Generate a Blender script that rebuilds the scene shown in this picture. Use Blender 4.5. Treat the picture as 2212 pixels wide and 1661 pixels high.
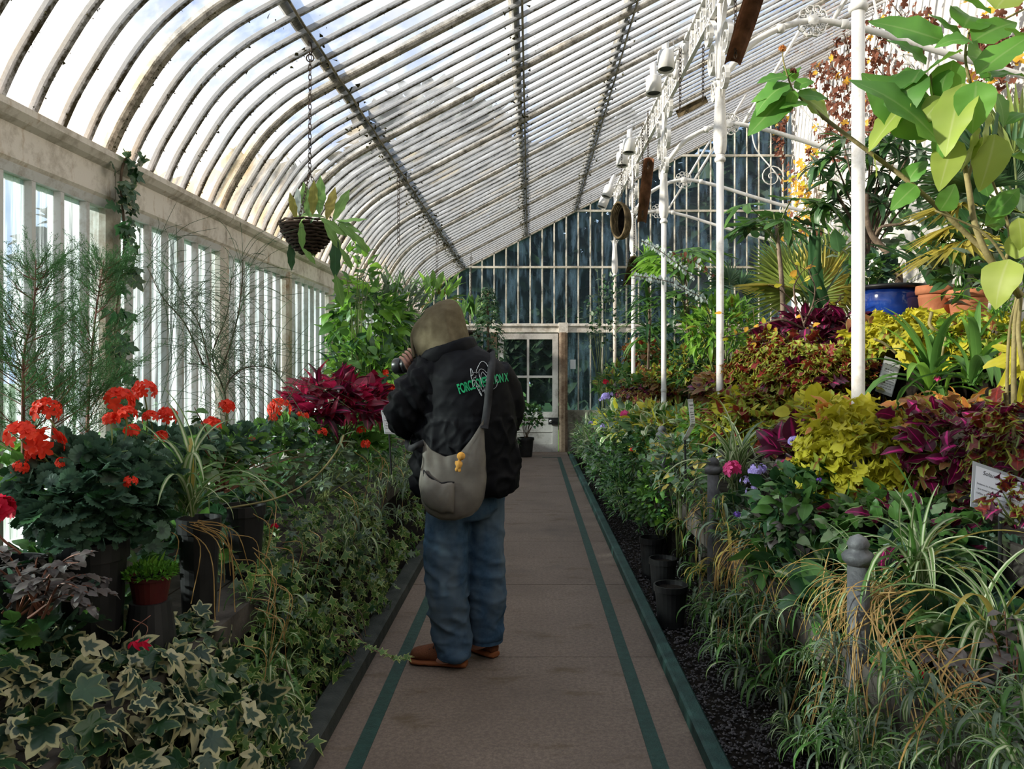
import bpy, bmesh, math, random
import numpy as np
from mathutils import Vector, Matrix, noise
from mathutils.bvhtree import BVHTree

SC = bpy.context.scene
COL = SC.collection
for o in list(bpy.data.objects): bpy.data.objects.remove(o)

# ------------------------------------------------------------------ camera, light, exposure
F, VX, VY, H = 1700.0, 1145.0, 797.0, 1.45     # focal length (px of a 2212x1661 frame), vanishing point, eye height
cam = bpy.data.objects.new('camera', bpy.data.cameras.new('camera')); COL.objects.link(cam)
cam.data.sensor_fit = 'HORIZONTAL'; cam.data.sensor_width = 36.0
cam.data.lens = 36.0 * F / 2212.0
cam.data.shift_x = -(VX - 1106.0) / 2212.0
cam.data.shift_y = (VY - 830.5) / 2212.0
cam.data.clip_start = 0.05; cam.data.clip_end = 300
cam.location = (0, 0, H); cam.rotation_euler = (math.pi / 2, 0, 0)
SC.camera = cam

world = bpy.data.worlds.new('sky'); SC.world = world; world.use_nodes = True
nt = world.node_tree; nt.nodes.clear()
wo = nt.nodes.new('ShaderNodeOutputWorld'); bg = nt.nodes.new('ShaderNodeBackground')
tc = nt.nodes.new('ShaderNodeTexCoord'); nz = nt.nodes.new('ShaderNodeTexNoise'); rp = nt.nodes.new('ShaderNodeValToRGB')
nz.inputs['Scale'].default_value = 3.2; nz.inputs['Detail'].default_value = 6; nz.inputs['Roughness'].default_value = .6
rp.color_ramp.elements[0].position = .38; rp.color_ramp.elements[0].color = (.26, .46, .86, 1)
rp.color_ramp.elements[1].position = .56; rp.color_ramp.elements[1].color = (.95, .97, 1.0, 1)
nt.links.new(tc.outputs['Generated'], nz.inputs['Vector']); nt.links.new(nz.outputs['Fac'], rp.inputs['Fac'])
nt.links.new(rp.outputs['Color'], bg.inputs['Color']); nt.links.new(bg.outputs['Background'], wo.inputs['Surface'])
bg.inputs['Strength'].default_value = 1.25

SUN_DIR = Vector((-1.0, -0.25, 0.315)).normalized()       # towards the sun: low, from the left, slightly behind the viewer
sl = bpy.data.lights.new('sun', 'SUN'); sl.energy = 14.0; sl.angle = math.radians(2.6); sl.color = (1.0, .90, .74)
sun = bpy.data.objects.new('sun', sl); COL.objects.link(sun); sun.location = (-30, -6, 14)
sun.rotation_euler = SUN_DIR.to_track_quat('Z', 'Y').to_euler()

vs = SC.view_settings
vs.view_transform = 'Standard'; vs.look = 'None'; vs.exposure = 0.0; vs.gamma = 1.0; vs.use_curve_mapping = False

# ------------------------------------------------------------------ helpers
R = random.Random(11); NR = np.random.default_rng(11)
def W(px, py, Y): return Vector(((px - VX) / F * Y, Y, H - (py - VY) / F * Y))
def WX(px, py, X):
    Y = X * F / (px - VX); return W(px, py, Y)
def lerp(a, b, t): return a + (b - a) * t
def crom(pts, n):
    """Catmull-Rom through pts, n samples per span"""
    P = [Vector(p) for p in pts]; P = [P[0] * 2 - P[1]] + P + [P[-1] * 2 - P[-2]]; out = []
    for i in range(1, len(P) - 2):
        for k in range(n):
            t = k / n; a, b, c, d = P[i-1], P[i], P[i+1], P[i+2]
            out.append(.5 * ((2*b) + (c - a)*t + (2*a - 5*b + 4*c - d)*t*t + (3*b - a - 3*c + d)*t**3))
    out.append(P[-2].copy()); return out

def tag(o, label=None, cat=None, group=None, kind=None):
    if label: o['label'] = label
    if cat: o['category'] = cat
    if group: o['group'] = group
    if kind: o['kind'] = kind
    return o
def empty(name, loc=(0, 0, 0), label=None, cat=None, group=None, kind=None):
    o = bpy.data.objects.new(name, None); o.empty_display_size = .1; COL.objects.link(o); o.location = loc
    return tag(o, label, cat, group, kind)
def ploc(parent):
    v = Vector((0, 0, 0))
    while parent: v += parent.location; parent = parent.parent
    return v
def link(name, me, parent=None, loc=None):
    """link mesh whose vertices are in world space (loc None) under parent"""
    o = bpy.data.objects.new(name, me); COL.objects.link(o)
    if parent: o.parent = parent
    o.location = (-ploc(parent) if loc is None else Vector(loc) - ploc(parent))
    return o

class MB:
    """collects shapes, builds ONE mesh"""
    def __init__(s): s.v = []; s.f = []; s.uv = []
    def add(s, vs_, fs, uv=None):
        n = len(s.v); s.v += [tuple(v) for v in vs_]; s.f += [tuple(i + n for i in f) for f in fs]
        s.uv += (list(uv) if uv else [(0, 0)] * len(vs_)); return s
    def box(s, a, b):
        (x0, y0, z0), (x1, y1, z1) = a, b
        return s.add([(x0,y0,z0),(x1,y0,z0),(x1,y1,z0),(x0,y1,z0),(x0,y0,z1),(x1,y0,z1),(x1,y1,z1),(x0,y1,z1)],
                     [(3,2,1,0),(4,5,6,7),(0,1,5,4),(1,2,6,5),(2,3,7,6),(3,0,4,7)])
    def prism(s, poly, axis, a, b):
        """extrude closed 2-D poly along axis ('x': poly=(y,z), 'y': poly=(x,z), 'z': poly=(x,y))"""
        n = len(poly)
        def P(p, t): return {'x': (t, p[0], p[1]), 'y': (p[0], t, p[1]), 'z': (p[0], p[1], t)}[axis]
        v = [P(p, a) for p in poly] + [P(p, b) for p in poly]
        f = [tuple(range(n))[::-1], tuple(range(n, 2*n))] + [(i, (i+1) % n, n + (i+1) % n, n + i) for i in range(n)]
        return s.add(v, f)
    def tube(s, pts, r, n=6, cap=True):
        pts = [Vector(p) for p in pts]; m = len(pts); rs = r if hasattr(r, '__len__') else [r] * m
        t0 = (pts[1] - pts[0]).normalized(); u = t0.orthogonal().normalized(); v = []; f = []; uv = []
        for i, p in enumerate(pts):
            t = (pts[min(i+1, m-1)] - pts[max(i-1, 0)])
            t = t.normalized() if t.length > 1e-9 else t0
            u = (u - t * u.dot(t)); u = u.normalized() if u.length > 1e-6 else t.orthogonal().normalized(); w = t.cross(u)
            for k in range(n):
                a = 2 * math.pi * k / n; v.append(p + (u * math.cos(a) + w * math.sin(a)) * rs[i]); uv.append((k / n, i / max(m-1, 1)))
        for i in range(m - 1):
            for k in range(n): f.append((i*n+k, i*n+(k+1) % n, (i+1)*n+(k+1) % n, (i+1)*n+k))
        if cap: f += [tuple(range(n))[::-1], tuple(range((m-1)*n, m*n))]
        return s.add(v, f, uv)
    def lathe(s, prof, c, n=16, axis='z', cap=True):
        v = []; f = []; m = len(prof); c = Vector(c)
        for r, h in prof:
            for k in range(n):
                a = 2 * math.pi * k / n; x, y = r * math.cos(a), r * math.sin(a)
                v.append(c + {'z': Vector((x, y, h)), 'x': Vector((h, x, y)), 'y': Vector((y, h, x))}[axis])
        for i in range(m - 1):
            for k in range(n): f.append((i*n+k, i*n+(k+1) % n, (i+1)*n+(k+1) % n, (i+1)*n+k))
        if cap: f += [tuple(range(n))[::-1], tuple(range((m-1)*n, m*n))]
        return s.add(v, f)
    def ribbon(s, pts, w, th, wdir):
        """flat bar along pts, width w along wdir, thickness th"""
        pts = [Vector(p) for p in pts]; wd = Vector(wdir); m = len(pts); v = []; f = []
        for i, p in enumerate(pts):
            t = (pts[min(i+1, m-1)] - pts[max(i-1, 0)]).normalized(); nn = t.cross(wd).normalized() * th / 2; ww = wd * w / 2
            v += [p - ww - nn, p + ww - nn, p + ww + nn, p - ww + nn]
        for i in range(m - 1):
            for k in range(4): f.append((i*4+k, i*4+(k+1) % 4, (i+1)*4+(k+1) % 4, (i+1)*4+k))
        f += [(3, 2, 1, 0), tuple(range((m-1)*4, m*4))]
        return s.add(v, f)
    def mesh(s, name, m, smooth=False):
        me = bpy.data.meshes.new(name); me.from_pydata(s.v, [], s.f); me.materials.append(m)
        if any(u != (0, 0) for u in s.uv):
            ul = me.uv_layers.new(name='UVMap'); idx = np.empty(len(me.loops), 'i'); me.loops.foreach_get('vertex_index', idx)
            ul.data.foreach_set('uv', np.array(s.uv, 'f')[idx].ravel())
        if smooth: me.shade_smooth()
        return me
    def build(s, name, m, parent=None, smooth=False):
        return link(name, s.mesh(name, m, smooth), parent)

# ------------------------------------------------------------------ materials
class NG:
    def __init__(s, name):
        s.m = bpy.data.materials.new(name); s.m.use_nodes = True; s.t = s.m.node_tree; s.t.nodes.clear()
        s.out = s.n('ShaderNodeOutputMaterial')
    def n(s, kind, **kw):
        nd = s.t.nodes.new(kind)
        for k, v in kw.items(): setattr(nd, k, v)
        return nd
    def l(s, a, b): s.t.links.new(a, b)
    def val(s, sock, v):
        if isinstance(v, bpy.types.NodeSocket): s.l(v, sock)
        else: sock.default_value = v
    def noise(s, scale, detail=4, rough=.55, vec=None, stretch=None, dist=0):
        nd = s.n('ShaderNodeTexNoise'); nd.inputs['Scale'].default_value = scale; nd.inputs['Detail'].default_value = detail
        nd.inputs['Roughness'].default_value = rough; nd.inputs['Distortion'].default_value = dist
        v = vec if vec is not None else s.pos()
        if stretch:
            mp = s.n('ShaderNodeMapping'); mp.inputs['Scale'].default_value = stretch; s.l(v, mp.inputs['Vector']); v = mp.outputs[0]
        s.l(v, nd.inputs['Vector']); return nd.outputs['Fac']
    def pos(s): return s.n('ShaderNodeNewGeometry').outputs['Position']
    def obj(s): return s.n('ShaderNodeTexCoord').outputs['Object']
    def ramp(s, fac, stops):
        r = s.n('ShaderNodeValToRGB'); e = r.color_ramp.elements
        while len(e) < len(stops): e.new(.5)
        for el, (p, c) in zip(e, stops): el.position = p; el.color = (*c, 1) if len(c) == 3 else c
        s.l(fac, r.inputs['Fac']); return r.outputs['Color']
    def mix(s, fac, a, b, mode='MIX'):
        m = s.n('ShaderNodeMix', data_type='RGBA', blend_type=mode)
        s.val(m.inputs['Factor'], fac)
        for k, c in ((6, a), (7, b)):
            if isinstance(c, tuple): c = (*c, 1) if len(c) == 3 else c
            s.val(m.inputs[k], c)
        return m.outputs[2]
    def math(s, op, a, b=0.0, clamp=False):
        m = s.n('ShaderNodeMath', operation=op, use_clamp=clamp); s.val(m.inputs[0], a); s.val(m.inputs[1], b); return m.outputs[0]
    def rng(s, x, a, b, c=0., d=1.):
        m = s.n('ShaderNodeMapRange'); s.val(m.inputs['Value'], x)
        for k, v in (('From Min', a), ('From Max', b), ('To Min', c), ('To Max', d)): m.inputs[k].default_value = v
        return m.outputs['Result']
    def bump(s, h, strength=.3, dist=.01):
        b = s.n('ShaderNodeBump'); b.inputs['Strength'].default_value = strength; b.inputs['Distance'].default_value = dist
        s.l(h, b.inputs['Height']); return b.outputs['Normal']
    def bsdf(s, col, rough=.6, spec=.3, metal=0., normal=None):
        p = s.n('ShaderNodeBsdfPrincipled')
        if isinstance(col, tuple): col = (*col, 1) if len(col) == 3 else col
        s.val(p.inputs['Base Color'], col); s.val(p.inputs['Roughness'], rough); p.inputs['Specular IOR Level'].default_value = spec
        p.inputs['Metallic'].default_value = metal
        if normal is not None: s.l(normal, p.inputs['Normal'])
        return p.outputs[0]
    def shmix(s, fac, a, b):
        m = s.n('ShaderNodeMixShader'); s.val(m.inputs[0], fac); s.l(a, m.inputs[1]); s.l(b, m.inputs[2]); return m.outputs[0]
    def done(s, sh): s.l(sh, s.out.inputs['Surface']); return s.m

def simple(name, c1, c2=None, scale=12, rough=.6, spec=.3, bump=0, bscale=60, metal=0, detail=5):
    g = NG(name); c2 = c2 or tuple(min(1, c * 1.35) for c in c1)
    col = g.ramp(g.noise(scale, detail), [(.35, c1), (.68, c2)])
    nrm = g.bump(g.noise(bscale, 3), bump) if bump else None
    return g.done(g.bsdf(col, rough, spec, metal, nrm))

def paint(name, base, grime, amount, scale=9, rust=None, rough=.55):
    """old painted iron: base colour with dirt and flaking of its own shape"""
    g = NG(name)
    n1 = g.noise(scale, 6, .68); n2 = g.noise(scale * 5, 5, .7); n3 = g.noise(scale * .35, 3)
    f = g.math('ADD', g.math('MULTIPLY', n1, .5), g.math('ADD', g.math('MULTIPLY', n2, .32), g.math('MULTIPLY', n3, .3)))
    f = g.rng(f, .62 - amount * .25, .78 - amount * .14)
    c = g.mix(f, base, grime)
    if rust:
        f2 = g.rng(g.noise(scale * 1.7, 6, .7, stretch=(1, 1, .35)), .58, .72); c = g.mix(f2, c, rust)
    return g.done(g.bsdf(c, rough, .25, 0, g.bump(n2, .25, .004)))

M = {}
def barpaint(name, base, grime, k):
    g = NG(name); uv = g.n('ShaderNodeSeparateXYZ'); g.l(g.n('ShaderNodeUVMap', uv_map='UVMap').outputs[0], uv.inputs[0])
    a = g.noise(11, 6, .7); b = g.noise(55, 4, .7); c = g.noise(2.2, 3)
    f = g.math('ADD', g.math('ADD', g.math('MULTIPLY', a, .55), g.math('MULTIPLY', b, .35)), g.math('ADD', g.math('MULTIPLY', c, .35), g.math('MULTIPLY', g.math('POWER', uv.outputs[0], 2.5), k)))
    f = g.rng(f, .76, .92); col = g.mix(f, g.mix(g.rng(b, .3, .75), base, tuple(q * .78 for q in base)), grime)
    col = g.mix(g.rng(g.noise(6, 5, .7), .62, .75, 0, .6), col, (.30, .20, .10)); return g.done(g.bsdf(col, .6, .2, 0, g.bump(b, .3, .004)))
M['bar'] = paint('old white glazing bar paint', (.66, .63, .60), (.10, .075, .045), .40, 26)
M['bar'] = barpaint('old white glazing bar paint with grime line', (.50, .50, .51), (.050, .040, .022), .24)
M['rib'] = paint('grimy rib paint', (.42, .38, .32), (.045, .036, .018), .64, 24)
M['purlin'] = paint('mossy purlin paint', (.38, .33, .25), (.03, .028, .012), .84, 12)
M['cornice'] = paint('stained cornice paint', (.70, .65, .59), (.26, .21, .15), .36, 5, (.36, .24, .13))
M['post'] = paint('rusty window post paint', (.58, .53, .46), (.24, .15, .08), .45, 7, (.30, .17, .08))
M['mullion'] = paint('window mullion paint', (.58, .58, .58), (.28, .24, .19), .30, 8)
M['iron'] = paint('white iron paint', (.68, .67, .65), (.42, .38, .32), .16, 7)
M['gable'] = paint('gable bar paint', (.55, .52, .45), (.22, .18, .11), .42, 11)
M['rustpost'] = paint('rusty door post paint', (.30, .22, .15), (.09, .05, .03), .6, 6, (.16, .07, .03))
M['doorpaint'] = paint('door paint', (.52, .49, .46), (.25, .22, .19), .30, 6)

def glass(name, haze, tint, milk, dirt=None, scale=6, stretch=(1, 1, .25), lo=.4, hi=.7, rough=.12, stain=False):
    """old horticultural pane: clear part mixed with condensation / algae film that scatters light"""
    g = NG(name)
    n = g.noise(scale, 5, .6, stretch=stretch)
    f = g.rng(n, lo, hi, haze[0], haze[1])
    tr = g.n('ShaderNodeBsdfTransparent'); tr.inputs['Color'].default_value = (*tint, 1)
    tl = g.n('ShaderNodeBsdfTranslucent')
    c = milk
    if dirt:
        c = g.mix(g.rng(g.noise(scale * .6, 4, .6), .52, .70), milk, dirt)
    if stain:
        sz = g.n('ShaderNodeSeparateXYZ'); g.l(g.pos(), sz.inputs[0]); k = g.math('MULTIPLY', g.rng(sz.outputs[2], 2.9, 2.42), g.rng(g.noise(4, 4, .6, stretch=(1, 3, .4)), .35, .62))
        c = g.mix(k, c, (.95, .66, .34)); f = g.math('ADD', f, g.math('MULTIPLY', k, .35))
    g.val(tl.inputs['Color'], (*c, 1) if isinstance(c, tuple) else c)
    gl = g.n('ShaderNodeBsdfGlossy'); gl.inputs['Roughness'].default_value = rough; gl.inputs['Color'].default_value = (.9, .95, 1, 1)
    a = g.shmix(f, tr.outputs[0], tl.outputs[0])
    fr = g.n('ShaderNodeFresnel'); fr.inputs['IOR'].default_value = 1.35
    return g.done(g.shmix(g.math('MULTIPLY', fr.outputs[0], .6), a, gl.outputs[0]))
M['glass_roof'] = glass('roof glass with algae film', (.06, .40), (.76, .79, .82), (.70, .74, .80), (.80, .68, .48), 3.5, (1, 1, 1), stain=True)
M['glass_wall'] = glass('wet frosted side glass', (.10, .80), (.52, .66, .74), (.42, .50, .56), None, 11, (1, 1.8, .10), .42, .62)
M['glass_gable'] = glass('misty end glass', (.04, .50), (.80, .88, .92), (.50, .62, .72), None, 7, (1.2, 1, .22), .48, .72)
M['glass_door'] = glass('misty door glass', (.02, .16), (.75, .83, .85), (.5, .6, .62), None, 5, (1, 1, .5), .5, .75)

# ------------------------------------------------------------------ the house: sizes in metres
XL, XR, YG, YB = -1.90, 4.60, 13.87, -4.0      # left wall, right wall, end gable, back
BAY, Y0 = 1.29, 3.55                            # left-wall bay, depth of the first column
PITCH = BAY / 7
prof2 = crom([(-1.905, 2.37, 0), (-1.835, 2.53, 0), (-1.764, 2.655, 0), (-1.665, 2.81, 0), (-1.555, 2.936, 0), (-1.39, 3.07, 0), (-1.18, 3.19, 0)], 3)
SL = .52
def zroof(x): return 3.19 + SL * (x + 1.18)
prof2 = [(p.x, p.y) for p in prof2]
NCURVE = len(prof2)
prof2 += [(-.08, zroof(-.08)), (.78, zroof(.78)), (1.48, zroof(1.48)), (3.0, zroof(3.0)), (XR, zroof(XR))]
def offset(prof, d):
    out = []
    for i, p in enumerate(prof):
        a = prof[max(i-1, 0)]; b = prof[min(i+1, len(prof)-1)]; t = Vector((b[0]-a[0], b[1]-a[1])).normalized()
        out.append((p[0] - t.y * d, p[1] + t.x * d))
    return out

ceiling = empty('ceiling', (0, 0, 0), 'curved white-barred glass roof rising from the left cornice to the right wall', None, None, 'structure')
def bar_mesh(name, w, d, m, taper=.6):
    lo, hi = prof2, offset(prof2, d); v = []; f = []; wl = w * taper
    mid = offset(prof2, d * .35)
    for (a, b, c) in zip(lo, mid, hi):
        v += [(a[0], -wl/2, a[1]), (a[0], wl/2, a[1]), (b[0], w/2, b[1]), (c[0], w/2, c[1]), (c[0], -w/2, c[1]), (b[0], -w/2, b[1])]
    for i in range(len(lo) - 1):
        for k in range(6): f.append((i*6+k, (i+1)*6+k, (i+1)*6+(k+1) % 6, i*6+(k+1) % 6))
    me = bpy.data.meshes.new(name); me.from_pydata(v, [], f); me.materials.append(m)
    ul = me.uv_layers.new(name='UVMap'); U = [1, 1, .5, 0, 0, .5]
    for lp in me.loops: ul.data[lp.index].uv = (U[lp.vertex_index % 6], 0)
    return me
bm_thin = bar_mesh('glazing_bar', .027, .027, M['bar'], .8); bm_rib = bar_mesh('roof_rib', .050, .045, M['rib'], .8)
KMIN = -10                                      # first bar in the field of view (strip index from the first column)
KMAX = int((YG - Y0) / PITCH + .5)
def bar_y(k): return Y0 + k * PITCH
for k in range(KMIN, KMAX + 1):
    o = link('roof_rib' if k % 7 == 0 else 'glazing_bar', bm_rib if k % 7 == 0 else bm_thin, ceiling, (0, bar_y(k), 0))
glp = offset(prof2, .026)
def pane_mesh(i0, i1):
    mb = MB(); w = PITCH / 2
    for i in range(i0, i1 + 1): mb.add([(glp[i][0], -w, glp[i][1]), (glp[i][0], w, glp[i][1])], [])
    n = i1 - i0
    mb.f = [(2*j, 2*j+1, 2*j+3, 2*j+2) for j in range(n)]
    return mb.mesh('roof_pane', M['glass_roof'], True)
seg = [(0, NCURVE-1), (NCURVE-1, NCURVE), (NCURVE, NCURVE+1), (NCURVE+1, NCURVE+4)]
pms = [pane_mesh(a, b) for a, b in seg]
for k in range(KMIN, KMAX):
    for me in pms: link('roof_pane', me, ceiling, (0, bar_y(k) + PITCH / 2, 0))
# the same roof going on behind the viewer
mb = MB(); gb = MB()
y = bar_y(KMIN) - PITCH
while y > YB:
    n0 = len(mb.v); me = bm_thin
    mb.add([(v.co.x, v.co.y + y, v.co.z) for v in me.vertices], [tuple(p.vertices) for p in me.polygons]); y -= PITCH
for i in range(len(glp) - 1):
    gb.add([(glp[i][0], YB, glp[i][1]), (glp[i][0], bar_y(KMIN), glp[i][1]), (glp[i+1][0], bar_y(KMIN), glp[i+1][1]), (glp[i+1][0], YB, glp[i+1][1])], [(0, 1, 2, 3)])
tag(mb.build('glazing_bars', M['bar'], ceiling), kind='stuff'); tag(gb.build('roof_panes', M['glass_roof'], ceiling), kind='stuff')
# purlins
for x in (-1.18, -.08, .78):
    z = zroof(x); t = Vector((1, 0, SL)).normalized(); nn = Vector((-t.z, 0, t.x))
    a = Vector((x, 0, z)) + nn * .035; P = [a - t*.028 , a + t*.028 , a + t*.028 + nn*.045, a - t*.028 + nn*.045]
    MB().prism([(p.x, p.z) for p in P], 'y', YB, YG).build('purlin', M['purlin'], ceiling)
    MB().tube([(x + .03, yy, z + .012 + .006 * math.sin(yy * 9)) for yy in np.arange(2, YG, .25)], .008, 5).build('purlin_rod', M['purlin'], ceiling)
# moss and grime tufts hanging along ribs and purlins
mb = MB(); rr = random.Random(5)
def tuft(p, s):
    p = Vector(p); a = [Vector((rr.uniform(-1, 1), rr.uniform(-1, 1), rr.uniform(-1.6, .4))) * s for _ in range(4)]
    mb.add([p + q for q in a], [(0, 1, 2), (0, 2, 3), (0, 3, 1), (1, 3, 2)])
for x in (-1.18, -.08, .78):
    for i in range(900 if x < -1 else 520):
        yy = YG - abs(rr.gauss(0, 1)) * 5.5
        if yy < 2.6: continue
        dx = rr.gauss(0, .05); tuft((x + dx, yy, zroof(x + dx) + .012), rr.uniform(.006, .02))
for k in range(KMIN, KMAX):
    dens = 170 if k % 7 == 0 else (80 if R.random() < .4 else 24)
    for i in range(dens):
        j = min(int(rr.random() * NCURVE * 1.1), NCURVE - 1); p = prof2[j]; q = prof2[min(j+1, NCURVE)]; t = rr.random()
        tuft((lerp(p[0], q[0], t), bar_y(k) + rr.choice((-1, 1)) * rr.uniform(.006, .02), lerp(p[1], q[1], t) + rr.uniform(0, .008)), rr.uniform(.003, .009))
M['moss'] = simple('black green moss', (.018, .016, .008), (.06, .055, .02), 30, .95, .1)
tag(mb.build('moss', M['moss'], ceiling), kind='stuff')

# left wall
wl = empty('wall_left', (XL, 0, 0), 'left wall of narrow white-framed panes under a stained cornice', None, None, 'structure')
ZS, ZT = .74, 2.20
M['dado'] = paint('plinth paint', (.50, .47, .42), (.15, .12, .08), .5, 5)
MB().box((XL - .12, YB, 0), (XL, YG, ZS)).build('plinth', M['dado'], wl)
MB().box((XL - .14, YB, ZS), (XL + .05, YG, ZS + .04)).build('sill', M['cornice'], wl)
nb0, nb1 = -2, 8
cblk = MB().prism([(-.12, ZT), (.02, ZT), (.03, ZT + .015), (.03, ZT + .135), (.055, ZT + .15), (.075, ZT + .175), (.075, ZT + .20), (-.02, ZT + .21), (-.12, ZT + .21)], 'y', -BAY/2 + .004, BAY/2 - .004).mesh('cornice_block', M['cornice'])
cfill = MB().box((-.10, YB, ZT + .01), (.02, YG, ZT + .2)); cfill.v = [(v[0] + XL, v[1], v[2]) for v in cfill.v]
cfill.build('cornice_core', M['purlin'], wl)
pst = MB().prism([(-.10, -.055), (.015, -.055), (.035, -.035), (.035, .035), (.015, .055), (-.10, .055)], 'z', ZS + .04, ZT).mesh('window_post', M['post'])
mul = MB().prism([(-.03, -.022), (-.012, -.022), (.010, -.012), (.010, .012), (-.012, .022), (-.03, .022)], 'z', ZS + .04, ZT - .02).mesh('mullion', M['mullion'])
head = MB().prism([(-.08, ZT - .035), (.012, ZT - .035), (.022, ZT), (-.08, ZT)], 'y', -BAY/2 + .05, BAY/2 - .05).mesh('window_head', M['mullion'])
pn = MB().add([(-.016, -PITCH/2, ZS + .04), (-.016, PITCH/2, ZS + .04), (-.016, PITCH/2, ZT - .02), (-.016, -PITCH/2, ZT - .02)], [(0, 1, 2, 3)]).mesh('side_pane', M['glass_wall'])
for b in range(-5, 9):
    yb = Y0 + b * BAY
    if yb > YG: break
    link('window_post', pst, wl, (XL, yb, 0))
    if yb + BAY > YG + .1: break
    link('cornice_block', cblk, wl, (XL, yb + BAY/2, 0)); link('window_head', head, wl, (XL, yb + BAY/2, 0))
    for j in range(7):
        link('side_pane', pn, wl, (XL, yb + (j + .5) * PITCH, 0))
        if j: link('mullion', mul, wl, (XL, yb + j * PITCH, 0))

# right wall, added dark back wall that cuts light from behind the viewer
g = NG('white rendered wall'); c = g.ramp(g.noise(1.3, 6, .6, stretch=(1, 1, .4)), [(.3, (.50, .47, .43)), (.62, (.66, .64, .60))])
c = g.mix(g.rng(g.noise(3, 6, .7, stretch=(1, 1.5, .12)), .54, .72, 0, .6), c, (.34, .31, .27))
M['render'] = g.done(g.bsdf(c, .85, .1, 0, g.bump(g.noise(40, 4), .2, .01)))
tag(MB().prism([(YB, -.3), (YG + .2, -.3), (YG + .2, zroof(XR) + .25), (YB, zroof(XR) + .25)], 'x', XR, XR + .3).build('wall_right', M['render']), 'white rendered back wall behind the tall plants', kind='structure')
wb = [(x, z) for x, z in glp] + [(XR, -.1), (XL, -.1)]
tag(MB().prism(wb, 'y', YB - .2, YB).build('wall_back_added', M['rustpost']), 'added dark wall behind the viewer, cutting the light from there', kind='structure')

# end gable
wg = empty('wall_end', (0, YG, 0), 'glazed end gable with door, transoms and dark trees outside', None, None, 'structure')
GP = .2115; GX0 = -1.92; TR = [2.17, 3.24, 4.23, 5.20]
def groof(x):
    for (a, b) in zip(glp[:-1], glp[1:]):
        if a[0] <= x <= b[0]: return lerp(a[1], b[1], (x - a[0]) / (b[0] - a[0]))
    return glp[-1][1]
DX0, DX1 = -.56, .49
def gbar(x, z0, z1, w=.026, name='gable_bar', m=None):
    if z1 - z0 < .03: return
    MB().prism([(x - w/2, YG - .03), (x + w/2, YG - .03), (x + w*.35, YG - .05), (x - w*.35, YG - .05)], 'z', z0, z1).build(name, m or M['gable'], wg)
ncol = int((XR - GX0) / GP) + 1
xs = [GX0 + i * GP + .02 for i in range(ncol + 1)]
levels = [.73] + TR + [7]
for i, x in enumerate(xs):
    if x > XL + .05 and x < XR: gbar(x, 2.24, groof(x) - .02)
    if x > .70 and x < XR: gbar(x, .73, 2.10)
    if x < DX0 - .12 and x > XL: gbar(x, .73, 2.10)
for i in range(len(xs) - 1):
    a, b = max(xs[i], XL), min(xs[i+1], XR)
    for lv in range(len(levels) - 1):
        z0, z1 = levels[lv], levels[lv+1]
        if lv == 0 and b > .66 and a < .66: a = .655
        if lv == 0 and b > DX0 - .05 and a < .65: continue
        ta, tb = min(z1, groof(a)), min(z1, groof(b))
        if max(ta, tb) <= z0 + .01: continue
        ta, tb = max(ta, z0), max(tb, z0)
        poly = [(a, z0), (b, z0), (b, tb), (a, ta)]
        MB().prism(poly, 'y', YG - .022, YG - .018).build('gable_pane', M['glass_gable'], wg)
for zt in TR[1:]:
    x0 = next((p[0] for p in glp if p[1] >= zt), None)
    x0 = [lerp(a[0], b[0], (zt - a[1]) / (b[1] - a[1])) for a, b in zip(glp[:-1], glp[1:]) if a[1] <= zt <= b[1]][0]
    MB().box((x0, YG - .055, zt - .018), (XR, YG - .01, zt + .018)).build('transom', M['gable'], wg)
MB().prism([(YG - .03, 2.09), (YG - .10, 2.09), (YG - .10, 2.19), (YG - .13, 2.20), (YG - .13, 2.23), (YG - .03, 2.25)], 'x', XL, XR).build('transom_beam', M['cornice'], wg)
MB().box((.50, YG - .14, 2.08), (.66, YG - .02, 2.26)).build('beam_block', M['cornice'], wg)
MB().prism([(.505, YG - .06), (.505, YG - .13), (.545, YG - .15), (.61, YG - .15), (.655, YG - .13), (.655, YG - .06)], 'z', 0, 2.09).build('door_post', M['rustpost'], wg)
MB().box((DX0 - .13, YG - .12, 0), (DX0 - .02, YG - .03, 2.09)).build('door_post', M['rustpost'], wg)
M['dadodirt'] = paint('dirty green dado', (.42, .40, .30), (.07, .06, .04), .6, 4)
MB().box((.655, YG - .06, 0), (XR, YG, .73)).build('dado', M['dadodirt'], wg); MB().box((XL, YG - .06, 0), (DX0 - .13, YG, .73)).build('dado', M['dadodirt'], wg)
rimp = offset(prof2, -.02)
MB().prism([(x, z) for x, z in glp] + [(x, z) for x, z in offset(prof2, -.01)][::-1], 'y', YG - .05, YG + .02).build('gable_rim', M['rib'], wg)
# notice on the glass
tag(MB().box((.705, YG - .066, 1.45), (.80, YG - .062, 1.615)).build('paper_notice', simple('notice paper', (.62, .66, .68), (.70, .74, .76), 3)), 'small blank white notice on the glass right of the door', 'notice')
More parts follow.
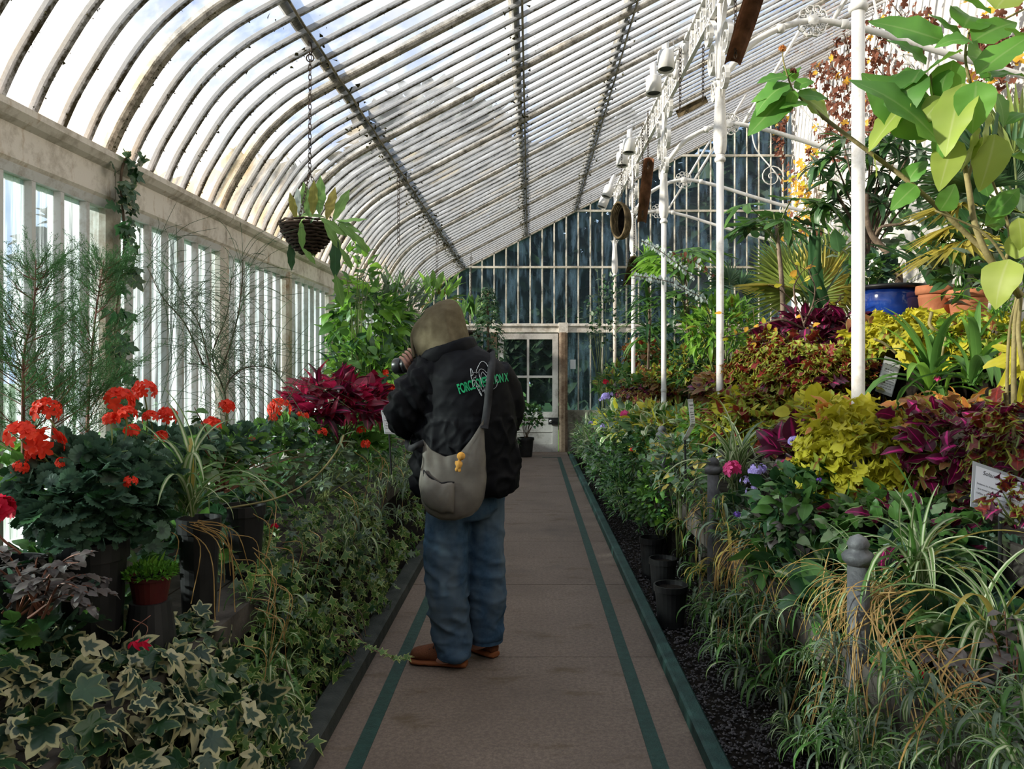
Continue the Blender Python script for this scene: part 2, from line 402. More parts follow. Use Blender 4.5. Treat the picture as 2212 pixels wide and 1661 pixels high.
# door
dr = empty('door_1', (-.035, YG - .06, 0), 'pale grey panelled door with four glass panes', None, None, 'structure')
yf, yb_ = YG - .105, YG - .06
for a, b, nm in (((DX0, 0), (DX0 + .10, 2.07), 'stile'), ((DX1 - .10, 0), (DX1, 2.07), 'stile'), ((DX0 + .10, 1.97), (DX1 - .10, 2.07), 'rail'),
                 ((DX0 + .10, .60), (DX1 - .10, .70), 'rail'), ((DX0 + .10, 0), (DX1 - .10, .14), 'rail'),
                 ((-.055, .70), (-.015, 1.97), 'muntin'), ((DX0 + .10, 1.295), (-.055, 1.335), 'muntin'), ((-.015, 1.295), (DX1 - .10, 1.335), 'muntin')):
    MB().box((a[0], yf, a[1]), (b[0], yb_, b[1])).build(nm, M['doorpaint'], dr)
MB().box((DX0 + .10, yf + .015, .36), (DX1 - .10, yb_, .60)).build('panel', M['doorpaint'], dr)
MB().box((DX0 + .10, yf + .015, .14), (DX1 - .10, yb_, .345)).build('panel', M['doorpaint'], dr)
MB().box((DX0 + .10, yf + .005, .345), (DX1 - .10, yb_, .36)).build('rail', M['doorpaint'], dr)
for x0, x1 in ((DX0 + .10, -.055), (-.015, DX1 - .10)):
    for z0, z1 in ((.70, 1.295), (1.335, 1.97)):
        MB().box((x0, yf + .02, z0), (x1, yf + .024, z1)).build('pane', M['glass_door'], dr)
M['black'] = simple('black iron', (.012, .012, .013), (.03, .03, .03), 20, .45, .4)
lk = MB().box((DX1 - .17, yf - .03, .48), (DX1, yf, .60)).build('lock', M['black'], dr)
M['steel'] = simple('steel', (.55, .55, .55), (.7, .7, .7), 20, .25, .5, metal=.8)
MB().lathe([(.001, -.075), (.02, -.072), (.028, -.058), (.02, -.045), (.012, -.03)], (DX1 - .13, yf, .54), 12, 'y').build('door_knob', M['steel'], lk, True)

# floor: path of cast slabs, painted lines, kerbs, soil
fl = empty('floor', (0, 0, 0), 'pinkish concrete path with green painted edge lines', None, None, 'structure')
g = NG('worn pink concrete'); a = g.noise(1.6, 6, .6); b = g.noise(140, 2, .5); c = g.ramp(a, [(.3, (.165, .126, .10)), (.7, (.255, .198, .158))])
b2 = g.noise(55, 3, .6); c = g.mix(g.rng(b, .3, .7), g.mix(.5, c, (.08, .06, .048)), c); c = g.mix(g.rng(b2, .38, .62, .55, 0), c, (.09, .068, .055))
c = g.mix(g.rng(g.noise(2.6, 5, .62, stretch=(1, 2.2, 1)), .57, .70, 0, .75), c, (.085, .058, .028))
c = g.mix(g.rng(g.noise(1.1, 4, .6), .56, .72, 0, .6), c, (.075, .062, .05))
M['path'] = g.done(g.bsdf(c, .75, .25, 0, g.bump(b, .35, .003)))
M['stripe'] = simple('green floor paint', (.008, .034, .027), (.018, .060, .048), 30, .6, .3, .3, 140)
M['kerb'] = simple('green painted kerb', (.009, .034, .030), (.022, .068, .058), 14, .6, .3, .4, 120)
M['kerbgrey'] = simple('grey kerb', (.022, .028, .025), (.05, .055, .05), 10, .8, .2, .4, 100)
KL, KR = -.785, .64
M['soil'] = simple('dark soil', (.006, .005, .004), (.02, .016, .012), 25, .95, .1, .6, 80)
MB().box((KL - .02, YB, -.2), (KR + .02, YG - .03, -.012)).build('path_bed', M['soil'], fl)
y = 2.63 - 1.333 * 5
while y < YG - .1:
    y1 = min(y + 1.333, YG - .06); MB().box((KL, y + .003, -.10), (KR, y1 - .003, 0)).build('slab', M['path'], fl); y = y1 if y1 > YG - .1 else y + 1.333
for x in (-.64, .475):
    MB().box((x - .03, YB, -.05), (x + .03, YG - .95, .0025)).build('painted_line', M['stripe'], fl)
MB().box((.20, YG - 1.0, -.05), (.505, YG - .94, .0025)).build('painted_line', M['stripe'], fl)
MB().prism([(KR, -.1), (KR, .055), (KR + .012, .06), (KR + .06, .06), (KR + .07, .05), (KR + .07, -.1)], 'y', YB, YG - .95).build('kerb', M['kerb'], fl)
MB().prism([(KL, -.1), (KL, .07), (KL - .012, .08), (KL - .09, .08), (KL - .1, .07), (KL - .1, -.1)], 'y', YB, YG - .2).build('kerb', M['kerbgrey'], fl)
MB().box((XL - .1, YB, -.25), (KL - .1, YG, -.01)).build('bed_soil', M['soil'], fl); MB().box((KR + .07, YB, -.25), (XR, YG, -.01)).build('bed_soil', M['soil'], fl)
# gravel between kerb and staging
mb = MB(); rr = random.Random(3)
for i in range(9000):
    yy = 2.0 + rr.random() ** 1.7 * 9.5; xx = rr.uniform(KR + .075, 1.12); s = rr.uniform(.005, .011)
    p = Vector((xx, yy, rr.uniform(-.006, .008))); q = [Vector((rr.uniform(-1, 1), rr.uniform(-1, 1), rr.uniform(-.6, .8))).normalized() * s for _ in range(5)]
    a, b, c, d, e = [p + v for v in (Vector((s, 0, 0)), Vector((-.5*s, .8*s, 0)), Vector((-.6*s, -.8*s, .1*s)), Vector((.1*s, .05*s, .75*s)), Vector((0, 0, -.5*s)))]
    a += q[0] * .4; b += q[1] * .4; c += q[2] * .4
    mb.add([a, b, c, d, e], [(0, 1, 3), (1, 2, 3), (2, 0, 3), (1, 0, 4), (2, 1, 4), (0, 2, 4)])
M['gravel'] = simple('grey gravel', (.05, .048, .05), (.15, .14, .145), 70, .8, .25)
tag(mb.build('gravel', M['gravel']), 'dark grey gravel strip beside the green kerb', 'gravel', kind='stuff')

# outside: lawn and far hedge ground
M['lawn'] = simple('lawn', (.05, .12, .02), (.10, .19, .045), .8, .9, .1)
tag(MB().box((-60, -30, -.5), (XL - .15, 80, -.06)).build('lawn', M['lawn']), 'lawn outside the left panes', 'lawn', kind='stuff')
tag(MB().box((XL - .15, YG + .15, -.5), (60, 80, -.06)).build('lawn', M['lawn']), 'lawn outside beyond the end door', 'lawn', kind='stuff')
# ------------------------------------------------------------------ columns, fretwork beam, braces, lamps
CX = 1.48
COLY = [Y0 + 2.58 * k for k in range(4)]
ZB = zroof(CX)                                    # roof height over the column line
def spiral(c, r0, turns, a0, sgn, n=26, plane='yz'):
    pts = []
    for i in range(n + 1):
        t = i / n; a = a0 + sgn * turns * 2 * math.pi * t; r = r0 * (1 - t) ** .9 + .008
        pts.append((c[0], c[1] + r * math.cos(a), c[2] + r * math.sin(a)) if plane == 'yz' else (c[0] + r * math.cos(a), c[1], c[2] + r * math.sin(a)))
    return pts
def scroll_arm(x, y, z, s, sgn):
    """S-shaped flat iron bracket in the plane of the beam, foot at (y,z), height s"""
    mb = MB()
    body = crom([(x, y, z), (x, y + sgn*.06, z + .14), (x, y + sgn*.05, z + .34), (x, y + sgn*.14, z + .52), (x, y + sgn*.34, z + .66)], 6)
    mb.ribbon(body, .034, .012, (1, 0, 0))
    mb.ribbon(spiral((x, y + sgn*.34, z + .54), .12, 1.8, math.pi/2, -sgn), .034, .011, (1, 0, 0))
    mb.ribbon(spiral((x, y + sgn*.20, z + .25), .14, 1.9, math.pi if sgn > 0 else 0, -sgn), .040, .011, (1, 0, 0))
    mb.ribbon(spiral((x, y + sgn*.13, z + .00), .095, 1.8, math.pi if sgn > 0 else 0, sgn), .036, .011, (1, 0, 0))
    return mb
for i, cy in enumerate(COLY + [YG - .12]):
    end = i == 4
    where = ['nearest white iron column, plain shaft crossing the right-hand plants', 'second white iron column with scrolled capital above the coleus bed',
             'third white iron column, thinner looking, beside the palmate plant', 'fourth white iron column near the hanging oval basket', 'peeling white iron post standing against the end glass'][i]
    c = empty('column', (CX, cy, .6), where, 'column', 'white iron columns')
    r = .029
    MB().lathe([(r*1.15, .62), (r*1.15, .70), (r, .72), (r, 3.06)], (CX, cy, 0), 20).build('shaft', M['post'] if end else M['iron'], c, True)
    MB().lathe([(r*1.05, 1.195), (r*1.12, 1.20), (r*1.12, 1.23), (r*1.05, 1.235)], (CX, cy, 0), 20).build('shaft_collar', M['iron'], c, True)
    MB().lathe([(r, 3.06), (.040, 3.065), (.044, 3.08), (.040, 3.095), (.032, 3.10), (.032, 3.12)], (CX, cy, 0), 20).build('ring', M['iron'], c, True)
    b = MB(); n = 24; prof = [(.034, 3.12), (.046, 3.15), (.052, 3.22), (.050, 3.32), (.043, 3.44), (.037, 3.56), (.036, 3.64)]
    v = []; f = []
    for (rr_, z) in prof:
        for k in range(n):
            a = 2*math.pi*k/n; q = rr_ * (1 + (.05 if k % 3 == 0 else 0)); v.append((CX + q*math.cos(a), cy + q*math.sin(a), z))
    for j in range(len(prof)-1):
        for k in range(n): f.append((j*n+k, j*n+(k+1) % n, (j+1)*n+(k+1) % n, (j+1)*n+k))
    b.add(v, f).build('capital', M['iron'], c, True)
    for k in range(6):
        a = k * math.pi / 3; d = Vector((math.cos(a), math.sin(a), 0)); o = Vector((CX, cy, 0))
        p = [o + d*.034 + Vector((0, 0, 3.56)), o + d*.038 + Vector((0, 0, 3.64)), o + d*.055 + Vector((0, 0, 3.69)), o + d*.075 + Vector((0, 0, 3.69))]
        MB().ribbon(p, .022, .006, (-d.y, d.x, 0)).build('capital_leaf', M['iron'], c)
    MB().tube([(CX, cy, 3.62), (CX, cy, ZB - .02)], .021, 12).build('neck', M['iron'], c, True)
    if not end:
        for sg in (-1, 1):
            scroll_arm(CX, cy + sg*.025, 3.68, .80, sg).build('scroll_bracket', M['iron'], c)
# fretwork beam, one run per bay
fr_end = [2.2] + COLY[0:4] + [YG - .05]
bm = empty('fretwork_beam', (CX, 2.2, 4.3), 'white pierced iron beam of scrolls running over the column heads', 'beam')
zb0, zb1 = ZB - .26, ZB - .03
unit = MB()
unit.ribbon(spiral((0, .045, .045), .042, 1.5, -math.pi/2, 1, 14), .022, .007, (1, 0, 0)); unit.ribbon(spiral((0, .125, .120), .042, 1.5, math.pi/2, 1, 14), .022, .007, (1, 0, 0))
unit.ribbon([(0, .045, .003), (0, .085, .082), (0, .125, .162)], .022, .007, (1, 0, 0)); unit.ribbon([(0, .17, 0), (0, .17, .17)], .02, .008, (1, 0, 0))
unit.v = [(v[0] * 1.2, v[1] * 1.35, v[2] * 1.35) for v in unit.v]; um = unit.mesh('fret_scroll', M['iron'])
y = 2.2
while y < YG - .2: link('fret_scroll', um, bm, (CX, y, zb0)); y += .23
MB().box((CX - .018, 2.2, zb0 - .018), (CX + .018, YG - .05, zb0)).build('lower_rail', M['iron'], bm)
MB().box((CX - .03, 2.2, zb1), (CX + .03, YG - .05, zb1 + .03)).build('upper_rail', M['iron'], bm)
# braces from the columns to the right wall, with rosettes
for i, cy in enumerate(COLY[1:4] + [YG - .35]):
    lab = ['curved white brace with rosette, nearest, reaching right behind the brown vine', 'curved white brace with rosette, middle one, ending at the papaya side of the wall', 'curved white brace with rosette, far one close to the end gable', 'curved white brace hard against the end gable'][i]
    t = empty('roof_brace', (CX, cy, 3.7), lab, 'brace', 'curved roof braces')
    arc = crom([(CX + .02, cy, 3.72), (1.75, cy, 4.0), (2.15, cy, 4.16), (2.6, cy, 4.10), (3.2, cy, 3.92), (3.9, cy, 3.72), (XR, cy, 3.55)], 6)
    MB().tube(arc, .026, 10).build('pipe', M['iron'], t, True)
    for x in (1.95, 2.45):
        z = min(arc, key=lambda p: abs(p.x - x)).z
        MB().lathe([(.026, -.03), (.036, -.02), (.036, .02), (.026, .03)], (x, cy, z), 12, 'x').build('pipe_collar', M['iron'], t, True)
    ro = MB(); c = Vector((2.2, cy, 4.16))
    for k in range(10):
        a = k * math.pi / 5; ro.ribbon(spiral((c.x + .085*math.cos(a), c.y, c.z + .085*math.sin(a)), .045, 1.2, a + math.pi, 1, 10, 'xz'), .03, .008, (0, 1, 0))
    ro.lathe([(.001, -.04), (.04, -.03), (.05, 0), (.04, .03), (.001, .04)], c, 12, 'y'); ro.build('rosette', M['iron'], t)
    MB().tube([(2.35, cy, 4.15), (3.1, cy, zroof(3.1) - .03)], .018, 8).build('strut', M['iron'], t, True)
    wbk = MB(); wbk.ribbon(crom([(XR - .02, cy, 4.1), (XR - .25, cy, 4.3), (XR - .3, cy, 4.7), (XR - .7, cy, 5.2), (XR - .8, cy, 5.55)], 6), .03, .012, (0, 1, 0))
    wbk.ribbon(spiral((XR - .45, cy, 4.75), .2, 1.8, 0, 1, 24, 'xz'), .03, .012, (0, 1, 0)); wbk.ribbon(spiral((XR - .2, cy, 4.2), .14, 1.6, 0, -1, 20, 'xz'), .03, .012, (0, 1, 0))
    wbk.build('wall_scroll', M['iron'], t)
# spotlights
M['lampin'] = simple('lamp inside', (.02, .02, .02), (.05, .05, .05), 10, .5)
def spot(px, py, Y, tilt, lab):
    p = W(px, py, Y); t = empty('spotlight', p, lab, 'spotlight', 'white spotlights on the beam')
    s = .5; ax = Vector((tilt, -.12, -1)).normalized()
    b = MB().lathe([(.030, .30), (.034, .295), (.034, .12), (.072, .10), (.077, .085), (.077, -.075), (.070, -.075), (.066, -.05), (.001, -.05)], (0, 0, 0), 20, cap=False)
    q = Vector((0, 0, -1)).rotation_difference(ax).to_matrix()
    b.v = [tuple(q @ Vector(v) + p) for v in b.v]; b.build('shade', M['iron'], t, True)
    l = MB().lathe([(.001, -.052), (.066, -.052), (.066, -.056), (.001, -.056)], (0, 0, 0), 16); l.v = [tuple(q @ Vector(v) + p) for v in l.v]; l.build('lens', M['lampin'], t)
    up = q @ Vector((0, 0, .10)) + p; plate = Vector((CX - .03, up.y + .02, up.z + .04))
    a = MB().tube([up + Vector((.05, 0, 0)), up + Vector((.11, 0, .03)), plate], .012, 8); a.build('arm', M['iron'], t, True)
    m = MB().lathe([(.045, -.035), (.05, -.02), (.05, .0), (.001, .002)], plate, 16, 'x'); m.build('mount', M['iron'], t, True)
    top = q @ Vector((0, 0, .30)) + p
    MB().tube(crom([top, top + Vector((.02, 0, .05)), top + Vector((.07, 0, .03)), up + Vector((.08, 0, .06)), plate], 5), .004, 5).build('cable', M['iron'], t)
spot(1438, 135, 7.3, .0, 'nearest white spotlight on the beam, upper right of the six'); spot(1412, 188, 7.75, 0, 'second white spotlight, left of and below the nearest one')
spot(1359, 318, 9.9, -.05, 'third white spotlight, upper one of the middle pair'); spot(1344, 347, 10.5, 0, 'fourth white spotlight, lower one of the middle pair')
spot(1313, 416, 12.2, -.35, 'fifth white spotlight, tilted, upper one of the far pair'); spot(1303, 439, 12.9, -.4, 'sixth white spotlight, farthest, tilted left above the end glass')

# hanging wooden troughs and basket by the columns
M['bark'] = simple('rusty brown wood', (.10, .045, .025), (.26, .12, .07), 9, .85, .15, .5, 40)
M['bark2'] = simple('dark mossy wood', (.05, .038, .02), (.16, .12, .07), 12, .9, .1, .6, 40)
M['chain'] = simple('rusty chain', (.035, .028, .022), (.10, .07, .05), 40, .6, .4, metal=.4)
def chain(parent, a, b, ll=.045, r=.0035, name='chain'):
    a, b = Vector(a), Vector(b); n = max(2, int((b - a).length / (ll * .72))); d = (b - a) / n; mb = MB(); ax = d.normalized(); u = ax.orthogonal().normalized(); w = ax.cross(u)
    for i in range(n):
        c = a + d * (i + .5); s = u if i % 2 else w; pts = []
        for k in range(9):
            t = 2*math.pi*k/8; pts.append(c + ax * (ll*.5*math.sin(t)) + s * (ll*.25*math.cos(t)))
        mb.tube(pts, r, 4, False)
    return mb.build(name, M['chain'], parent)
def trough(pa, pb, w, lab, m, roll=0):
    a, b = Vector(pa), Vector(pb); ax = (b - a).normalized(); sd = ax.cross(Vector((0, 1, 0))).normalized(); up = ax.cross(sd).normalized()
    t = empty('hanging_trough', (a + b) / 2, lab, 'trough', 'hanging wooden troughs')
    prof = [(-1, .0), (-.8, -.5), (-.3, -.75), (.3, -.75), (.8, -.5), (1, .0), (.85, .0), (.65, -.38), (.25, -.58), (-.25, -.58), (-.65, -.38), (-.85, .0)]
    v = []; n = len(prof)
    for e, k in ((a, 1.), ((a+b)/2, 1.06), (b, .9)):
        for x, z in prof: v.append(e + (sd * x + up * z) * w / 2 * k)
    f = [(j*n+k, j*n+(k+1) % n, (j+1)*n+(k+1) % n, (j+1)*n+k) for j in range(2) for k in range(n)] + [tuple(range(n))[::-1], tuple(range(2*n, 3*n))]
    MB().add(v, f).build('trough_body', m, t)
    for e in (a.lerp(b, .12), a.lerp(b, .88)): chain(t, e + up * .02, (e.x, e.y, zb0 - .02) if zb0 > e.z else (e.x, e.y, e.z + .3))
    return t
trough(W(1640, -40, 5.0), W(1582, 140, 5.6), .13, 'rust brown hanging trough at the top beside the second column', M['bark'])
trough(W(1462, 247, 7.0), W(1527, 214, 6.9), .07, 'mossy grey wooden trough hanging level between two columns', M['bark2'])
trough(W(1402, 345, 8.6), W(1386, 482, 9.2), .12, 'long rust brown trough hanging steeply behind the third column', M['bark'])
trough(W(1372, 560, 11.0), W(1355, 620, 11.6), .16, 'dark slatted trough hanging low beside the fourth column', M['bark2'])
c = W(1343, 478, 10.2); ob = empty('oval_basket', c, 'oval dark brown wicker basket hanging edge-on before the end glass', 'basket')
hn, hh = Vector((-.55, -.83, 0)), Vector((.83, -.55, 0))
def oval(k, d): return [c + hh * (.105 * k * math.cos(2*math.pi*i/28)) + Vector((0, 0, .23 * k * math.sin(2*math.pi*i/28))) + hn * d for i in range(29)]
for d, k, r_ in ((.09, 1.0, .016), (.05, 1.0, .015), (.01, .99, .015), (-.03, .95, .015), (-.07, .88, .015)): MB().tube(oval(k, d), r_, 6, False).build('wicker_ring', M['bark2'], ob, True)
bk = MB(); bk.add(oval(.86, -.06)[:-1], [tuple(range(28))]); bk.build('basket_back', M['soil'], ob)
chain(ob, (c.x, c.y, c.z + .2), (c.x, c.y, zb0 - .02))

# ------------------------------------------------------------------ right-hand staging (tiers) and left bench
M['plank'] = simple('weathered plank', (.040, .034, .029), (.115, .10, .088), 6, .9, .15, .5, 50)
st = empty('plant_staging', (1.6, 6, 0), 'weathered stepped plank staging under the right-hand plants', 'staging')
YS0, YS1 = .6, YG - .25
TIER = [(1.02, 1.58, .56), (1.58, 2.12, .88), (2.12, 2.66, 1.20), (2.66, XR, 1.70)]
for x0, x1, z in TIER:
    nb = 3 if x1 < 3 else 6; w = (x1 - x0) / nb
    for j in range(nb):
        MB().box((x0 + j*w + .004, YS0, z - .03), (x0 + (j+1)*w - .004, YS1, z)).build('plank', M['plank'], st)
    MB().box((x0 - .025, YS0, z - .12), (x0, YS1, z + .005)).build('edge_board', M['plank'], st)
    yy = YS0 + .4
    while yy < YS1:
        MB().box((x0 + .01, yy, 0), (x0 + .06, yy + .06, z - .03)).build('support', M['plank'], st); yy += 1.25
MB().box((1.2, YS0, 0), (1.22, YS1, .5)).build('back_board', M['soil'], st)
for x0, x1, z in TIER[:3]: MB().box((x1 + .01, YS0, z), (x1 + .02, YS1, z + .30)).build('riser_board', M['soil'], st)
bn = empty('plant_bench', (-1.5, 6, 0), 'low weathered bench under the left-hand plants', 'bench')
for j in range(4):
    MB().box((-1.86 + j*.18, YS0, .48), (-1.69 + j*.18, YG - .25, .51)).build('plank', M['plank'], bn)
MB().box((-1.15, YS0, .40), (-1.125, YG - .25, .515)).build('edge_board', M['plank'], bn)
MB().box((-1.2, YS0, 0), (-1.19, YG - .25, .4)).build('front_board', M['soil'], bn)
yy = YS0 + .4
while yy < YG - .5: MB().box((-1.24, yy, 0), (-1.205, yy + .05, .48)).build('leg', M['plank'], bn); yy += 1.25
# grey capped staging posts
M['zinc'] = simple('weathered zinc', (.065, .065, .07), (.16, .16, .165), 14, .6, .35, .3, 60, .2)
for px, py, lab in ((1854, 1150, 'weathered grey capped post standing among the striped spider plant'), (1541, 985, 'grey capped post half hidden by striped leaves, middle of three'), (1430, 918, 'farthest grey capped post beside the bent white sign')):
    p = WX(px, py, 1.0); z = p.z; t = empty('staging_post', (p.x, p.y, 0), lab, 'post', 'grey capped posts')
    MB().lathe([(.034, 0), (.032, z - .10)], (p.x, p.y, 0), 18).build('shaft', M['zinc'], t, True)
    MB().lathe([(.032, z - .10), (.046, z - .085), (.049, z - .07), (.040, z - .06), (.028, z - .052), (.030, z - .045), (.034, z - .035), (.024, z - .015), (.001, z - .004)], (p.x, p.y, 0), 18).build('cap', M['zinc'], t, True)

# ------------------------------------------------------------------ plant labels
M['paper'] = simple('laminated paper', (.70, .73, .80), (.80, .83, .88), 3, .25, .5)
M['film'] = simple('laminate edge', (.36, .39, .42), (.46, .49, .52), 3, .2, .5)
M['ink'] = simple('print ink', (.02, .02, .03), (.04, .04, .05), 3, .5)
def sign(c, right, up, w, h, lines, lab, stake=.35, bend=0):
    """laminated card; lines = (text, size, y from top)"""
    c = Vector(c); r_ = Vector(right).normalized(); u = Vector(up).normalized(); u = (u - r_ * u.dot(r_)).normalized(); n = r_.cross(u)
    t = empty('plant_label', c - u * h / 2, lab, 'sign')
    def P(x, y, o=0): return c + r_ * x + u * y + n * o + Vector((bend * (min(0, y / h + .12) * 3 - .35 * y / h), 0, 0))
    K = 8
    def sheet(w_, h_, o, th):
        v = []; f = []
        for i in range(K + 1):
            y = -h_/2 + h_ * i / K; v += [P(-w_/2, y, o), P(w_/2, y, o), P(w_/2, y, o - th), P(-w_/2, y, o - th)]
        f = [(i*4+k, i*4+(k+1) % 4, i*4+4+(k+1) % 4, i*4+4+k) for i in range(K) for k in range(4)] + [(3, 2, 1, 0), (K*4, K*4+1, K*4+2, K*4+3)]
        return MB().add(v, f)
    sheet(w, h, 0, .002).build('laminate', M['film'], t); sheet(w * .90, h * .84, .0006, .002).build('card', M['paper'], t)
    sp_ = P(0, -h/2 + .02, -.012); MB().tube([sp_, sp_ + Vector((.01, .02, -stake))], .006, 6).build('stake', M['black'], t)
    rs = random.Random(len(lab))
    for i, (txt, size, y) in enumerate(lines):
        if not txt:                                       # too small to read: a row of word-like strokes
            mb = MB(); half = w * .40 * rs.uniform(.55, 1.0); x = -half
            while x < half:
                ln = min(rs.uniform(.006, .016), half - x + .002); k = x
                while k < x + ln: q = size * rs.uniform(.35, .75); mb.add([P(k, h/2 - y, .0014), P(k + size * .22, h/2 - y, .0014), P(k + size * .22, h/2 - y + q, .0014), P(k, h/2 - y + q, .0014)], [(0, 1, 2, 3)]); k += size * .38
                x += ln + size * .45
            mb.build('print', M['ink'], t); continue
        cu = bpy.data.curves.new('print', 'FONT'); cu.body = txt; cu.size = size; cu.align_x = 'CENTER'; cu.shear = .2 if i == 0 else 0
        to = bpy.data.objects.new('print', cu); COL.objects.link(to); me = bpy.data.meshes.new_from_object(to)
        bpy.data.objects.remove(to); bpy.data.curves.remove(cu)
        wid = max((abs(v.co.x) for v in me.vertices), default=0); k = min(1, w * .43 / wid) if wid else 1
        for v in me.vertices: v.co = P(v.co.x * k, h/2 - y + v.co.y, .0014)
        me.materials.clear(); me.materials.append(M['ink']); link('print', me, t)
p = W(2168, 1068, 2.55)
sign(p, (1, .12, -.34), (.34, .40, .94), .235, .155, [('Solanum abutiloides', .020, .035), ('Dwarf Tamarillo', .010, .055), ('Endemic to Argentina and Bolivia, S. abutiloides thrives', .009, .073),
     ('as a weed on stream banks, rocky land and roadsides', .009, .089), ('1600m. It is mainly cultivated as an ornamental; the fruit', .009, .105), ('produced is yellow and can be eaten', .009, .121)],
     'large laminated plant label with italic heading at the right edge', .4)
p = W(1919, 813, 4.6)
sign(p, (1, .05, -.36), (.36, .15, 1), .105, .22, [('', .009, .045), ('', .012, .075), ('', .010, .088), ('', .008, .108)] + [('', .009, .125 + .015 * i) for i in range(5)], 'upright white plant label among the broad strap leaves', .3)
p = W(1496, 906, 4.6)
sign(p, (.55, .83, 0), (-.04, 0, 1), .075, .24, [('', .012, .04), ('', .010, .058)] + [('', .009, .08 + .014 * i) for i in range(7)], 'narrow white plant label seen edge-on and bent, by the far grey post', .25, .05)
p = W(841, 912, 4.5)
sign(p, (.55, .83, -.1), (-.15, .3, .95), .10, .14, [('', .009, .05 + .015 * i) for i in range(5)], 'small grey plant label between the sleeve and the red flowers', .25)
# ------------------------------------------------------------------ leaf templates
class T:
    def __init__(s, V, Fc, UV): s.V = np.array(V, 'f'); s.F = np.array(Fc, 'i'); s.UV = np.array(UV, 'f'); s.c = {}
    def mesh(s, m):
        if m.name not in s.c:
            me = bpy.data.meshes.new('leaf'); fill(me, s.V, s.F, s.UV); me.materials.append(m); s.c[m.name] = me
        return s.c[m.name]
def fill(me, V, Fc, UV, mi=None):
    n, k = len(V), len(Fc); me.vertices.add(n); me.vertices.foreach_set('co', np.ascontiguousarray(V, 'f').ravel())
    me.loops.add(3 * k); me.loops.foreach_set('vertex_index', np.ascontiguousarray(Fc, 'i').ravel())
    me.polygons.add(k); me.polygons.foreach_set('loop_start', np.arange(0, 3 * k, 3, dtype='i'))
    if mi is not None: me.polygons.foreach_set('material_index', np.ascontiguousarray(mi, 'i'))
    ul = me.uv_layers.new(name='UVMap'); ul.data.foreach_set('uv', UV[Fc.ravel()].astype('f').ravel())
    me.update(calc_edges=True); me.shade_smooth()
def lance(w=.18, n=6, shape=.42, droop=.25, fold=.25, serr=0, twist=0, wave=0, seed=0, tip=1.0):
    """leaf along +Y, unit length; w half width; droop bends tip down"""
    rr = random.Random(seed); V = []; UV = []; Fc = []; y = z = 0; prev = None
    for i in range(n + 1):
        t = i / n; a = -droop * 2 * t
        if i: y += math.cos(a) / n; z += math.sin(a) / n
        ww = w * (math.sin(math.pi * t ** (math.log(.5) / math.log(shape))) ** (.8 * tip) if 0 < t < 1 else .03)
        if serr and 0 < i < n: ww *= (1 + serr * (1 if i % 2 else -1))
        tw = twist * t; up = ww * fold; wv = wave * ww * math.sin(i * 2.1 + seed)
        for s in (-1, -.5, 0, .5, 1):
            dx = s * ww; dz = abs(s) * up + wv * s * s
            V.append((dx * math.cos(tw) - dz * math.sin(tw), y, z + dx * math.sin(tw) + dz * math.cos(tw))); UV.append((abs(s), t))
    for i in range(n):
        for k in range(4):
            a = i * 5 + k; Fc += [(a, a + 1, a + 6), (a, a + 6, a + 5)]
    return T(V, Fc, UV)
def lobed(radii, cup=.15, droop=.3, jag=0, seed=0, sub=3):
    """radii: list of (angle deg from tip, r) for the right half, 0 = tip, 180 = stalk; leaf base at origin, tip to +Y"""
    rr = random.Random(seed); pts = []
    half = []
    for (a0, r0), (a1, r1) in zip(radii[:-1], radii[1:]):
        for k in range(sub): t = k / sub; half.append((lerp(a0, a1, t), lerp(r0, r1, t)))
    half.append(radii[-1])
    full = half + [(-a, r) for a, r in half[-2:0:-1]]
    C = (0, radii[-1][1]); V = [(0, C[1], 0)]; UV = [(0, .4)]; n = len(full)
    for ring, fr in ((1, .55), (2, 1.0)):
        for i, (a, r) in enumerate(full):
            q = r * fr * (1 + (jag * (1 if i % 2 else -1) if ring == 2 else 0)); an = math.radians(a)
            x, y = q * math.sin(an), q * math.cos(an); d = math.hypot(x, y)
            z = cup * d * d - droop * max(0, y) ** 2 + rr.uniform(-.03, .03) * fr
            V.append((x, y + C[1], z)); UV.append((fr, .5 + .5 * math.cos(an)))
    Fc = []
    for i in range(n):
        j = (i + 1) % n; Fc += [(0, 1 + j, 1 + i), (1 + i, 1 + j, 1 + n + j), (1 + i, 1 + n + j, 1 + n + i)]
    return T(V, Fc, UV)
def strap(w=.02, n=12, rise=70, curl=150, seed=0, fold=.5, tipw=.2):
    """long arching blade of unit length: starts rising at `rise` deg and bends through `curl` deg"""
    V = []; UV = []; Fc = []; y = z = 0
    for i in range(n + 1):
        t = i / n; a = math.radians(rise - curl * t ** 1.3)
        if i: y += math.cos(a) / n; z += math.sin(a) / n
        ww = w * min(1, .45 + t * 3) * (1 - t ** 3) ** .7 + .0008; nx = (-math.sin(a), math.cos(a))
        for s in (-1, 0, 1):
            up = abs(s) * ww * fold; V.append((s * ww, y + nx[0] * up, z + nx[1] * up)); UV.append((abs(s), t))
    for i in range(n):
        for k in range(2): a = i * 3 + k; Fc += [(a, a + 1, a + 4), (a, a + 4, a + 3)]
    return T(V, Fc, UV)
def compound(parts):
    """merge [(template, Matrix)]"""
    V = []; Fc = []; UV = []; n = 0
    for t, m in parts:
        m = np.array(m, 'f'); V.append(t.V @ m[:3, :3].T + m[:3, 3]); Fc.append(t.F + n); UV.append(t.UV); n += len(t.V)
    return T(np.concatenate(V), np.concatenate(Fc), np.concatenate(UV))
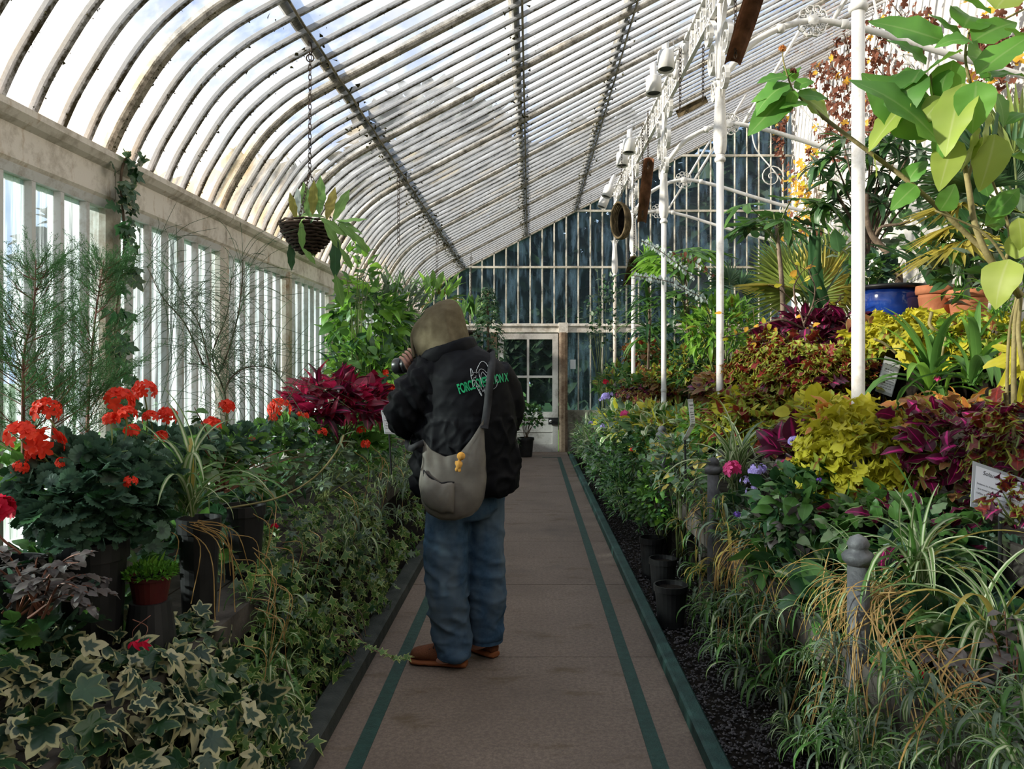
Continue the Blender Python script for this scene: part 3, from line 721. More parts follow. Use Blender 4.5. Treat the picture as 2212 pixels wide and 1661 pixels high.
def frames(P, D, N, S):
    P, D, N = [np.asarray(a, float) for a in (P, D, N)]; S = np.asarray(S, float)
    y = D / np.linalg.norm(D, axis=1, keepdims=True); z = N - (N * y).sum(1, keepdims=True) * y
    L = np.linalg.norm(z, axis=1, keepdims=True); z = np.where(L < 1e-4, np.array([[.3, .2, .9]]), z); z -= (z * y).sum(1, keepdims=True) * y
    z /= np.linalg.norm(z, axis=1, keepdims=True); x = np.cross(y, z)
    Mx = np.zeros((len(P), 4, 4)); Mx[:, :3, 0] = x * S[:, None]; Mx[:, :3, 1] = y * S[:, None]; Mx[:, :3, 2] = z * S[:, None]; Mx[:, :3, 3] = P; Mx[:, 3, 3] = 1
    return Mx
def merged(name, groups, parent, kind='stuff'):
    """groups: list of (template, mats(N,4,4), material) -> one mesh"""
    Vs = []; Fs = []; Us = []; Ms = []; n = 0; mats = []
    loc = np.array(ploc(parent))
    for t, Mx, m in groups:
        if len(Mx) == 0: continue
        if m not in mats: mats.append(m)
        V = np.einsum('nij,vj->nvi', Mx[:, :3, :3], t.V) + Mx[:, None, :3, 3] - loc
        k = len(t.V); Fc = (t.F[None] + (np.arange(len(Mx)) * k)[:, None, None]).reshape(-1, 3) + n
        Vs.append(V.reshape(-1, 3)); Fs.append(Fc); Us.append(np.tile(t.UV, (len(Mx), 1))); Ms.append(np.full(len(Fc), mats.index(m))); n += k * len(Mx)
    if not Vs: return None
    me = bpy.data.meshes.new(name); fill(me, np.concatenate(Vs), np.concatenate(Fs), np.concatenate(Us), np.concatenate(Ms))
    for m in mats: me.materials.append(m)
    o = bpy.data.objects.new(name, me); COL.objects.link(o); o.parent = parent
    if kind: o['kind'] = kind
    return o
NOBJ = 0
def leaves(parent, groups, nobj=60, name='leaf', rest='foliage', minpx=12):
    """the largest-looking leaves become objects of their own (parts), the rest one joined part"""
    global NOBJ
    sc = []
    for gi, (t, Mx, m) in enumerate(groups):
        if not len(Mx): continue
        s = np.linalg.norm(Mx[:, :3, 1], axis=1); ext = (t.V.max(0) - t.V.min(0)).max(); ctr = Mx[:, :3, 3] + Mx[:, :3, 1] * .5
        Y = np.maximum(ctr[:, 1], .3); px = VX + F * ctr[:, 0] / Y; py = VY - F * (ctr[:, 2] - H) / Y
        siz = s * ext * F / Y; ok = (px > -40) & (px < 2252) & (py > -40) & (py < 1700) & (siz > minpx)
        med = np.median(ctr, 0); front = (med[1] - ctr[:, 1]) * 2.0 + np.sign(-med[0]) * (ctr[:, 0] - med[0]) * 1.2 + (ctr[:, 2] - med[2]) * 1.0
        w = siz * np.clip(1 + front * 1.5, .15, 4) * ok
        sc += [(w[i], gi, i) for i in range(len(Mx)) if w[i] > 0]
    sc.sort(key=lambda q: -q[0]); pick = sc[:nobj]; sel = {}
    for _, gi, i in pick: sel.setdefault(gi, set()).add(i)
    loc = ploc(parent); left = []
    for gi, (t, Mx, m) in enumerate(groups):
        ch = sel.get(gi, ())
        for i in ch:
            o = bpy.data.objects.new(name, t.mesh(m)); COL.objects.link(o); o.parent = parent
            mm = Matrix(Mx[i].tolist()); mm.translation -= loc; o.matrix_basis = mm; NOBJ += 1
        keep = [i for i in range(len(Mx)) if i not in ch]
        if keep: left.append((t, Mx[keep], m))
    if left: merged(rest, left, parent)

def leafmat(name, c1, c2, rough=.42, spec=.35, tl=.30, pat=None, pc=None, thr=.7, soft=.06, nscale=9, vein=.25, veinc=None, back=None):
    """leaf surface: per-leaf colour variation; pat 'margin' / 'centre' / 'stripe' uses the leaf's own coordinates (u = midrib->edge, v = base->tip)"""
    g = NG(name)
    ri = g.n('ShaderNodeNewGeometry').outputs['Random Per Island']; ro = g.n('ShaderNodeObjectInfo').outputs['Random']
    r = g.math('FRACT', g.math('ADD', ri, ro)); n = g.noise(18, 3)
    col = g.mix(g.math('MULTIPLY', g.math('ADD', r, n), .5), c1, c2)
    uv = g.n('ShaderNodeSeparateXYZ'); g.l(g.n('ShaderNodeUVMap', uv_map='UVMap').outputs[0], uv.inputs[0]); u, v = uv.outputs[0], uv.outputs[1]
    un = g.math('ADD', u, g.math('MULTIPLY', g.math('SUBTRACT', g.noise(nscale * 4, 3, .6), .5), .5))
    if pat == 'margin': col = g.mix(g.rng(un, thr - soft, thr + soft), col, pc)
    elif pat == 'centre': col = g.mix(g.rng(g.math('ADD', un, g.math('MULTIPLY', v, .25)), thr - soft, thr + soft, 1, 0), col, pc)
    elif pat == 'stripe': col = g.mix(g.rng(u, thr - soft, thr + soft, 1, 0), col, pc)
    elif pat == 'edge': col = g.mix(g.rng(u, thr - soft, thr + soft), col, pc)
    if vein: col = g.mix(g.rng(u, .0, .10, vein, 0), col, veinc or tuple(min(1, c * 2.0 + .02) for c in c2))
    p = g.bsdf(col, rough, spec)
    if tl <= 0: return g.done(p)
    t = g.n('ShaderNodeBsdfTranslucent'); g.val(t.inputs['Color'], g.mix(.35, col, back or tuple(min(1, c * 1.6) for c in c2)))
    return g.done(g.shmix(tl, p, t.outputs[0]))
def rdir(n):
    v = NR.normal(size=(n, 3)); return v / np.linalg.norm(v, axis=1, keepdims=True)
def split(Mx, temps, mats, w=None):
    """deal the transforms out over templates x materials"""
    n = len(Mx); ti = NR.integers(0, len(temps), n); mi = NR.choice(len(mats), n, p=w); out = []
    for a in range(len(temps)):
        for b in range(len(mats)):
            k = (ti == a) & (mi == b)
            if k.any(): out.append((temps[a], Mx[k], mats[b]))
    return out

# ------------------------------------------------------------------ leaf kinds
L = {}
L['ovate'] = [lance(.30, 6, .40, d, .2, .0, 0, .15, i) for i, d in enumerate((.15, .35, .55))]
L['serrate'] = [lance(.32, 8, .40, d, .2, .10, 0, .25, i) for i, d in enumerate((.2, .4, .6))]
L['frilly'] = [lance(.34, 9, .45, d, .15, .26, 0, .8, i) for i, d in enumerate((.1, .4, .6))]
L['lance'] = [lance(.13, 6, .42, d, .3, 0, 0, .1, i) for i, d in enumerate((.1, .3, .6))]
L['narrow'] = [lance(.07, 5, .45, d, .3, 0, 0, 0, i) for i, d in enumerate((.1, .35, .7))]
L['tiny'] = [lance(.24, 2, .45, d, .2, 0, 0, 0, i) for i, d in enumerate((.1, .3))]
L['ivy'] = [lobed([(0, .62), (22, .40), (34, .30), (58, .50), (78, .32), (92, .28), (118, .40), (150, .26), (180, .16)], c, d, 0, i, 2) for i, (c, d) in enumerate(((.1, .2), (-.25, .5), (.3, .5), (-.4, .9)))]
L['ivys'] = [lobed([(0, .66), (26, .26), (55, .55), (84, .24), (115, .44), (150, .2), (180, .14)], c, d, 0, i, 1) for i, (c, d) in enumerate(((.1, .2), (-.3, .5), (.3, .6)))]
L['round'] = [lobed([(0, .50), (14, .53), (28, .46), (44, .52), (60, .46), (76, .52), (94, .45), (112, .50), (130, .43), (150, .46), (170, .25), (180, .10)], c, d, .05, i, 2) for i, (c, d) in enumerate(((.5, .1), (.3, .5), (-.2, .3)))]
L['star'] = [lobed([(0, .85), (14, .35), (24, .24), (38, .62), (48, .74), (58, .40), (68, .24), (84, .50), (96, .62), (108, .32), (122, .20), (138, .40), (150, .42), (166, .2), (180, .05)], c, d, .05, i, 2) for i, (c, d) in enumerate(((-.15, .35), (-.3, .6), (.1, .4)))]
L['heart'] = [lance(w_, 9, .36, d, .14, 0, 0, .12, i) for i, (d, w_) in enumerate(((.12, .27), (.3, .31), (.5, .36)))]
L['strap'] = [strap(.020, 12, r, c, i) for i, (r, c) in enumerate(((75, 95), (70, 135), (60, 150), (50, 120), (80, 60), (40, 115)))]
L['blade'] = [strap(.045, 9, r, c, i, .4) for i, (r, c) in enumerate(((70, 100), (55, 140), (35, 110), (80, 60)))]
L['drac'] = [strap(.040, 7, r, c, i, .35) for i, (r, c) in enumerate(((70, 60), (45, 80), (25, 70), (10, 60)))]
L['vine'] = [lobed([(0, .6), (30, .3), (60, .5), (95, .26), (130, .36), (180, .1)], c, d, .08, i, 2) for i, (c, d) in enumerate(((.6, .9), (-.5, .9), (.9, .2)))]

G = {}
G['ivy_var'] = leafmat('variegated ivy leaf', (.016, .040, .028), (.034, .075, .046), .40, .4, .20, 'margin', (.42, .40, .21), .76, .05, 7, .2)
G['ivy_pale'] = leafmat('mostly cream ivy leaf', (.022, .05, .035), (.045, .085, .055), .4, .4, .22, 'margin', (.45, .42, .25), .52, .06, 7, .1)
G['ivy_dk'] = leafmat('dark ivy leaf', (.014, .045, .020), (.030, .085, .030), .35, .45, .18, 'margin', (.20, .24, .08), .93, .05, 6, .3)
G['ivy_sm'] = leafmat('small green ivy leaf', (.045, .12, .025), (.10, .20, .04), .42, .4, .30, 'margin', (.42, .46, .16), .84, .06, 6, .3)
G['spider'] = leafmat('striped spider plant leaf', (.070, .15, .035), (.13, .23, .058), .40, .4, .30, 'stripe', (.50, .54, .33), .42, .1, 6, 0)
G['spider_e'] = leafmat('pale edged strap leaf', (.13, .22, .055), (.20, .31, .10), .40, .4, .30, 'edge', (.66, .68, .44), .55, .1, 6, 0)
G['spider_y'] = leafmat('yellowing strap leaf', (.36, .30, .06), (.50, .38, .10), .5, .3, .35, None, None)
G['straw'] = leafmat('straw coloured dead leaf', (.34, .19, .055), (.50, .30, .10), .6, .2, .25, None, None, vein=0)
G['pel'] = leafmat('grey green pelargonium leaf', (.035, .085, .055), (.085, .16, .10), .5, .35, .22, 'centre', (.020, .05, .035), .55, .12, 5, .1)
G['pel_lit'] = leafmat('pelargonium leaf in sunlit tone', (.09, .22, .04), (.17, .34, .07), .5, .3, .35, None, None)  # lighter copy of the pelargonium leaf, sunlit look put into its colour
G['green'] = leafmat('mid green leaf', (.045, .13, .025), (.10, .22, .045), .42, .4, .32)
G['bright'] = leafmat('bright green leaf', (.12, .30, .03), (.24, .44, .06), .42, .35, .42)
G['deep'] = leafmat('deep green leaf', (.016, .060, .022), (.040, .11, .038), .38, .45, .22)
G['grey'] = leafmat('grey green leaf', (.09, .14, .09), (.17, .22, .15), .55, .3, .25)
G['fuch'] = leafmat('purple green fuchsia leaf', (.070, .060, .060), (.14, .12, .11), .42, .45, .2, None, None, veinc=(.2, .05, .08))
G['fuchg'] = leafmat('green fuchsia leaf', (.09, .15, .07), (.18, .25, .12), .45, .4, .28, veinc=(.25, .12, .10))
G['mag'] = leafmat('magenta red leaf', (.10, .006, .022), (.30, .012, .05), .35, .45, .45, None, None, vein=.7, veinc=(.75, .05, .15), back=(.85, .03, .12))
G['maroon'] = leafmat('dark maroon leaf', (.030, .006, .014), (.075, .012, .030), .38, .4, .22, 'stripe', (.45, .02, .14), .14, .1, 5, 0, back=(.3, .02, .06))
G['colmag'] = leafmat('magenta coleus leaf with green edge', (.07, .006, .025), (.14, .010, .045), .42, .35, .25, 'edge', (.20, .30, .10), .86, .05, 5, .9, (.70, .02, .25), back=(.45, .02, .12))
G['colmag2'] = leafmat('hot pink hearted coleus leaf', (.09, .008, .035), (.16, .012, .05), .42, .35, .25, 'centre', (.75, .03, .28), .38, .10, 5, 0, back=(.6, .02, .2))
G['colyel'] = leafmat('yellow lime coleus leaf', (.40, .38, .020), (.62, .56, .05), .5, .3, .36, None, None, vein=.25, veinc=(.45, .22, .05), back=(.8, .75, .05))
G['colred'] = leafmat('red coleus leaf with lime frill', (.11, .014, .012), (.20, .030, .018), .45, .3, .30, 'margin', (.26, .31, .04), .74, .07, 6, .6, (.5, .04, .03), back=(.45, .08, .03))
G['colgrn'] = leafmat('lime coleus leaf with red heart', (.20, .27, .03), (.36, .42, .06), .45, .3, .34, 'centre', (.20, .02, .02), .42, .12, 6, .3, back=(.5, .5, .06))
G['colora'] = leafmat('orange coleus leaf', (.50, .16, .04), (.66, .28, .07), .5, .3, .34, 'margin', (.55, .42, .08), .82, .08, 6, .4, (.7, .35, .2), back=(.8, .3, .05))
G['colbrn'] = leafmat('bronze coleus leaf', (.14, .055, .025), (.24, .11, .035), .45, .3, .28, 'edge', (.24, .26, .06), .86, .06, 6, .4, (.4, .12, .08))
G['brown'] = leafmat('withered brown vine leaf', (.085, .032, .020), (.20, .075, .045), .75, .15, .2)
G['autumn'] = leafmat('yellow orange vine leaf', (.60, .28, .03), (.75, .45, .06), .5, .25, .40)
G['bigleaf'] = leafmat('broad felted green leaf', (.060, .20, .035), (.15, .36, .06), .5, .3, .42, vein=.5, veinc=(.30, .42, .16), back=(.35, .55, .06))
G['bigyel'] = leafmat('broad backlit lime leaf', (.26, .38, .06), (.40, .48, .11), .5, .3, .45, vein=.5, veinc=(.5, .55, .25), back=(.5, .6, .1))  # backlit look put into the colour of this copy of the broad leaf
G['palm'] = leafmat('fan palm leaf', (.12, .19, .03), (.26, .32, .07), .42, .4, .32)
G['palmd'] = leafmat('dark palm leaf', (.03, .09, .035), (.07, .16, .06), .4, .4, .22)
G['palmy'] = leafmat('yellowing palm leaf', (.34, .30, .05), (.50, .42, .09), .45, .3, .35)
G['silver'] = leafmat('silver eucalyptus leaf', (.34, .42, .40), (.52, .60, .56), .5, .3, .25)
G['cactus'] = leafmat('flat cactus stem', (.10, .22, .05), (.19, .33, .09), .45, .35, .2, vein=.3)
G['cactred'] = leafmat('reddish cactus tip', (.20, .24, .05), (.34, .26, .07), .45, .35, .3)
G['juniper'] = leafmat('juniper scale spray', (.045, .13, .045), (.10, .23, .07), .5, .3, .3, vein=0)
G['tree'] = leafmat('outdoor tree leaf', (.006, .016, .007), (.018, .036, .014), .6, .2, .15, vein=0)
G['mossy'] = leafmat('cushion moss', (.05, .16, .015), (.12, .30, .03), .6, .2, .3, vein=0)
G['red'] = leafmat('scarlet petal', (.72, .022, .012), (.95, .09, .035), .5, .3, .40, vein=0, back=(1, .08, .03))
G['crim'] = leafmat('crimson petal', (.50, .006, .03), (.70, .012, .06), .5, .3, .30, vein=0, back=(.8, .02, .06))
G['pink'] = leafmat('pink petal', (.75, .06, .26), (.92, .13, .38), .5, .3, .35, vein=0, back=(1, .2, .5))
G['lilac'] = leafmat('lilac floret', (.32, .24, .62), (.50, .42, .78), .5, .3, .30, vein=0)
G['violet'] = leafmat('violet floret', (.12, .05, .36), (.22, .10, .52), .5, .3, .30, vein=0)
G['white'] = leafmat('white petal', (.72, .70, .66), (.85, .84, .80), .5, .3, .3, vein=0)
M['stem'] = simple('green stem', (.10, .14, .04), (.20, .24, .08), 20, .6, .3)
M['redstem'] = simple('red brown stem', (.12, .045, .03), (.25, .10, .06), 20, .6, .3)
M['wood'] = simple('grey brown twig', (.075, .055, .040), (.17, .125, .09), 18, .85, .15, .4, 60)
M['palewood'] = simple('pale olive branch', (.16, .14, .055), (.30, .26, .12), 14, .7, .2, .3, 60)
M['strawstem'] = simple('golden runner', (.30, .18, .06), (.46, .29, .11), 15, .55, .3)
M['potblack'] = simple('black plastic pot', (.010, .010, .011), (.020, .020, .021), 15, .42, .4)
M['terracotta'] = simple('terracotta', (.46, .16, .075), (.60, .25, .13), 6, .75, .2, .3, 40)
M['bluepot'] = simple('cobalt glaze', (.004, .016, .11), (.012, .05, .27), 5, .10, .6)
M['redpot'] = simple('dark red plastic pot', (.045, .005, .005), (.075, .008, .007), 8, .4, .4)

# ------------------------------------------------------------------ plant builders
def pot(parent, c, r, h, m, name='pot', rim=True, soil=True):
    c = Vector(c)
    prof = [(r*.74, 0), (r*.92, h*.86), (r*1.0, h*.86), (r*1.0, h), (r*.9, h), (r*.88, h*.9)] if rim else [(r*.7, 0), (r, h), (r*.93, h), (r*.9, h*.9)]
    o = MB().lathe(prof, c, 22).build(name, m, parent, False)
    if soil: MB().lathe([(r*.86, h*.84), (r*.86, h*.9), (.001, h*.92)], c, 14).build('soil', M['soil'], o if False else parent)
    return o
def stems(parent, base, tips, m, r=.005, sag=.15, name='stems', n=5, sides=4):
    mb = MB(); base = Vector(base)
    for t in tips:
        t = Vector(t); mid = base.lerp(t, .5) + Vector((0, 0, abs(sag) * (t - base).length * .4 * (1 if sag > 0 else -1))) + Vector((R.gauss(0, .012), R.gauss(0, .012), 0))
        b0 = base + Vector((R.gauss(0, .02), R.gauss(0, .02), 0))
        pts = crom([b0, mid, t], n); mb.tube(pts, [lerp(r, r * .4, i / (len(pts)-1)) for i in range(len(pts))], sides)
    return tag(mb.build(name, m, parent, True), kind='stuff' if len(tips) > 12 else None)
def bush(name, label, cat, base, c, rad, n, temps, mats, size, w=None, nobj=60, up=.35, out=.8, hang=0., stem=None, nst=10, sr=.005, group=None, flat=.35, potr=0, poth=.2, potm=None, shell=.55, low=-.6):
    """leafy bush: leaves over an ellipsoid (c, rad) growing from base"""
    t = empty(name, base, label, cat, group); c = np.array(c, float); rad = np.array(rad, float)
    d = rdir(int(n * 1.6)); d = d[d[:, 2] > low][:n]; n = len(d)
    k = NR.uniform(shell, 1.0, n) ** .6; wob = 1 + .18 * np.sin(d[:, 0] * 5 + d[:, 2] * 4) * np.cos(d[:, 1] * 4)
    P = c + d * rad * (k * wob)[:, None]
    P[:, 0] = np.clip(P[:, 0], XL + .07 + size * 1.1, XR - .1 - size * 1.1); P[:, 1] = np.minimum(P[:, 1], YG - .15 - size)
    D = d * out + NR.normal(size=(n, 3)) * .45 + np.array([0, 0, up - hang]); Nn = d * flat + NR.normal(size=(n, 3)) * .3 + np.array([0, 0, 1.0])
    S = size * NR.uniform(.65, 1.25, n)
    leaves(t, split(frames(P, D, Nn, S), temps, mats, w), nobj)
    if stem is not None and nst:
        ii = NR.choice(n, min(nst, n), replace=False); stems(t, base, [P[i] for i in ii], stem, sr)
    if potr: pot(t, (base[0], base[1], base[2] - poth), potr, poth, potm or M['potblack'])
    return t
def umbel(parent, p, r, m, n=16, petal=.4, up=(0, 0, 1), name='flower_head'):
    """flower head: n five-petalled florets on a dome"""
    pt = L['tiny'][0]; p = np.array(p, float); u = np.array(up, float); u /= np.linalg.norm(u)
    d = rdir(n * 4); d = d[(d @ u) > -.25][:n]; P = []; D = []; N = []; S = []
    for q in d:
        c0 = p + q * r * .75; a = np.cross(q, [.31, .2, .93]); a /= np.linalg.norm(a); b = np.cross(q, a); ph = NR.uniform(0, 6)
        for k in range(5):
            an = ph + k * 1.2566; dd = a * math.cos(an) + b * math.sin(an) + q * .35; P.append(c0); D.append(dd); N.append(q); S.append(r * petal * NR.uniform(.85, 1.15))
    return merged(name, [(L['petal'][0], frames(P, D, N, S), m)], parent, None)
L['petal'] = [lance(.30, 4, .62, .2, .15, 0, 0, 0, 0, .6)]
def tuftplant(name, label, cat, base, n, temps, mats, ln, w=None, nobj=80, tilt=.0, group=None, lname='leaf', spread=.02, az=None, jit=.25):
    """clump of arching blades from one point"""
    t = empty(name, base, label, cat, group); P = []; D = []; N = []
    for i in range(n):
        a = R.uniform(*az) if az else R.uniform(0, 2*math.pi); P.append((base[0] + R.gauss(0, spread), base[1] + R.gauss(0, spread), base[2] + R.uniform(-.01, .02)))
        D.append((math.cos(a), math.sin(a), R.gauss(tilt, jit))); N.append((0, 0, 1))
    leaves(t, split(frames(P, D, N, [ln * R.uniform(.55, 1.15) for _ in range(n)]), temps, mats, w), nobj, lname)
    return t
# ------------------------------------------------------------------ LEFT BED
DRP = crom([(-.87, .05, 0), (-.93, .20, 0), (-1.02, .36, 0), (-1.15, .50, 0), (-1.35, .58, 0), (-1.62, .64, 0)], 8)
def drape(y0, y1, n, u0=0., u1=1., top=1.0, jit=.03, side=-1, curve=DRP, wob=.05):
    """points, outward normals and downhill directions over the planting's sloping front"""
    K = len(curve) - 1; u = NR.uniform(u0, u1, n) * K; i = np.minimum(u.astype(int), K - 1); f = u - i
    A = np.array([(p.x, p.y) for p in curve]); a, b = A[i], A[i + 1]; p = a + (b - a) * f[:, None]; tg = b - a; tg /= np.linalg.norm(tg, axis=1, keepdims=True)
    y = NR.uniform(y0, y1, n); nr = np.stack([tg[:, 1], -tg[:, 0]], 1); nr *= np.where(nr[:, 1:2] < 0, -1, 1)
    bump = wob * (np.sin(y * 7 + p[:, 1] * 9) + np.sin(y * 3.1 + 1)) * .5
    P = np.stack([p[:, 0] + nr[:, 0] * bump, y, p[:, 1] * top + nr[:, 1] * bump], 1) + NR.normal(size=(n, 3)) * jit
    N = np.stack([nr[:, 0], np.zeros(n), nr[:, 1]], 1); D = np.stack([-tg[:, 0], np.zeros(n), -tg[:, 1]], 1)
    return P, N, D
def ivy(name, label, y0, y1, n, size, temps, mats, w, nobj, u0=0., u1=1., top=1., fillc=True, group=None, jit=.03):
    t = empty(name, (-1.1, (y0 + y1) / 2, .5), label, 'ivy', group)
    P, N, D = drape(y0, y1, n, u0, u1, top, jit)
    D = D + NR.normal(size=(n, 3)) * .75; N = N + NR.normal(size=(n, 3)) * .55 + np.array([.1, -.25, .2])
    leaves(t, split(frames(P, D, N, size * NR.uniform(.6, 1.3, n)), temps, mats, w), nobj)
    mb = MB()
    for i in range(40):
        k = R.randrange(n); p = Vector(P[k]) - Vector(N[k]) * .03; q = p + Vector((R.uniform(-.05, .12), R.uniform(-.15, .15), -R.uniform(.05, .2)))
        mb.tube(crom([p, p.lerp(q, .5) + Vector((.02, 0, .03)), q], 3), .003, 4)
    tag(mb.build('vines', M['wood'], t), kind='stuff'); return t
ivy('variegated_ivy', 'cream-edged variegated ivy filling the lower left corner', 1.25, 2.85, 1300, .095, L['ivy'], [G['ivy_var'], G['ivy_pale'], G['ivy_dk']], [.50, .14, .36], 300, jit=.045)
ivy('green_ivy', 'dark small-leaved ivy at the foot of the variegated ivy, along the kerb', 2.3, 3.6, 700, .075, L['ivys'], [G['ivy_sm'], G['ivy_dk']], [.5, .5], 160, 0, .5)
ivy('green_ivy', 'yellow-green trailing ivy spilling over the kerb left of the jeans', 3.2, 5.4, 1100, .065, L['ivys'], [G['ivy_sm'], G['ivy_dk']], [.7, .3], 220, 0, .75, 1.15)
ivy('green_ivy', 'far trailing green ivy beyond the person along the left kerb', 5.2, 12.5, 1500, .075, L['ivys'], [G['ivy_sm'], G['green'], G['grey']], [.5, .3, .2], 60, 0, .9, 1.3)
# long trailing shoot over the path edge
t = empty('ivy_shoot', W(800, 1400, 3.35), 'single ivy shoot trailing out over the path line by the shoe', 'ivy')
pp = crom([W(760, 1360, 3.4), W(800, 1400, 3.35), W(850, 1420, 3.38), W(885, 1418, 3.45)], 5); pp = [Vector((p.x, p.y, max(p.z, .03))) for p in pp]
MB().tube(pp, .003, 5).build('stem', M['wood'], t)
leaves(t, split(frames([pp[i] for i in range(3, 15)], [Vector((R.uniform(-.3, 1), R.uniform(-1, .6), R.uniform(-.2, .3))) for i in range(12)], [(.1, -.4, 1)] * 12, [.055 * R.uniform(.7, 1.2) for i in range(12)]), L['ivys'], [G['ivy_sm']]), 12, minpx=1)

def spider(label, base, n, ln, nobj=60, mats=None, w=None, temps=None, name='spider_plant', group=None, **kw):
    return tuftplant(name, label, 'spider plant', base, n, temps or L['strap'], mats or [G['spider'], G['green'], G['spider_y']], ln, w or ([.7, .22, .08] if mats is None else None), nobj, group=group, **kw)
PLT = [strap(.045, 7, r_, c_, i, .4) for i, (r_, c_) in enumerate(((60, 150), (35, 130), (75, 190)))]
def plantlets(name, label, spots, m=None, ln=.13, nobj=120, straw=14, hang=.3, strawlen=.5, group=None, per=13, src=None):
    """hanging mat of small striped offsets on runners: spots are the offset positions"""
    b = Vector(spots[0]); t = empty(name, b, label, 'spider plant', group); P = []; D = []; N = []; S = []
    for s in spots:
        for k in range(per):
            a = R.uniform(0, 6.283); P.append(Vector(s) + Vector((R.gauss(0, .012), R.gauss(0, .012), R.gauss(0, .012)))); D.append((math.cos(a), math.sin(a), R.gauss(-.1, .35))); N.append((0, 0, 1)); S.append(ln * R.uniform(.6, 1.3))
    leaves(t, split(frames(P, D, N, S), L['strap'][1:4] + PLT, m or [G['spider'], G['green']], None), nobj)
    if straw:
        top = max(s[2] for s in spots); mb = MB()
        for i in range(straw):
            s = Vector(R.choice(spots)); a = s + Vector((R.uniform(.0, .10) * (1 if b.x > 0 else -1), R.uniform(-.12, .12), R.uniform(.15, hang + .15)))
            if src: a = Vector(src) + Vector((R.gauss(0, .05), R.gauss(0, .10), R.gauss(0, .03)))
            mid = a.lerp(s, .4) + Vector((-.06 if b.x > 0 else .06, R.gauss(0, .03), .05)); mb.tube(crom([a, mid, s], 5), .0019, 4)
        tag(mb.build('runners', M['strawstem'], t), kind='stuff')
    return t
# striped drape between the two ivies
sp = []
for px, py in ((520, 1190), (560, 1170), (600, 1230), (560, 1260), (620, 1290), (590, 1330), (650, 1340), (540, 1300), (640, 1240), (610, 1390), (580, 1440), (600, 1500), (560, 1530), (680, 1250), (660, 1180), (620, 1450), (700, 1200), (570, 1360)):
    lo, hi = 2.4, 4.5
    for _ in range(30):
        Y = (lo + hi) / 2; p = W(px, py, Y); zs = np.interp(-p.x, [-q.x for q in DRP], [q.y for q in DRP]) + .03
        if p.z > zs: lo = Y
        else: hi = Y
    sp.append(p)
plantlets('spider_plant', 'mat of small striped offsets hanging between the variegated and green ivy', sp, None, .15, 150, 20, per=16)
sp = [(-1.0 + R.gauss(0, .06), R.uniform(4.2, 6.8), R.uniform(.35, .75)) for _ in range(26)]
plantlets('spider_plant', 'pale striped tufts on the left bank just beside the shoulder bag', sp, [G['spider'], G['grey']], .17, 60, 10, per=12)
spider('large striped spider plant arching from a black pot below the red pelargoniums', WX(402, 1112, -1.18), 46, .44, 46, tilt=.25)
p = WX(402, 1120, -1.2); t = empty('straw_leaf_tuft', p, 'dry orange runners hanging under the large left spider plant', 'dead leaves')
mb = MB()
for i in range(12):
    a = p + Vector((R.gauss(.02, .03), R.gauss(0, .05), -.02)); e = a + Vector((R.uniform(.02, .16), R.uniform(-.1, .3), -R.uniform(.15, .34))); mb.tube(crom([a, a.lerp(e, .4) + Vector((.05, .02, .03)), e], 5), .0018, 4)
tag(mb.build('runners', M['strawstem'], t), kind='stuff')
# long pale runner arching over the left bank
t = empty('runner_stem', W(500, 1100, 2.8), 'long pale bare runner arching to the right over the left bank', 'stem')
MB().tube(crom([W(490, 1098, 2.7), W(600, 1075, 2.75), W(680, 1030, 2.8), W(730, 970, 2.85), W(742, 940, 2.9)], 6), .0035, 5).build('runner', M['palewood'], t)
leaves(t, split(frames([W(730, 975, 2.85), W(735, 955, 2.87), W(690, 1020, 2.8), W(742, 940, 2.9)] * 3, rdir(12), [(0, -.3, 1)] * 12, [.05] * 12), L['narrow'], [G['fuchg']]), 12, minpx=1)

# pots under the near-left planting
bench = .51
def bpot(px, py, X, r, lab, h=None, m=None, name='plant_pot'):
    p = WX(px, py, X); t = empty(name, (p.x, p.y, bench), lab, 'pot', None); pot(t, (p.x, p.y, bench), r, max(p.z - bench, .1) if h is None else h, m or M['potblack']); return p
p = WX(325, 1240, -1.22); t = empty('plant_pot', (p.x, p.y, bench), 'upturned black pot carrying the small red pot', 'pot'); MB().lathe([(.085, 0), (.085, .02), (.062, max(p.z - bench - .085, .04))], (p.x, p.y, bench), 20).build('pot', M['potblack'], t)
t = empty('plant_pot', (p.x, p.y, p.z - .085), 'small dark red pot topped with bright green moss', 'pot'); pot(t, (p.x, p.y, p.z - .085), .068, .085, M['redpot'])
t = bush('moss_cushion', 'bright green moss cushion in the small red pot', 'moss', p, (p.x, p.y, p.z + .0), (.075, .075, .03), 900, L['tiny'], [G['mossy']], .016, None, 0, up=.8, low=-.2, shell=.9)
leaves(t, split(frames([p + Vector((R.gauss(0, .01), R.gauss(0, .01), 0)) for _ in range(9)], [(R.gauss(0, .15), R.gauss(0, .15), 1) for _ in range(9)], [(0, -1, 0)] * 9, [.085 * R.uniform(.6, 1.1) for _ in range(9)]), L['narrow'], [G['bright']]), 9, 'grass_blade')
bpot(525, 1090, -1.3, .10, 'large black plastic pot in shadow behind the striped spider plant'); bpot(430, 1170, -1.25, .08, 'black pot holding the large left spider plant', .38)
bpot(20, 1210, -1.55, .10, 'black pot at the left picture edge under purple leaves')

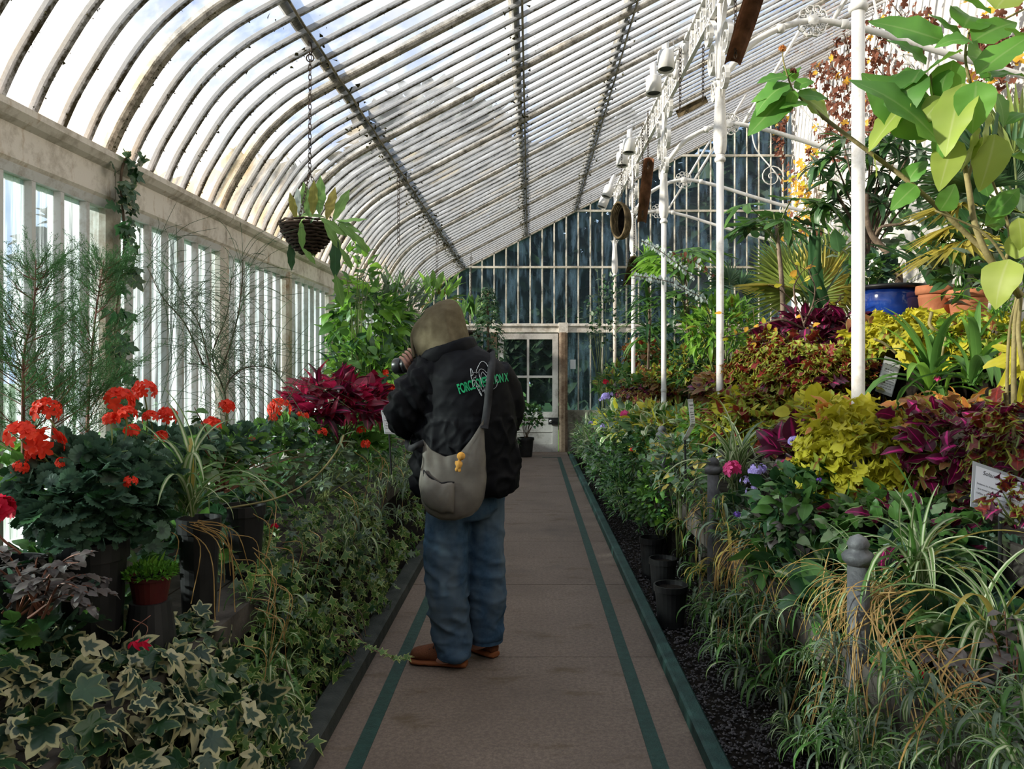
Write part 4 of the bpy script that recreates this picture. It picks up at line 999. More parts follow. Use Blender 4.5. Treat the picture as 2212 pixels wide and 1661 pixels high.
# pelargoniums
def pelarg(label, c, rad, n, heads, mats, w=None, nobj=110, size=.060, potr=.0, hm=None, base=None):
    c = Vector(c); base = Vector(base) if base else Vector((c.x, c.y, c.z - rad[2] - .02))
    t = bush('pelargonium', label, 'pelargonium', base, c, rad, n, L['round'], mats, size, w, nobj, up=.3, out=.6, flat=.6, stem=M['stem'], nst=16, sr=.006, low=-.8)
    if potr: pot(t, (base.x, base.y, bench), potr, max(base.z - bench, .1), M['potblack'])
    mb = MB()
    for px, py, Y, r in heads:
        p = W(px, py, Y); umbel(t, p, r * Y / F * 1.1, hm or G['red'], 15, .50)
        q = Vector((lerp(p.x, c.x, .5), lerp(p.y, c.y, .4), c.z + rad[2] * .4)); mb.tube(crom([q, p.lerp(q, .45) + Vector((.01, 0, 0)), p - Vector((0, 0, .01))], 5), .0028, 4)
    tag(mb.build('flower_stalks', M['stem'], t), kind='stuff'); return t
c = WX(215, 1065, -1.36)
pelarg('large grey-leaved pelargonium with scarlet heads in the near-left black pot', c, (.22, .27, .17), 950,
       [(46, 943, 2.3, 34), (98, 962, 2.35, 40), (100, 888, 2.5, 30), (44, 1013, 2.3, 18), (133, 1000, 2.3, 13), (240, 908, 2.5, 18), (275, 897, 2.55, 21), (282, 1042, 2.3, 15), (75, 985, 2.35, 20)],
       [G['pel'], G['deep']], [.85, .15], 200, .058, .105, base=(c.x - .02, c.y, c.z - .15))
c = WX(330, 985, -1.5)
pelarg('second scarlet pelargonium in front of the juniper, with tall open heads', c, (.22, .32, .12), 420,
       [(256, 868, 2.75, 32), (312, 845, 2.85, 26), (326, 905, 2.85, 19), (361, 900, 2.9, 22), (285, 932, 2.8, 17), (348, 944, 2.9, 15)], [G['pel'], G['pel_lit']], [.8, .2], 100, .058)
c = WX(470, 965, -1.48)
pelarg('third pelargonium with two small scarlet heads below the wispy shrub', c, (.20, .36, .11), 360, [(489, 880, 3.7, 18), (456, 922, 3.5, 22), (545, 952, 3.9, 9)], [G['pel'], G['pel_lit']], [.7, .3], 70, .058)
c = WX(630, 935, -1.48)
pelarg('far-left pelargonium with a loose scarlet head next to the crimson plant', c, (.22, .55, .12), 480, [(604, 884, 4.5, 25), (652, 902, 4.8, 15), (696, 934, 4.8, 11), (590, 905, 4.4, 10)], [G['pel_lit'], G['pel'], G['green']], [.4, .4, .2], 60, .06)
c = WX(790, 945, -1.25)
pelarg('scarlet pelargonium close to the camera sleeve under the crimson plant', c, (.2, .45, .10), 300, [(833, 810, 5.9, 12), (846, 845, 5.6, 14), (790, 960, 5.0, 11), (780, 930, 5.2, 10), (830, 830, 5.8, 10)], [G['green'], G['pel_lit']], None, 30, .07)
t = empty('begonia', W(-5, 1140, 2.1), 'deep red rounded bloom cut by the left picture edge', 'flower')
umbel(t, W(2, 1100, 2.1), .032, G['crim'], 22, .9); stems(t, W(-5, 1200, 2.1), [W(0, 1110, 2.1)], M['redstem'], .004)
# fuchsias
def fuchsia(label, base, tips, mat, size, nl=16, flowers=(), nobj=120, sm=None):
    t = empty('fuchsia', base, label, 'fuchsia'); P = []; D = []; N = []; S = []; mb = MB(); base = Vector(base)
    for tip in tips:
        tip = Vector(tip); pts = crom([base + Vector((R.gauss(0, .03), R.gauss(0, .03), 0)), base.lerp(tip, .55) + Vector((0, 0, .05)), tip], 8); mb.tube(pts, [lerp(.0042, .0015, i / (len(pts)-1)) for i in range(len(pts))], 5)
        for k in range(nl):
            f = .25 + .75 * k / nl; j = min(int(f * (len(pts)-1)), len(pts)-2); p = pts[j].lerp(pts[j+1], R.random()); a = R.uniform(0, 6.28); ax = (pts[j+1] - pts[j]).normalized()
            d = Vector((math.cos(a), math.sin(a), R.uniform(-.3, .3))) + ax * .5; P.append(p); D.append(d); N.append((R.gauss(0, .25), R.gauss(-.15, .25), 1)); S.append(size * R.uniform(.6, 1.2) * (1.1 - .4 * f))
    leaves(t, split(frames(P, D, N, S), L['ovate'], mat), nobj); tag(mb.build('stems', sm or M['redstem'], t), kind='stuff')
    for p in flowers:
        p = Vector(p); fm = frames([p] * 8, [(math.cos(a), math.sin(a), -.9) for a in np.linspace(0, 5.5, 4)] + [(.1 * math.cos(a), .1 * math.sin(a), -1) for a in np.linspace(0, 5.5, 4)], [(0, -1, .3)] * 8, [.035] * 4 + [.03] * 4)
        merged('hanging_flower', [(L['lance'][2], fm, G['crim'])], t, None); stems(t, p + Vector((0, 0, .06)), [p], M['redstem'], .0016, 0, 'flower_stalk')
    return t
b = W(60, 1330, 2.15)
fuchsia('purple-leaved fuchsia with a red upright shoot in the left shade', b, [W(x, y, 2.15 + R.uniform(-.25, .25)) for x, y in ((0, 1190), (40, 1215), (90, 1200), (130, 1225), (170, 1215), (200, 1190), (235, 1250), (190, 1280), (250, 1285), (20, 1260), (70, 1270), (120, 1290), (-40, 1230), (150, 1250), (210, 1320), (30, 1310))], [G['fuch']], .050, 20, [W(288, 1385, 2.1), W(308, 1385, 2.12)])
b = WX(480, 1060, -1.35)
fuchsia('green fuchsia spreading below the scarlet pelargoniums on the left bank', b, [WX(x, y, -1.32 + R.uniform(-.2, .2)) for x, y in ((380, 985), (420, 960), (440, 1005), (470, 985), (500, 960), (520, 1010), (545, 985), (560, 1025), (590, 990), (600, 1040), (625, 1000), (640, 1060), (590, 1070), (540, 1050), (480, 1030), (420, 1030), (660, 1020), (680, 1000), (420, 880), (650, 970), (700, 985), (560, 970))], [G['fuchg'], G['green']], .075, 17, [WX(592, 1130, -1.15)], 200)
b = WX(690, 1080, -1.25)
fuchsia('loose grey-green shrub on the left bank behind the green fuchsia', b, [WX(x, y, -1.25 + R.uniform(-.2, .2)) for x, y in ((640, 1010), (690, 985), (720, 1010), (740, 975), (760, 1020), (780, 990), (700, 1050), (800, 1010), (820, 980), (840, 1010), (760, 950), (700, 960), (810, 1060), (850, 980))], [G['grey'], G['fuchg']], .08, 16, [], 100, M['stem'])
# low filler foliage so the bank is closed
bush('bank_foliage', 'low dark green foliage between the left pelargoniums', 'foliage', (-1.55, 3.2, .6), (-1.55, 3.2, .72), (.28, 1.6, .16), 900, L['ovate'] + L['round'], [G['deep'], G['green'], G['pel']], .075, None, 40)
bush('bank_foliage', 'mixed green foliage on the far left bank', 'foliage', (-1.45, 8.5, .7), (-1.45, 8.5, .85), (.38, 3.8, .35), 1900, L['ovate'] + L['lance'], [G['green'], G['deep'], G['grey']], .11, None, 30)
bush('bank_foliage', 'bright lime leaves backlit at the left edge below the juniper', 'foliage', W(30, 1100, 2.5), W(25, 1040, 2.6), (.14, .16, .13), 160, L['ovate'], [G['pel_lit'], G['bright']], .06, None, 60)
# junipers
def spray_template(seed):
    rr = random.Random(seed); parts = []
    def tw(p, d, ln, dep):
        n = max(3, int(ln / .016))
        for i in range(n):
            q = p + d * (ln * (i + .3) / n); side = d.orthogonal().normalized(); side.rotate(Matrix.Rotation(rr.uniform(0, 6.28), 3, d))
            dd = (d * .9 + side * .75).normalized()
            if dep and i % 1 == 0: tw(q, dd, ln * .38 * (1.1 - i / n), dep - 1)
            parts.append((needle, frames([q], [dd], [side], [.030 if dep else .024])[0]))
        parts.append((twig, frames([p], [d], [side], [ln])[0]))
    needle = T([(-.075, 0, 0), (.075, 0, 0), (0, 1, 0), (0, .3, .08)], [(0, 1, 3), (1, 2, 3), (2, 0, 3)], [(1, 0), (1, 0), (0, 1), (0, .5)])
    twig = T([(-.008, 0, 0), (.008, 0, 0), (0, 1, 0), (0, .3, .012)], [(0, 1, 3), (1, 2, 3), (2, 0, 3)], [(1, 0), (1, 0), (0, 1), (0, .5)])
    thin = needle; tw(Vector((0, 0, 0)), Vector((0, 1, 0)), .28, 1)
    return compound([(t_, m) for t_, m in parts])
SPR = [spray_template(s) for s in range(3)]
def juniper(label, trunk, side_n, ln):
    t = empty('juniper', trunk[0], label, 'juniper'); pts = crom(trunk, 10); mb = MB(); mb.tube(pts, [lerp(.007, .0015, i / (len(pts)-1)) for i in range(len(pts))], 6)
    P = []; D = []; N = []; S = []
    for i in range(int(side_n * 1.1)):
        f = R.random() ** .9; j = int(f * (len(pts)-2)); a = R.uniform(0, 6.28); e = R.uniform(.5, 1.1); d = Vector((math.cos(a), math.sin(a), e)).normalized(); l2 = ln * (1.05 - f * .75) * R.uniform(.6, 1.2)
        tip = pts[j] + d * l2; mb.tube([pts[j], pts[j].lerp(tip, .5) + Vector((0, 0, -.01)), tip], [.002, .0013, .0006], 4)
        for k in range(3):
            q = pts[j].lerp(tip, .30 + .3 * k); q.x = max(q.x, XL + .13); P.append(q); D.append(d + Vector((abs(R.gauss(0, .35)) if q.x < XL + .2 else R.gauss(0, .35), R.gauss(0, .35), R.gauss(.15, .25)))); N.append((R.gauss(0, 1), R.gauss(0, 1), .3)); S.append(R.uniform(.34, .64) * (1.1 - .35 * f))
    merged('foliage', split(frames(P, D, N, S), SPR, [G['juniper']]), t); tag(mb.build('branches', M['redstem'], t), kind='stuff'); return t
juniper('feathery juniper at the far left against the window panes', [W(50, 1000, 2.55), W(50, 850, 2.55), W(52, 760, 2.55), W(72, 670, 2.55), W(78, 560, 2.55)], 70, .26)
juniper('second feathery juniper growing up beside the ivy-clad post', [W(185, 990, 2.95), W(192, 850, 2.95), W(200, 740, 2.95), W(212, 640, 2.95), W(225, 560, 2.95)], 70, .24)
juniper('small low juniper shoots filling the gap left of the second juniper', [W(110, 1000, 2.75), W(115, 900, 2.75), W(120, 830, 2.75)], 34, .26)
# ivy climbing the first post
t = empty('climbing_ivy', (-1.82, 3.52, .9), 'dark ivy climbing the first window post up to the cornice', 'ivy')
pts = crom([(-1.84, 3.50, .8), (-1.82, 3.52, 1.2), (-1.84, 3.48, 1.6), (-1.82, 3.53, 2.0), (-1.83, 3.52, 2.3), (-1.81, 3.55, 2.43)], 8); MB().tube(pts, .006, 6).build('stem', M['wood'], t)
P = []; D = []; N = []; S = []
for i in range(150):
    z = .85 + 1.58 * R.random() ** 1.15; q = pts[min(range(len(pts)), key=lambda k: abs(pts[k].z - z))]; P.append(q + Vector((R.uniform(.0, .05), R.gauss(0, .05), 0))); D.append((R.uniform(-.1, .5), R.gauss(0, .7), R.uniform(-1, .1))); N.append((1, R.gauss(-.5, .4), .5)); S.append(R.uniform(.05, .095))
leaves(t, split(frames(P, D, N, S), L['ivy'], [G['deep'], G['ivy_dk']]), 90)
# wispy broom shrub
t = empty('broom_shrub', WX(490, 960, -1.5), 'wispy leafless shrub with hair-thin green twigs against the panes', 'shrub'); Yb = WX(490, 960, -1.5).y
tr = MB(); br = [[(488, 965), (489, 900), (484, 850), (470, 812), (440, 790), (405, 785)], [(470, 812), (485, 780), (510, 700), (522, 620), (525, 560)], [(455, 800), (448, 770), (430, 700), (395, 640), (380, 600)], [(484, 850), (500, 815), (540, 792), (590, 800), (630, 850)], [(470, 812), (460, 760), (490, 680), (500, 600)], [(440, 790), (400, 700), (350, 640), (310, 560)]]
tips = []
for b_ in br:
    pts = crom([W(x, y, Yb + R.uniform(-.05, .05)) for x, y in b_], 5); tr.tube(pts, [lerp(.008 if b_ is br[0] else .0045, .0018, i / (len(pts)-1)) for i in range(len(pts))], 6); tips += pts[3:]
tr.build('branches', M['wood'], t, True); mb = MB()
for i in range(460):
    p = R.choice(tips); a = R.uniform(0, 6.28); e = R.gauss(.45, .6); ln = R.uniform(.15, .48); d = Vector((math.cos(a) * .8, math.sin(a) * .6, e)).normalized(); q = p + d * ln + Vector((0, 0, -ln * R.uniform(.05, .6)))
    q.x = max(q.x, XL + .05); mid = p.lerp(q, .5) + Vector((0, 0, ln * .13)); mid.x = max(mid.x, XL + .05)
    mb.tube(crom([p, mid, q], 4), [.0013] * 8 + [.0006], 3, False)
M['wisp'] = simple('hair thin green twig', (.05, .09, .045), (.10, .15, .08), 10, .7, .2)
tag(mb.build('twigs', M['wisp'], t), kind='stuff')
# crimson plant, tall leafy shrub behind the camera
p = WX(735, 872, -1.3)
bush('crimson_plant', 'bushy crimson and magenta plant left of the camera', 'foliage plant', p - Vector((0, 0, .3)), p, (.30, .42, .16), 420, L['ovate'] + L['lance'], [G['mag'], G['maroon']], .15, [.7, .3], 150, up=.25, stem=M['redstem'], nst=14, low=-.5)
p = WX(800, 715, -1.35)
bush('tall_shrub', 'tall fresh green shrub behind the crimson plant, reaching the cornice', 'shrub', p - Vector((0, 0, .9)), p, (.34, .42, .42), 560, L['lance'] + L['ovate'], [G['bright'], G['green'], G['deep']], .15, [.45, .4, .15], 160, up=.0, hang=.25, stem=M['stem'], nst=24, sr=.008, low=-1)
p = WX(772, 600, -1.3)
bush('climber_shoot', 'thin leafy shoot climbing past the basket to the cornice', 'shrub', p - Vector((0, 0, .7)), p, (.12, .2, .28), 60, L['ovate'], [G['green'], G['bright']], .10, None, 60, stem=M['stem'], nst=8, low=-1)
p = WX(850, 690, -1.2)
bush('grey_shrub', 'grey-green narrow-leaved shrub left of the hood', 'shrub', p - Vector((0, 0, .8)), p, (.3, .4, .35), 300, L['narrow'], [G['grey'], G['green']], .2, None, 50, up=.5, stem=M['wood'], nst=12, low=-1)
p = WX(790, 800, -1.25)
bush('tall_shrub', 'lower leafy part of the shrubs between the crimson plant and the lens', 'shrub', p - Vector((0, 0, .5)), p, (.25, .5, .25), 380, L['ovate'] + L['lance'], [G['green'], G['deep'], G['bright']], .12, None, 70, stem=M['stem'], nst=10, low=-1)
# hanging baskets
def basket(x, y, zr, r, label, hook_z, nst, spread, lng, far=False):
    t = empty('hanging_basket', (x, y, zr - r), label, 'basket', 'hanging wicker baskets'); n = 26; rows = 11 if not far else 6
    M.setdefault('wicker', simple('dark wicker', (.020, .012, .008), (.065, .040, .028), 30, .7, .25, .4, 80))
    for j in range(rows):
        f = j / (rows - 1); rad = r * (1 - .72 * (1 - f) ** 2.0) * (1.0 if f < 1 else 1.02); z = zr - r * 1.12 * (1 - f)
        pts = [(x + (rad + .004 * (1 if (k + j) % 2 else -1)) * math.cos(6.2832*k/n), y + (rad + .004 * (1 if (k + j) % 2 else -1)) * math.sin(6.2832*k/n), z + .003*math.sin(k*2.1+j)) for k in range(n + 1)]
        MB().tube(pts, r * .060 if f < 1 else r * .045, 5, False).build('wicker_ring', M['wicker'], t, True)
    MB().lathe([(r*.27, -r*1.13), (r*.60, -r*.85), (r*.86, -r*.5), (r*.96, -r*.12), (.001, -r*.10)], (x, y, zr), 18).build('liner', M['soil'], t)
    for k in range(3):
        a = 6.2832 * k / 3 + .5; chain(t, (x + r * math.cos(a), y + r * math.sin(a), zr), (x + .01, y, zr + r * 1.9), .03 if not far else .06, .0022)
    chain(t, (x + .01, y, zr + r * 1.9), (x + .012, y, hook_z - .06), .036 if not far else .07, .0026)
    hk = [(x + .012, y + .03 * math.cos(a), hook_z - .02 + .035 * math.sin(a)) for a in np.linspace(-2.2, 2.6, 12)]
    MB().tube(hk, .0045, 5).build('hook', M['chain'], t); MB().tube([(x + .012 + .02*math.cos(a), y, hook_z - .075 + .02*math.sin(a)) for a in np.linspace(0, 6.283, 13)], .004, 5, False).build('ring', M['chain'], t)
    return t
CACT = [strap(.062, 8, rise, curl, i, .10) for i, (rise, curl) in enumerate(((70, 150), (35, 120), (55, 190), (80, 10)))]
def wavy(tm, amp, seed):
    V = tm.V.copy(); V[:, 0] *= 1 + amp * np.sin(V[:, 1] * 20 + V[:, 2] * 26 + seed); return T(V, tm.F, tm.UV)
CACT = [wavy(c_, .22, i) for i, c_ in enumerate(CACT)]
pad = [lance(.13, 7, .5, d, .05, .12, 0, .2, i) for i, d in enumerate((.02, .2, .4))]
bx, by, bz = W(665, 482, 4.24); bt = basket(bx, by, bz, .142, 'near hanging wicker basket of trailing flat cactus on a long chain', 3.20, 0, 0, 0)
def blob(parent, items):
    gr = {}
    for (px, py, qx, qy, Y0_, dy, tm, mt, ex) in items:
        a = W(px, py, Y0_); b2 = W(qx, qy, Y0_ + dy); d = b2 - a; gr.setdefault((id(tm), mt.name), (tm, [], mt))[1].append((a, d, Vector((.2, -1, .35)) if abs(d.z) > .5 * abs(d.x) else Vector((0, -.6, .8)), d.length * ex))
    leaves(parent, [(tm, frames([i[0] for i in it], [i[1] for i in it], [i[2] for i in it], [i[3] for i in it]), mt) for tm, it, mt in gr.values()], 100, 'cactus_stem', minpx=1)
ct = empty('trailing_cactus', (bx, by, bz), 'flat-stemmed trailing cactus spilling out of the near basket', 'cactus')
Yk = 4.16; pk = [G['cactus']]
blob(ct, [(634, 470, 700, 442, Yk, 0, pad[2], G['cactus'], 1), (640, 475, 626, 415, Yk, 0, pad[0], G['cactred'], 1), (650, 470, 642, 404, Yk, .05, pad[0], G['silver'], 1), (668, 470, 655, 392, Yk, .05, pad[0], G['cactus'], 1),
          (675, 465, 678, 388, Yk, .0, pad[0], G['cactred'], 1), (690, 465, 692, 378, Yk, .06, pad[0], G['cactus'], 1), (705, 475, 724, 403, Yk, .05, pad[0], G['cactred'], 1), (720, 478, 753, 402, Yk - .05, 0, pad[1], G['cactus'], 1),
          (690, 470, 752, 505, Yk - .1, 0, pad[1], G['cactus'], 1), (725, 475, 787, 495, Yk - .06, 0, pad[1], G['cactus'], 1), (728, 478, 794, 472, Yk - .06, 0, pad[0], G['cactus'], 1), (730, 482, 785, 522, Yk - .08, 0, pad[1], G['cactus'], 1),
          (760, 500, 804, 545, Yk - .1, 0, pad[2], G['cactus'], 1), (700, 480, 740, 540, Yk - .12, 0, pad[1], G['cactus'], 1), (735, 535, 766, 582, Yk - .14, 0, pad[2], G['cactus'], 1), (725, 510, 724, 600, Yk - .1, 0, pad[0], G['deep'], 1.05),
          (724, 592, 742, 665, Yk - .12, 0, pad[1], G['cactus'], 1), (651, 478, 653, 540, Yk - .16, 0, pad[0], G['cactus'], 1), (652, 535, 686, 568, Yk - .17, 0, pad[2], G['cactus'], 1), (628, 520, 630, 585, Yk + .1, 0, pad[0], G['deep'], 1), (672, 530, 680, 556, Yk + .1, 0, pad[0], G['bright'], 1),
          (660, 470, 636, 482, Yk - .1, 0, pad[2], G['cactus'], 1), (680, 470, 668, 480, Yk - .1, 0, pad[2], G['deep'], 1.2)])
bx, by, bz = W(942, 668, 9.74); basket(bx, by, bz, .15, 'far hanging wicker basket half hidden behind the hood', 3.20, 0, 0, 0, True)
t = bush('trailing_cactus', 'bright flat cactus tufts in the far basket above the hood', 'cactus', (bx, by, bz), (bx, by, bz + .12), (.22, .2, .16), 70, pad, [G['cactus'], G['bright'], G['cactred']], .24, [.5, .35, .15], 50, up=.9, low=-.4)
bx, by, bz = W(1016, 715, 12.3); basket(bx, by, bz, .17, 'third hanging basket low against the end glass, right of the hood', 3.25, 0, 0, 0, True)
t = bush('trailing_cactus', 'green cactus tuft in the third basket right of the hood', 'cactus', (bx, by, bz), (bx, by, bz + .12), (.2, .2, .18), 50, pad, [G['cactus'], G['green']], .30, None, 30, up=1.0, low=-.3)
chain(empty('spare_chain', (-1.17, 7.0, 2.3), 'empty rusty hanging chain on the first purlin beyond the near basket', 'chain'), (-1.17, 7.0, 2.55), (-1.17, 7.0, 3.19), .05, .003)
# ivy cone and door shrub
t = empty('ivy_cone', W(1055, 900, 11.6), 'tapering column of dark ivy standing behind the person', 'ivy'); P = []; D = []; N = []; S = []
for i in range(900):
    f = R.random(); z = .3 + 2.35 * f; rd = (.42 * (1 - f) ** .7 + .05) * R.uniform(.75, 1.05); a = R.uniform(0, 6.283); d = Vector((math.cos(a), math.sin(a), 0))
    P.append(Vector((-.62, 11.6, z)) + d * rd); D.append(d + Vector((R.gauss(0, .5), R.gauss(0, .5), -.6))); N.append(d + Vector((0, 0, .5))); S.append(R.uniform(.06, .11))
leaves(t, split(frames(P, D, N, S), L['ivys'], [G['deep'], G['ivy_dk']]), 40); MB().tube([(-.62, 11.6, 0), (-.62, 11.6, 2.6)], .02, 6).build('stake', M['wood'], t)
t = bush('potted_shrub', 'small leafy shrub in a black pot by the door', 'shrub', (-.07, 13.0, .32), (-.02, 13.0, .66), (.24, .2, .22), 260, L['ovate'], [G['green'], G['deep']], .085, None, 40, stem=M['wood'], nst=9, sr=.01, potr=.14, poth=.31)
p = (-.42, 12.9, 0); t = empty('black_pot', p, 'tall black pot standing behind the jacket beside the door shrub', 'pot'); pot(t, p, .13, .34, M['potblack'])
bush('door_plant', 'dark leafy plant rising from the tall black pot behind the jacket', 'shrub', (-.42, 12.9, .3), (-.42, 12.9, .62), (.2, .2, .35), 240, L['lance'], [G['deep']], .12, None, 20, low=-1)
# ------------------------------------------------------------------ RIGHT BED, front edge
SE = [G['spider'], G['spider_e'], G['green'], G['spider_y']]; SW = [.5, .25, .15, .10]
p1 = WX(1985, 1262, 1.24); p2 = WX(2140, 1400, 1.28)
spider('largest striped spider plant, behind the nearest grey post', p1, 46, .42, 46, SE, SW, tilt=.15)
spider('striped spider plant at the lower right edge of the picture', p2, 44, .40, 44, SE, SW, tilt=.15)
spider('striped spider plant in front of the nearest grey post', WX(1880, 1290, 1.12), 30, .30, 30, SE, SW)
spider('tall pale-edged strap-leaved clump under the pink flower', WX(1592, 1055, 1.15), 60, .50, 60, [G['spider_e'], G['spider'], G['grey']], [.6, .25, .15], tilt=.3, temps=L['strap'] + [strap(.026, 12, 85, 70, 9), strap(.026, 12, 80, 130, 8)])
rp = random.Random(21)
def hang(label, pxs, X, src, straw, m=None, ln=.12, nobj=160, per=20):
    xs_, ys_ = [q[0] for q in pxs], [q[1] for q in pxs]; pxs = list(pxs) + [(x + rp.gauss(0, 22), y + rp.gauss(0, 26)) for x, y in pxs]
    sp = [WX(x, y, X + R.uniform(-.06, .06)) for x, y in pxs]; sp = [Vector((s.x, s.y, max(s.z, .06))) for s in sp]
    return plantlets('spider_plant', label, sp, m or [G['spider'], G['green'], G['grey']], ln, nobj, straw, .3, .5, None, per, src)
rp = random.Random(21)
def cloud(x0, x1, y0, y1, n, skew=0): return [(rp.uniform(x0, x1) + skew * (rp.random() - .5), rp.uniform(y0, y1)) for _ in range(n)]
hang('trailing spider plantlets with golden runners below the nearest grey post', [(1750, 1480), (1800, 1400), (1850, 1500), (1900, 1450), (1760, 1600), (1830, 1620), (1930, 1560), (1980, 1500), (1700, 1560), (1790, 1540), (1880, 1580), (1730, 1420), (1690, 1500), (1860, 1650), (1930, 1640), (1780, 1450), (1820, 1560), (1990, 1610), (1720, 1640)], .95, p1 + Vector((-.12, -.05, 0)), 46)
hang('plantlet curtain at the bottom right corner over the plank edge', [(2040, 1540), (2090, 1580), (2130, 1640), (2050, 1630), (2180, 1600), (2000, 1660), (2200, 1500), (2120, 1560), (2190, 1655)], 1.02, p2 + Vector((-.1, 0, 0)), 22)
hang('grey-green plantlet curtain hanging left of the wooden plank end', [(1500, 1300), (1550, 1400), (1600, 1300), (1650, 1380), (1620, 1450), (1560, 1330), (1640, 1300), (1600, 1400), (1670, 1430), (1580, 1450), (1540, 1290), (1680, 1330), (1650, 1480), (1520, 1380), (1610, 1350), (1700, 1370), (1630, 1260)], .97, WX(1640, 1150, 1.15), 34, [G['spider'], G['grey'], G['green']], .16, 120, 16)
hang('dull plantlet curtain beside the black floor pots', [(1480, 1200), (1510, 1160), (1540, 1220), (1470, 1140), (1530, 1120), (1560, 1180), (1500, 1240), (1580, 1240), (1560, 1090), (1500, 1080), (1600, 1200)], 1.0, WX(1580, 1090, 1.15), 12, [G['grey'], G['green'], G['spider_y']], .16, 80, 14)
# straw fall under clumps
for (px, py, X, n, ln, lab) in ((1855, 1260, 1.05, 30, .30, 'thick fall of golden dead leaves in front of the nearest grey post'), (1640, 1170, 1.05, 26, .36, 'fall of golden dead leaves below the pale strap-leaved clump'), (2060, 1400, 1.08, 14, .36, 'golden dead leaves hanging under the lower right spider plant'), (1560, 1110, 1.05, 10, .26, 'small fall of dry leaves below the pink flower')):
    p = WX(px, py, X); t = empty('straw_leaf_tuft', p, lab, 'dead leaves'); P = []; D = []; N = []; S = []
    for i in range(n):
        P.append(p + Vector((R.gauss(0, .03), R.gauss(0, .16), R.gauss(0, .03)))); D.append((-1, R.gauss(0, .6), R.gauss(-.1, .25))); N.append((-.2, 0, 1)); S.append(ln * R.uniform(.6, 1.15))
    leaves(t, split(frames(P, D, N, S), [strap(.009, 10, 10, 105, 1), strap(.008, 10, 30, 125, 2), strap(.011, 10, -20, 72, 3), strap(.008, 10, -45, 48, 4)], [G['straw'], G['spider_y']], [.8, .2]), 60, 'dead_leaf')
b = W(2190, 1690, 1.95)
fuchsia('purple-leaved fuchsia with one hanging flower at the lower right corner', b, [W(x, y, 1.95 + R.uniform(-.15, .15)) for x, y in ((2000, 1400), (2040, 1390), (2080, 1410), (2140, 1350), (2170, 1320), (2200, 1340), (2190, 1420), (2150, 1450), (2200, 1500), (2130, 1540), (2180, 1590), (2050, 1420))], [G['fuch']], .058, 13, [W(1984, 1445, 2.0)])
p = WX(2060, 1215, 1.5)
bush('pelargonium', 'dark bluish round-leaved pelargonium behind the lower right spider plants', 'pelargonium', p - Vector((0, 0, .15)), p, (.2, .25, .13), 170, L['round'], [G['pel'], G['deep']], .095, None, 80, stem=M['stem'])
p = WX(1990, 1420, 1.4); bush('low_foliage', 'dark low leaves in the shade beneath the striped plants', 'foliage', p - Vector((0, 0, .1)), p, (.28, .5, .12), 260, L['ovate'] + L['round'], [G['deep']], .08, None, 20)
# black floor pots along the kerb
for px, py, Y, r, lab in ((1449, 1262, 4.45, .098, 'nearest black floor pot by the green kerb, soil showing'), (1432, 1205, 5.0, .09, 'second black floor pot along the kerb'), (1408, 1160, 5.5, .09, 'third black floor pot along the kerb, half hidden')):
    q = W(px, py, Y); t = empty('floor_pot', (q.x, q.y, 0), lab, 'pot', 'black floor pots'); pot(t, (q.x, q.y, 0), r, max(q.z, .2), M['potblack'])
def pbush(name, lab, px, py, X, rad, n, temps, mats, size, w=None, nobj=70, cat='shrub', **kw):
    p = WX(px, py, X); kw.setdefault('stem', M['stem']); kw.setdefault('nst', 10); bz = kw.pop('bz', p.z - rad[2] * .95)
    return bush(name, lab, cat, (p.x, p.y, bz), p, rad, n, temps, mats, size, w, nobj, **kw)
pbush('leafy_shrub', 'glossy green shrub growing from the black floor pots', 1425, 1085, .92, (.18, .32, .24), 700, L['ovate'], [G['green'], G['bright'], G['deep']], .055, [.6, .15, .25], 110, bz=.22)
pbush('leafy_shrub', 'tall thin-leaved green plants beyond the floor pots', 1350, 1060, .88, (.18, .9, .30), 900, L['lance'], [G['deep'], G['green']], .075, None, 60, bz=.1)
pbush('leafy_shrub', 'dark leafy fringe along the middle of the right kerb', 1312, 1010, .88, (.2, 1.4, .36), 900, L['lance'] + L['ovate'], [G['deep'], G['green'], G['grey']], .085, None, 40, bz=.1)
pbush('leafy_shrub', 'pale grassy fringe at the far end of the right kerb', 1285, 960, .95, (.25, 1.6, .38), 900, L['narrow'], [G['spider_e'], G['grey'], G['green']], .16, None, 50, bz=.1)
pbush('leafy_shrub', 'soft grey-green shrub in front of the farthest grey post', 1470, 1010, 1.0, (.18, .6, .2), 700, L['narrow'] + L['ovate'], [G['grey'], G['green'], G['spider_y']], .07, [.45, .4, .15], 60, bz=.2)
pbush('leafy_shrub', 'small fresh green shrub with a red dot flower, mid kerb', 1390, 985, .98, (.2, .6, .24), 600, L['ovate'], [G['green'], G['deep']], .06, None, 50, bz=.2)
# ------------------------------------------------------------------ coleus and flower terraces
pbush('yellow_coleus', 'bright yellow frilly coleus mound right of centre, below the nearest column', 1872, 1005, 1.5, (.24, .30, .25), 620, L['frilly'], [G['colyel'], G['colgrn']], .105, [.9, .1], 220, cat='coleus', up=.05, hang=.15, flat=.7, low=-.7)
pbush('magenta_coleus', 'magenta-hearted green-edged coleus at the right edge above the label', 2080, 965, 1.72, (.20, .24, .15), 210, L['serrate'] + L['ovate'], [G['colmag'], G['colmag2'], G['colbrn'], G['colgrn']], .095, [.42, .22, .18, .18], 160, cat='coleus', up=.15, flat=.5, low=-.6)
pbush('magenta_coleus', 'dull purple-green coleus leaves hanging behind the large label', 2020, 1075, 1.62, (.14, .18, .12), 90, L['serrate'], [G['colmag'], G['colbrn'], G['colmag2']], .085, [.5, .3, .2], 80, cat='coleus', hang=.4, low=-.9)
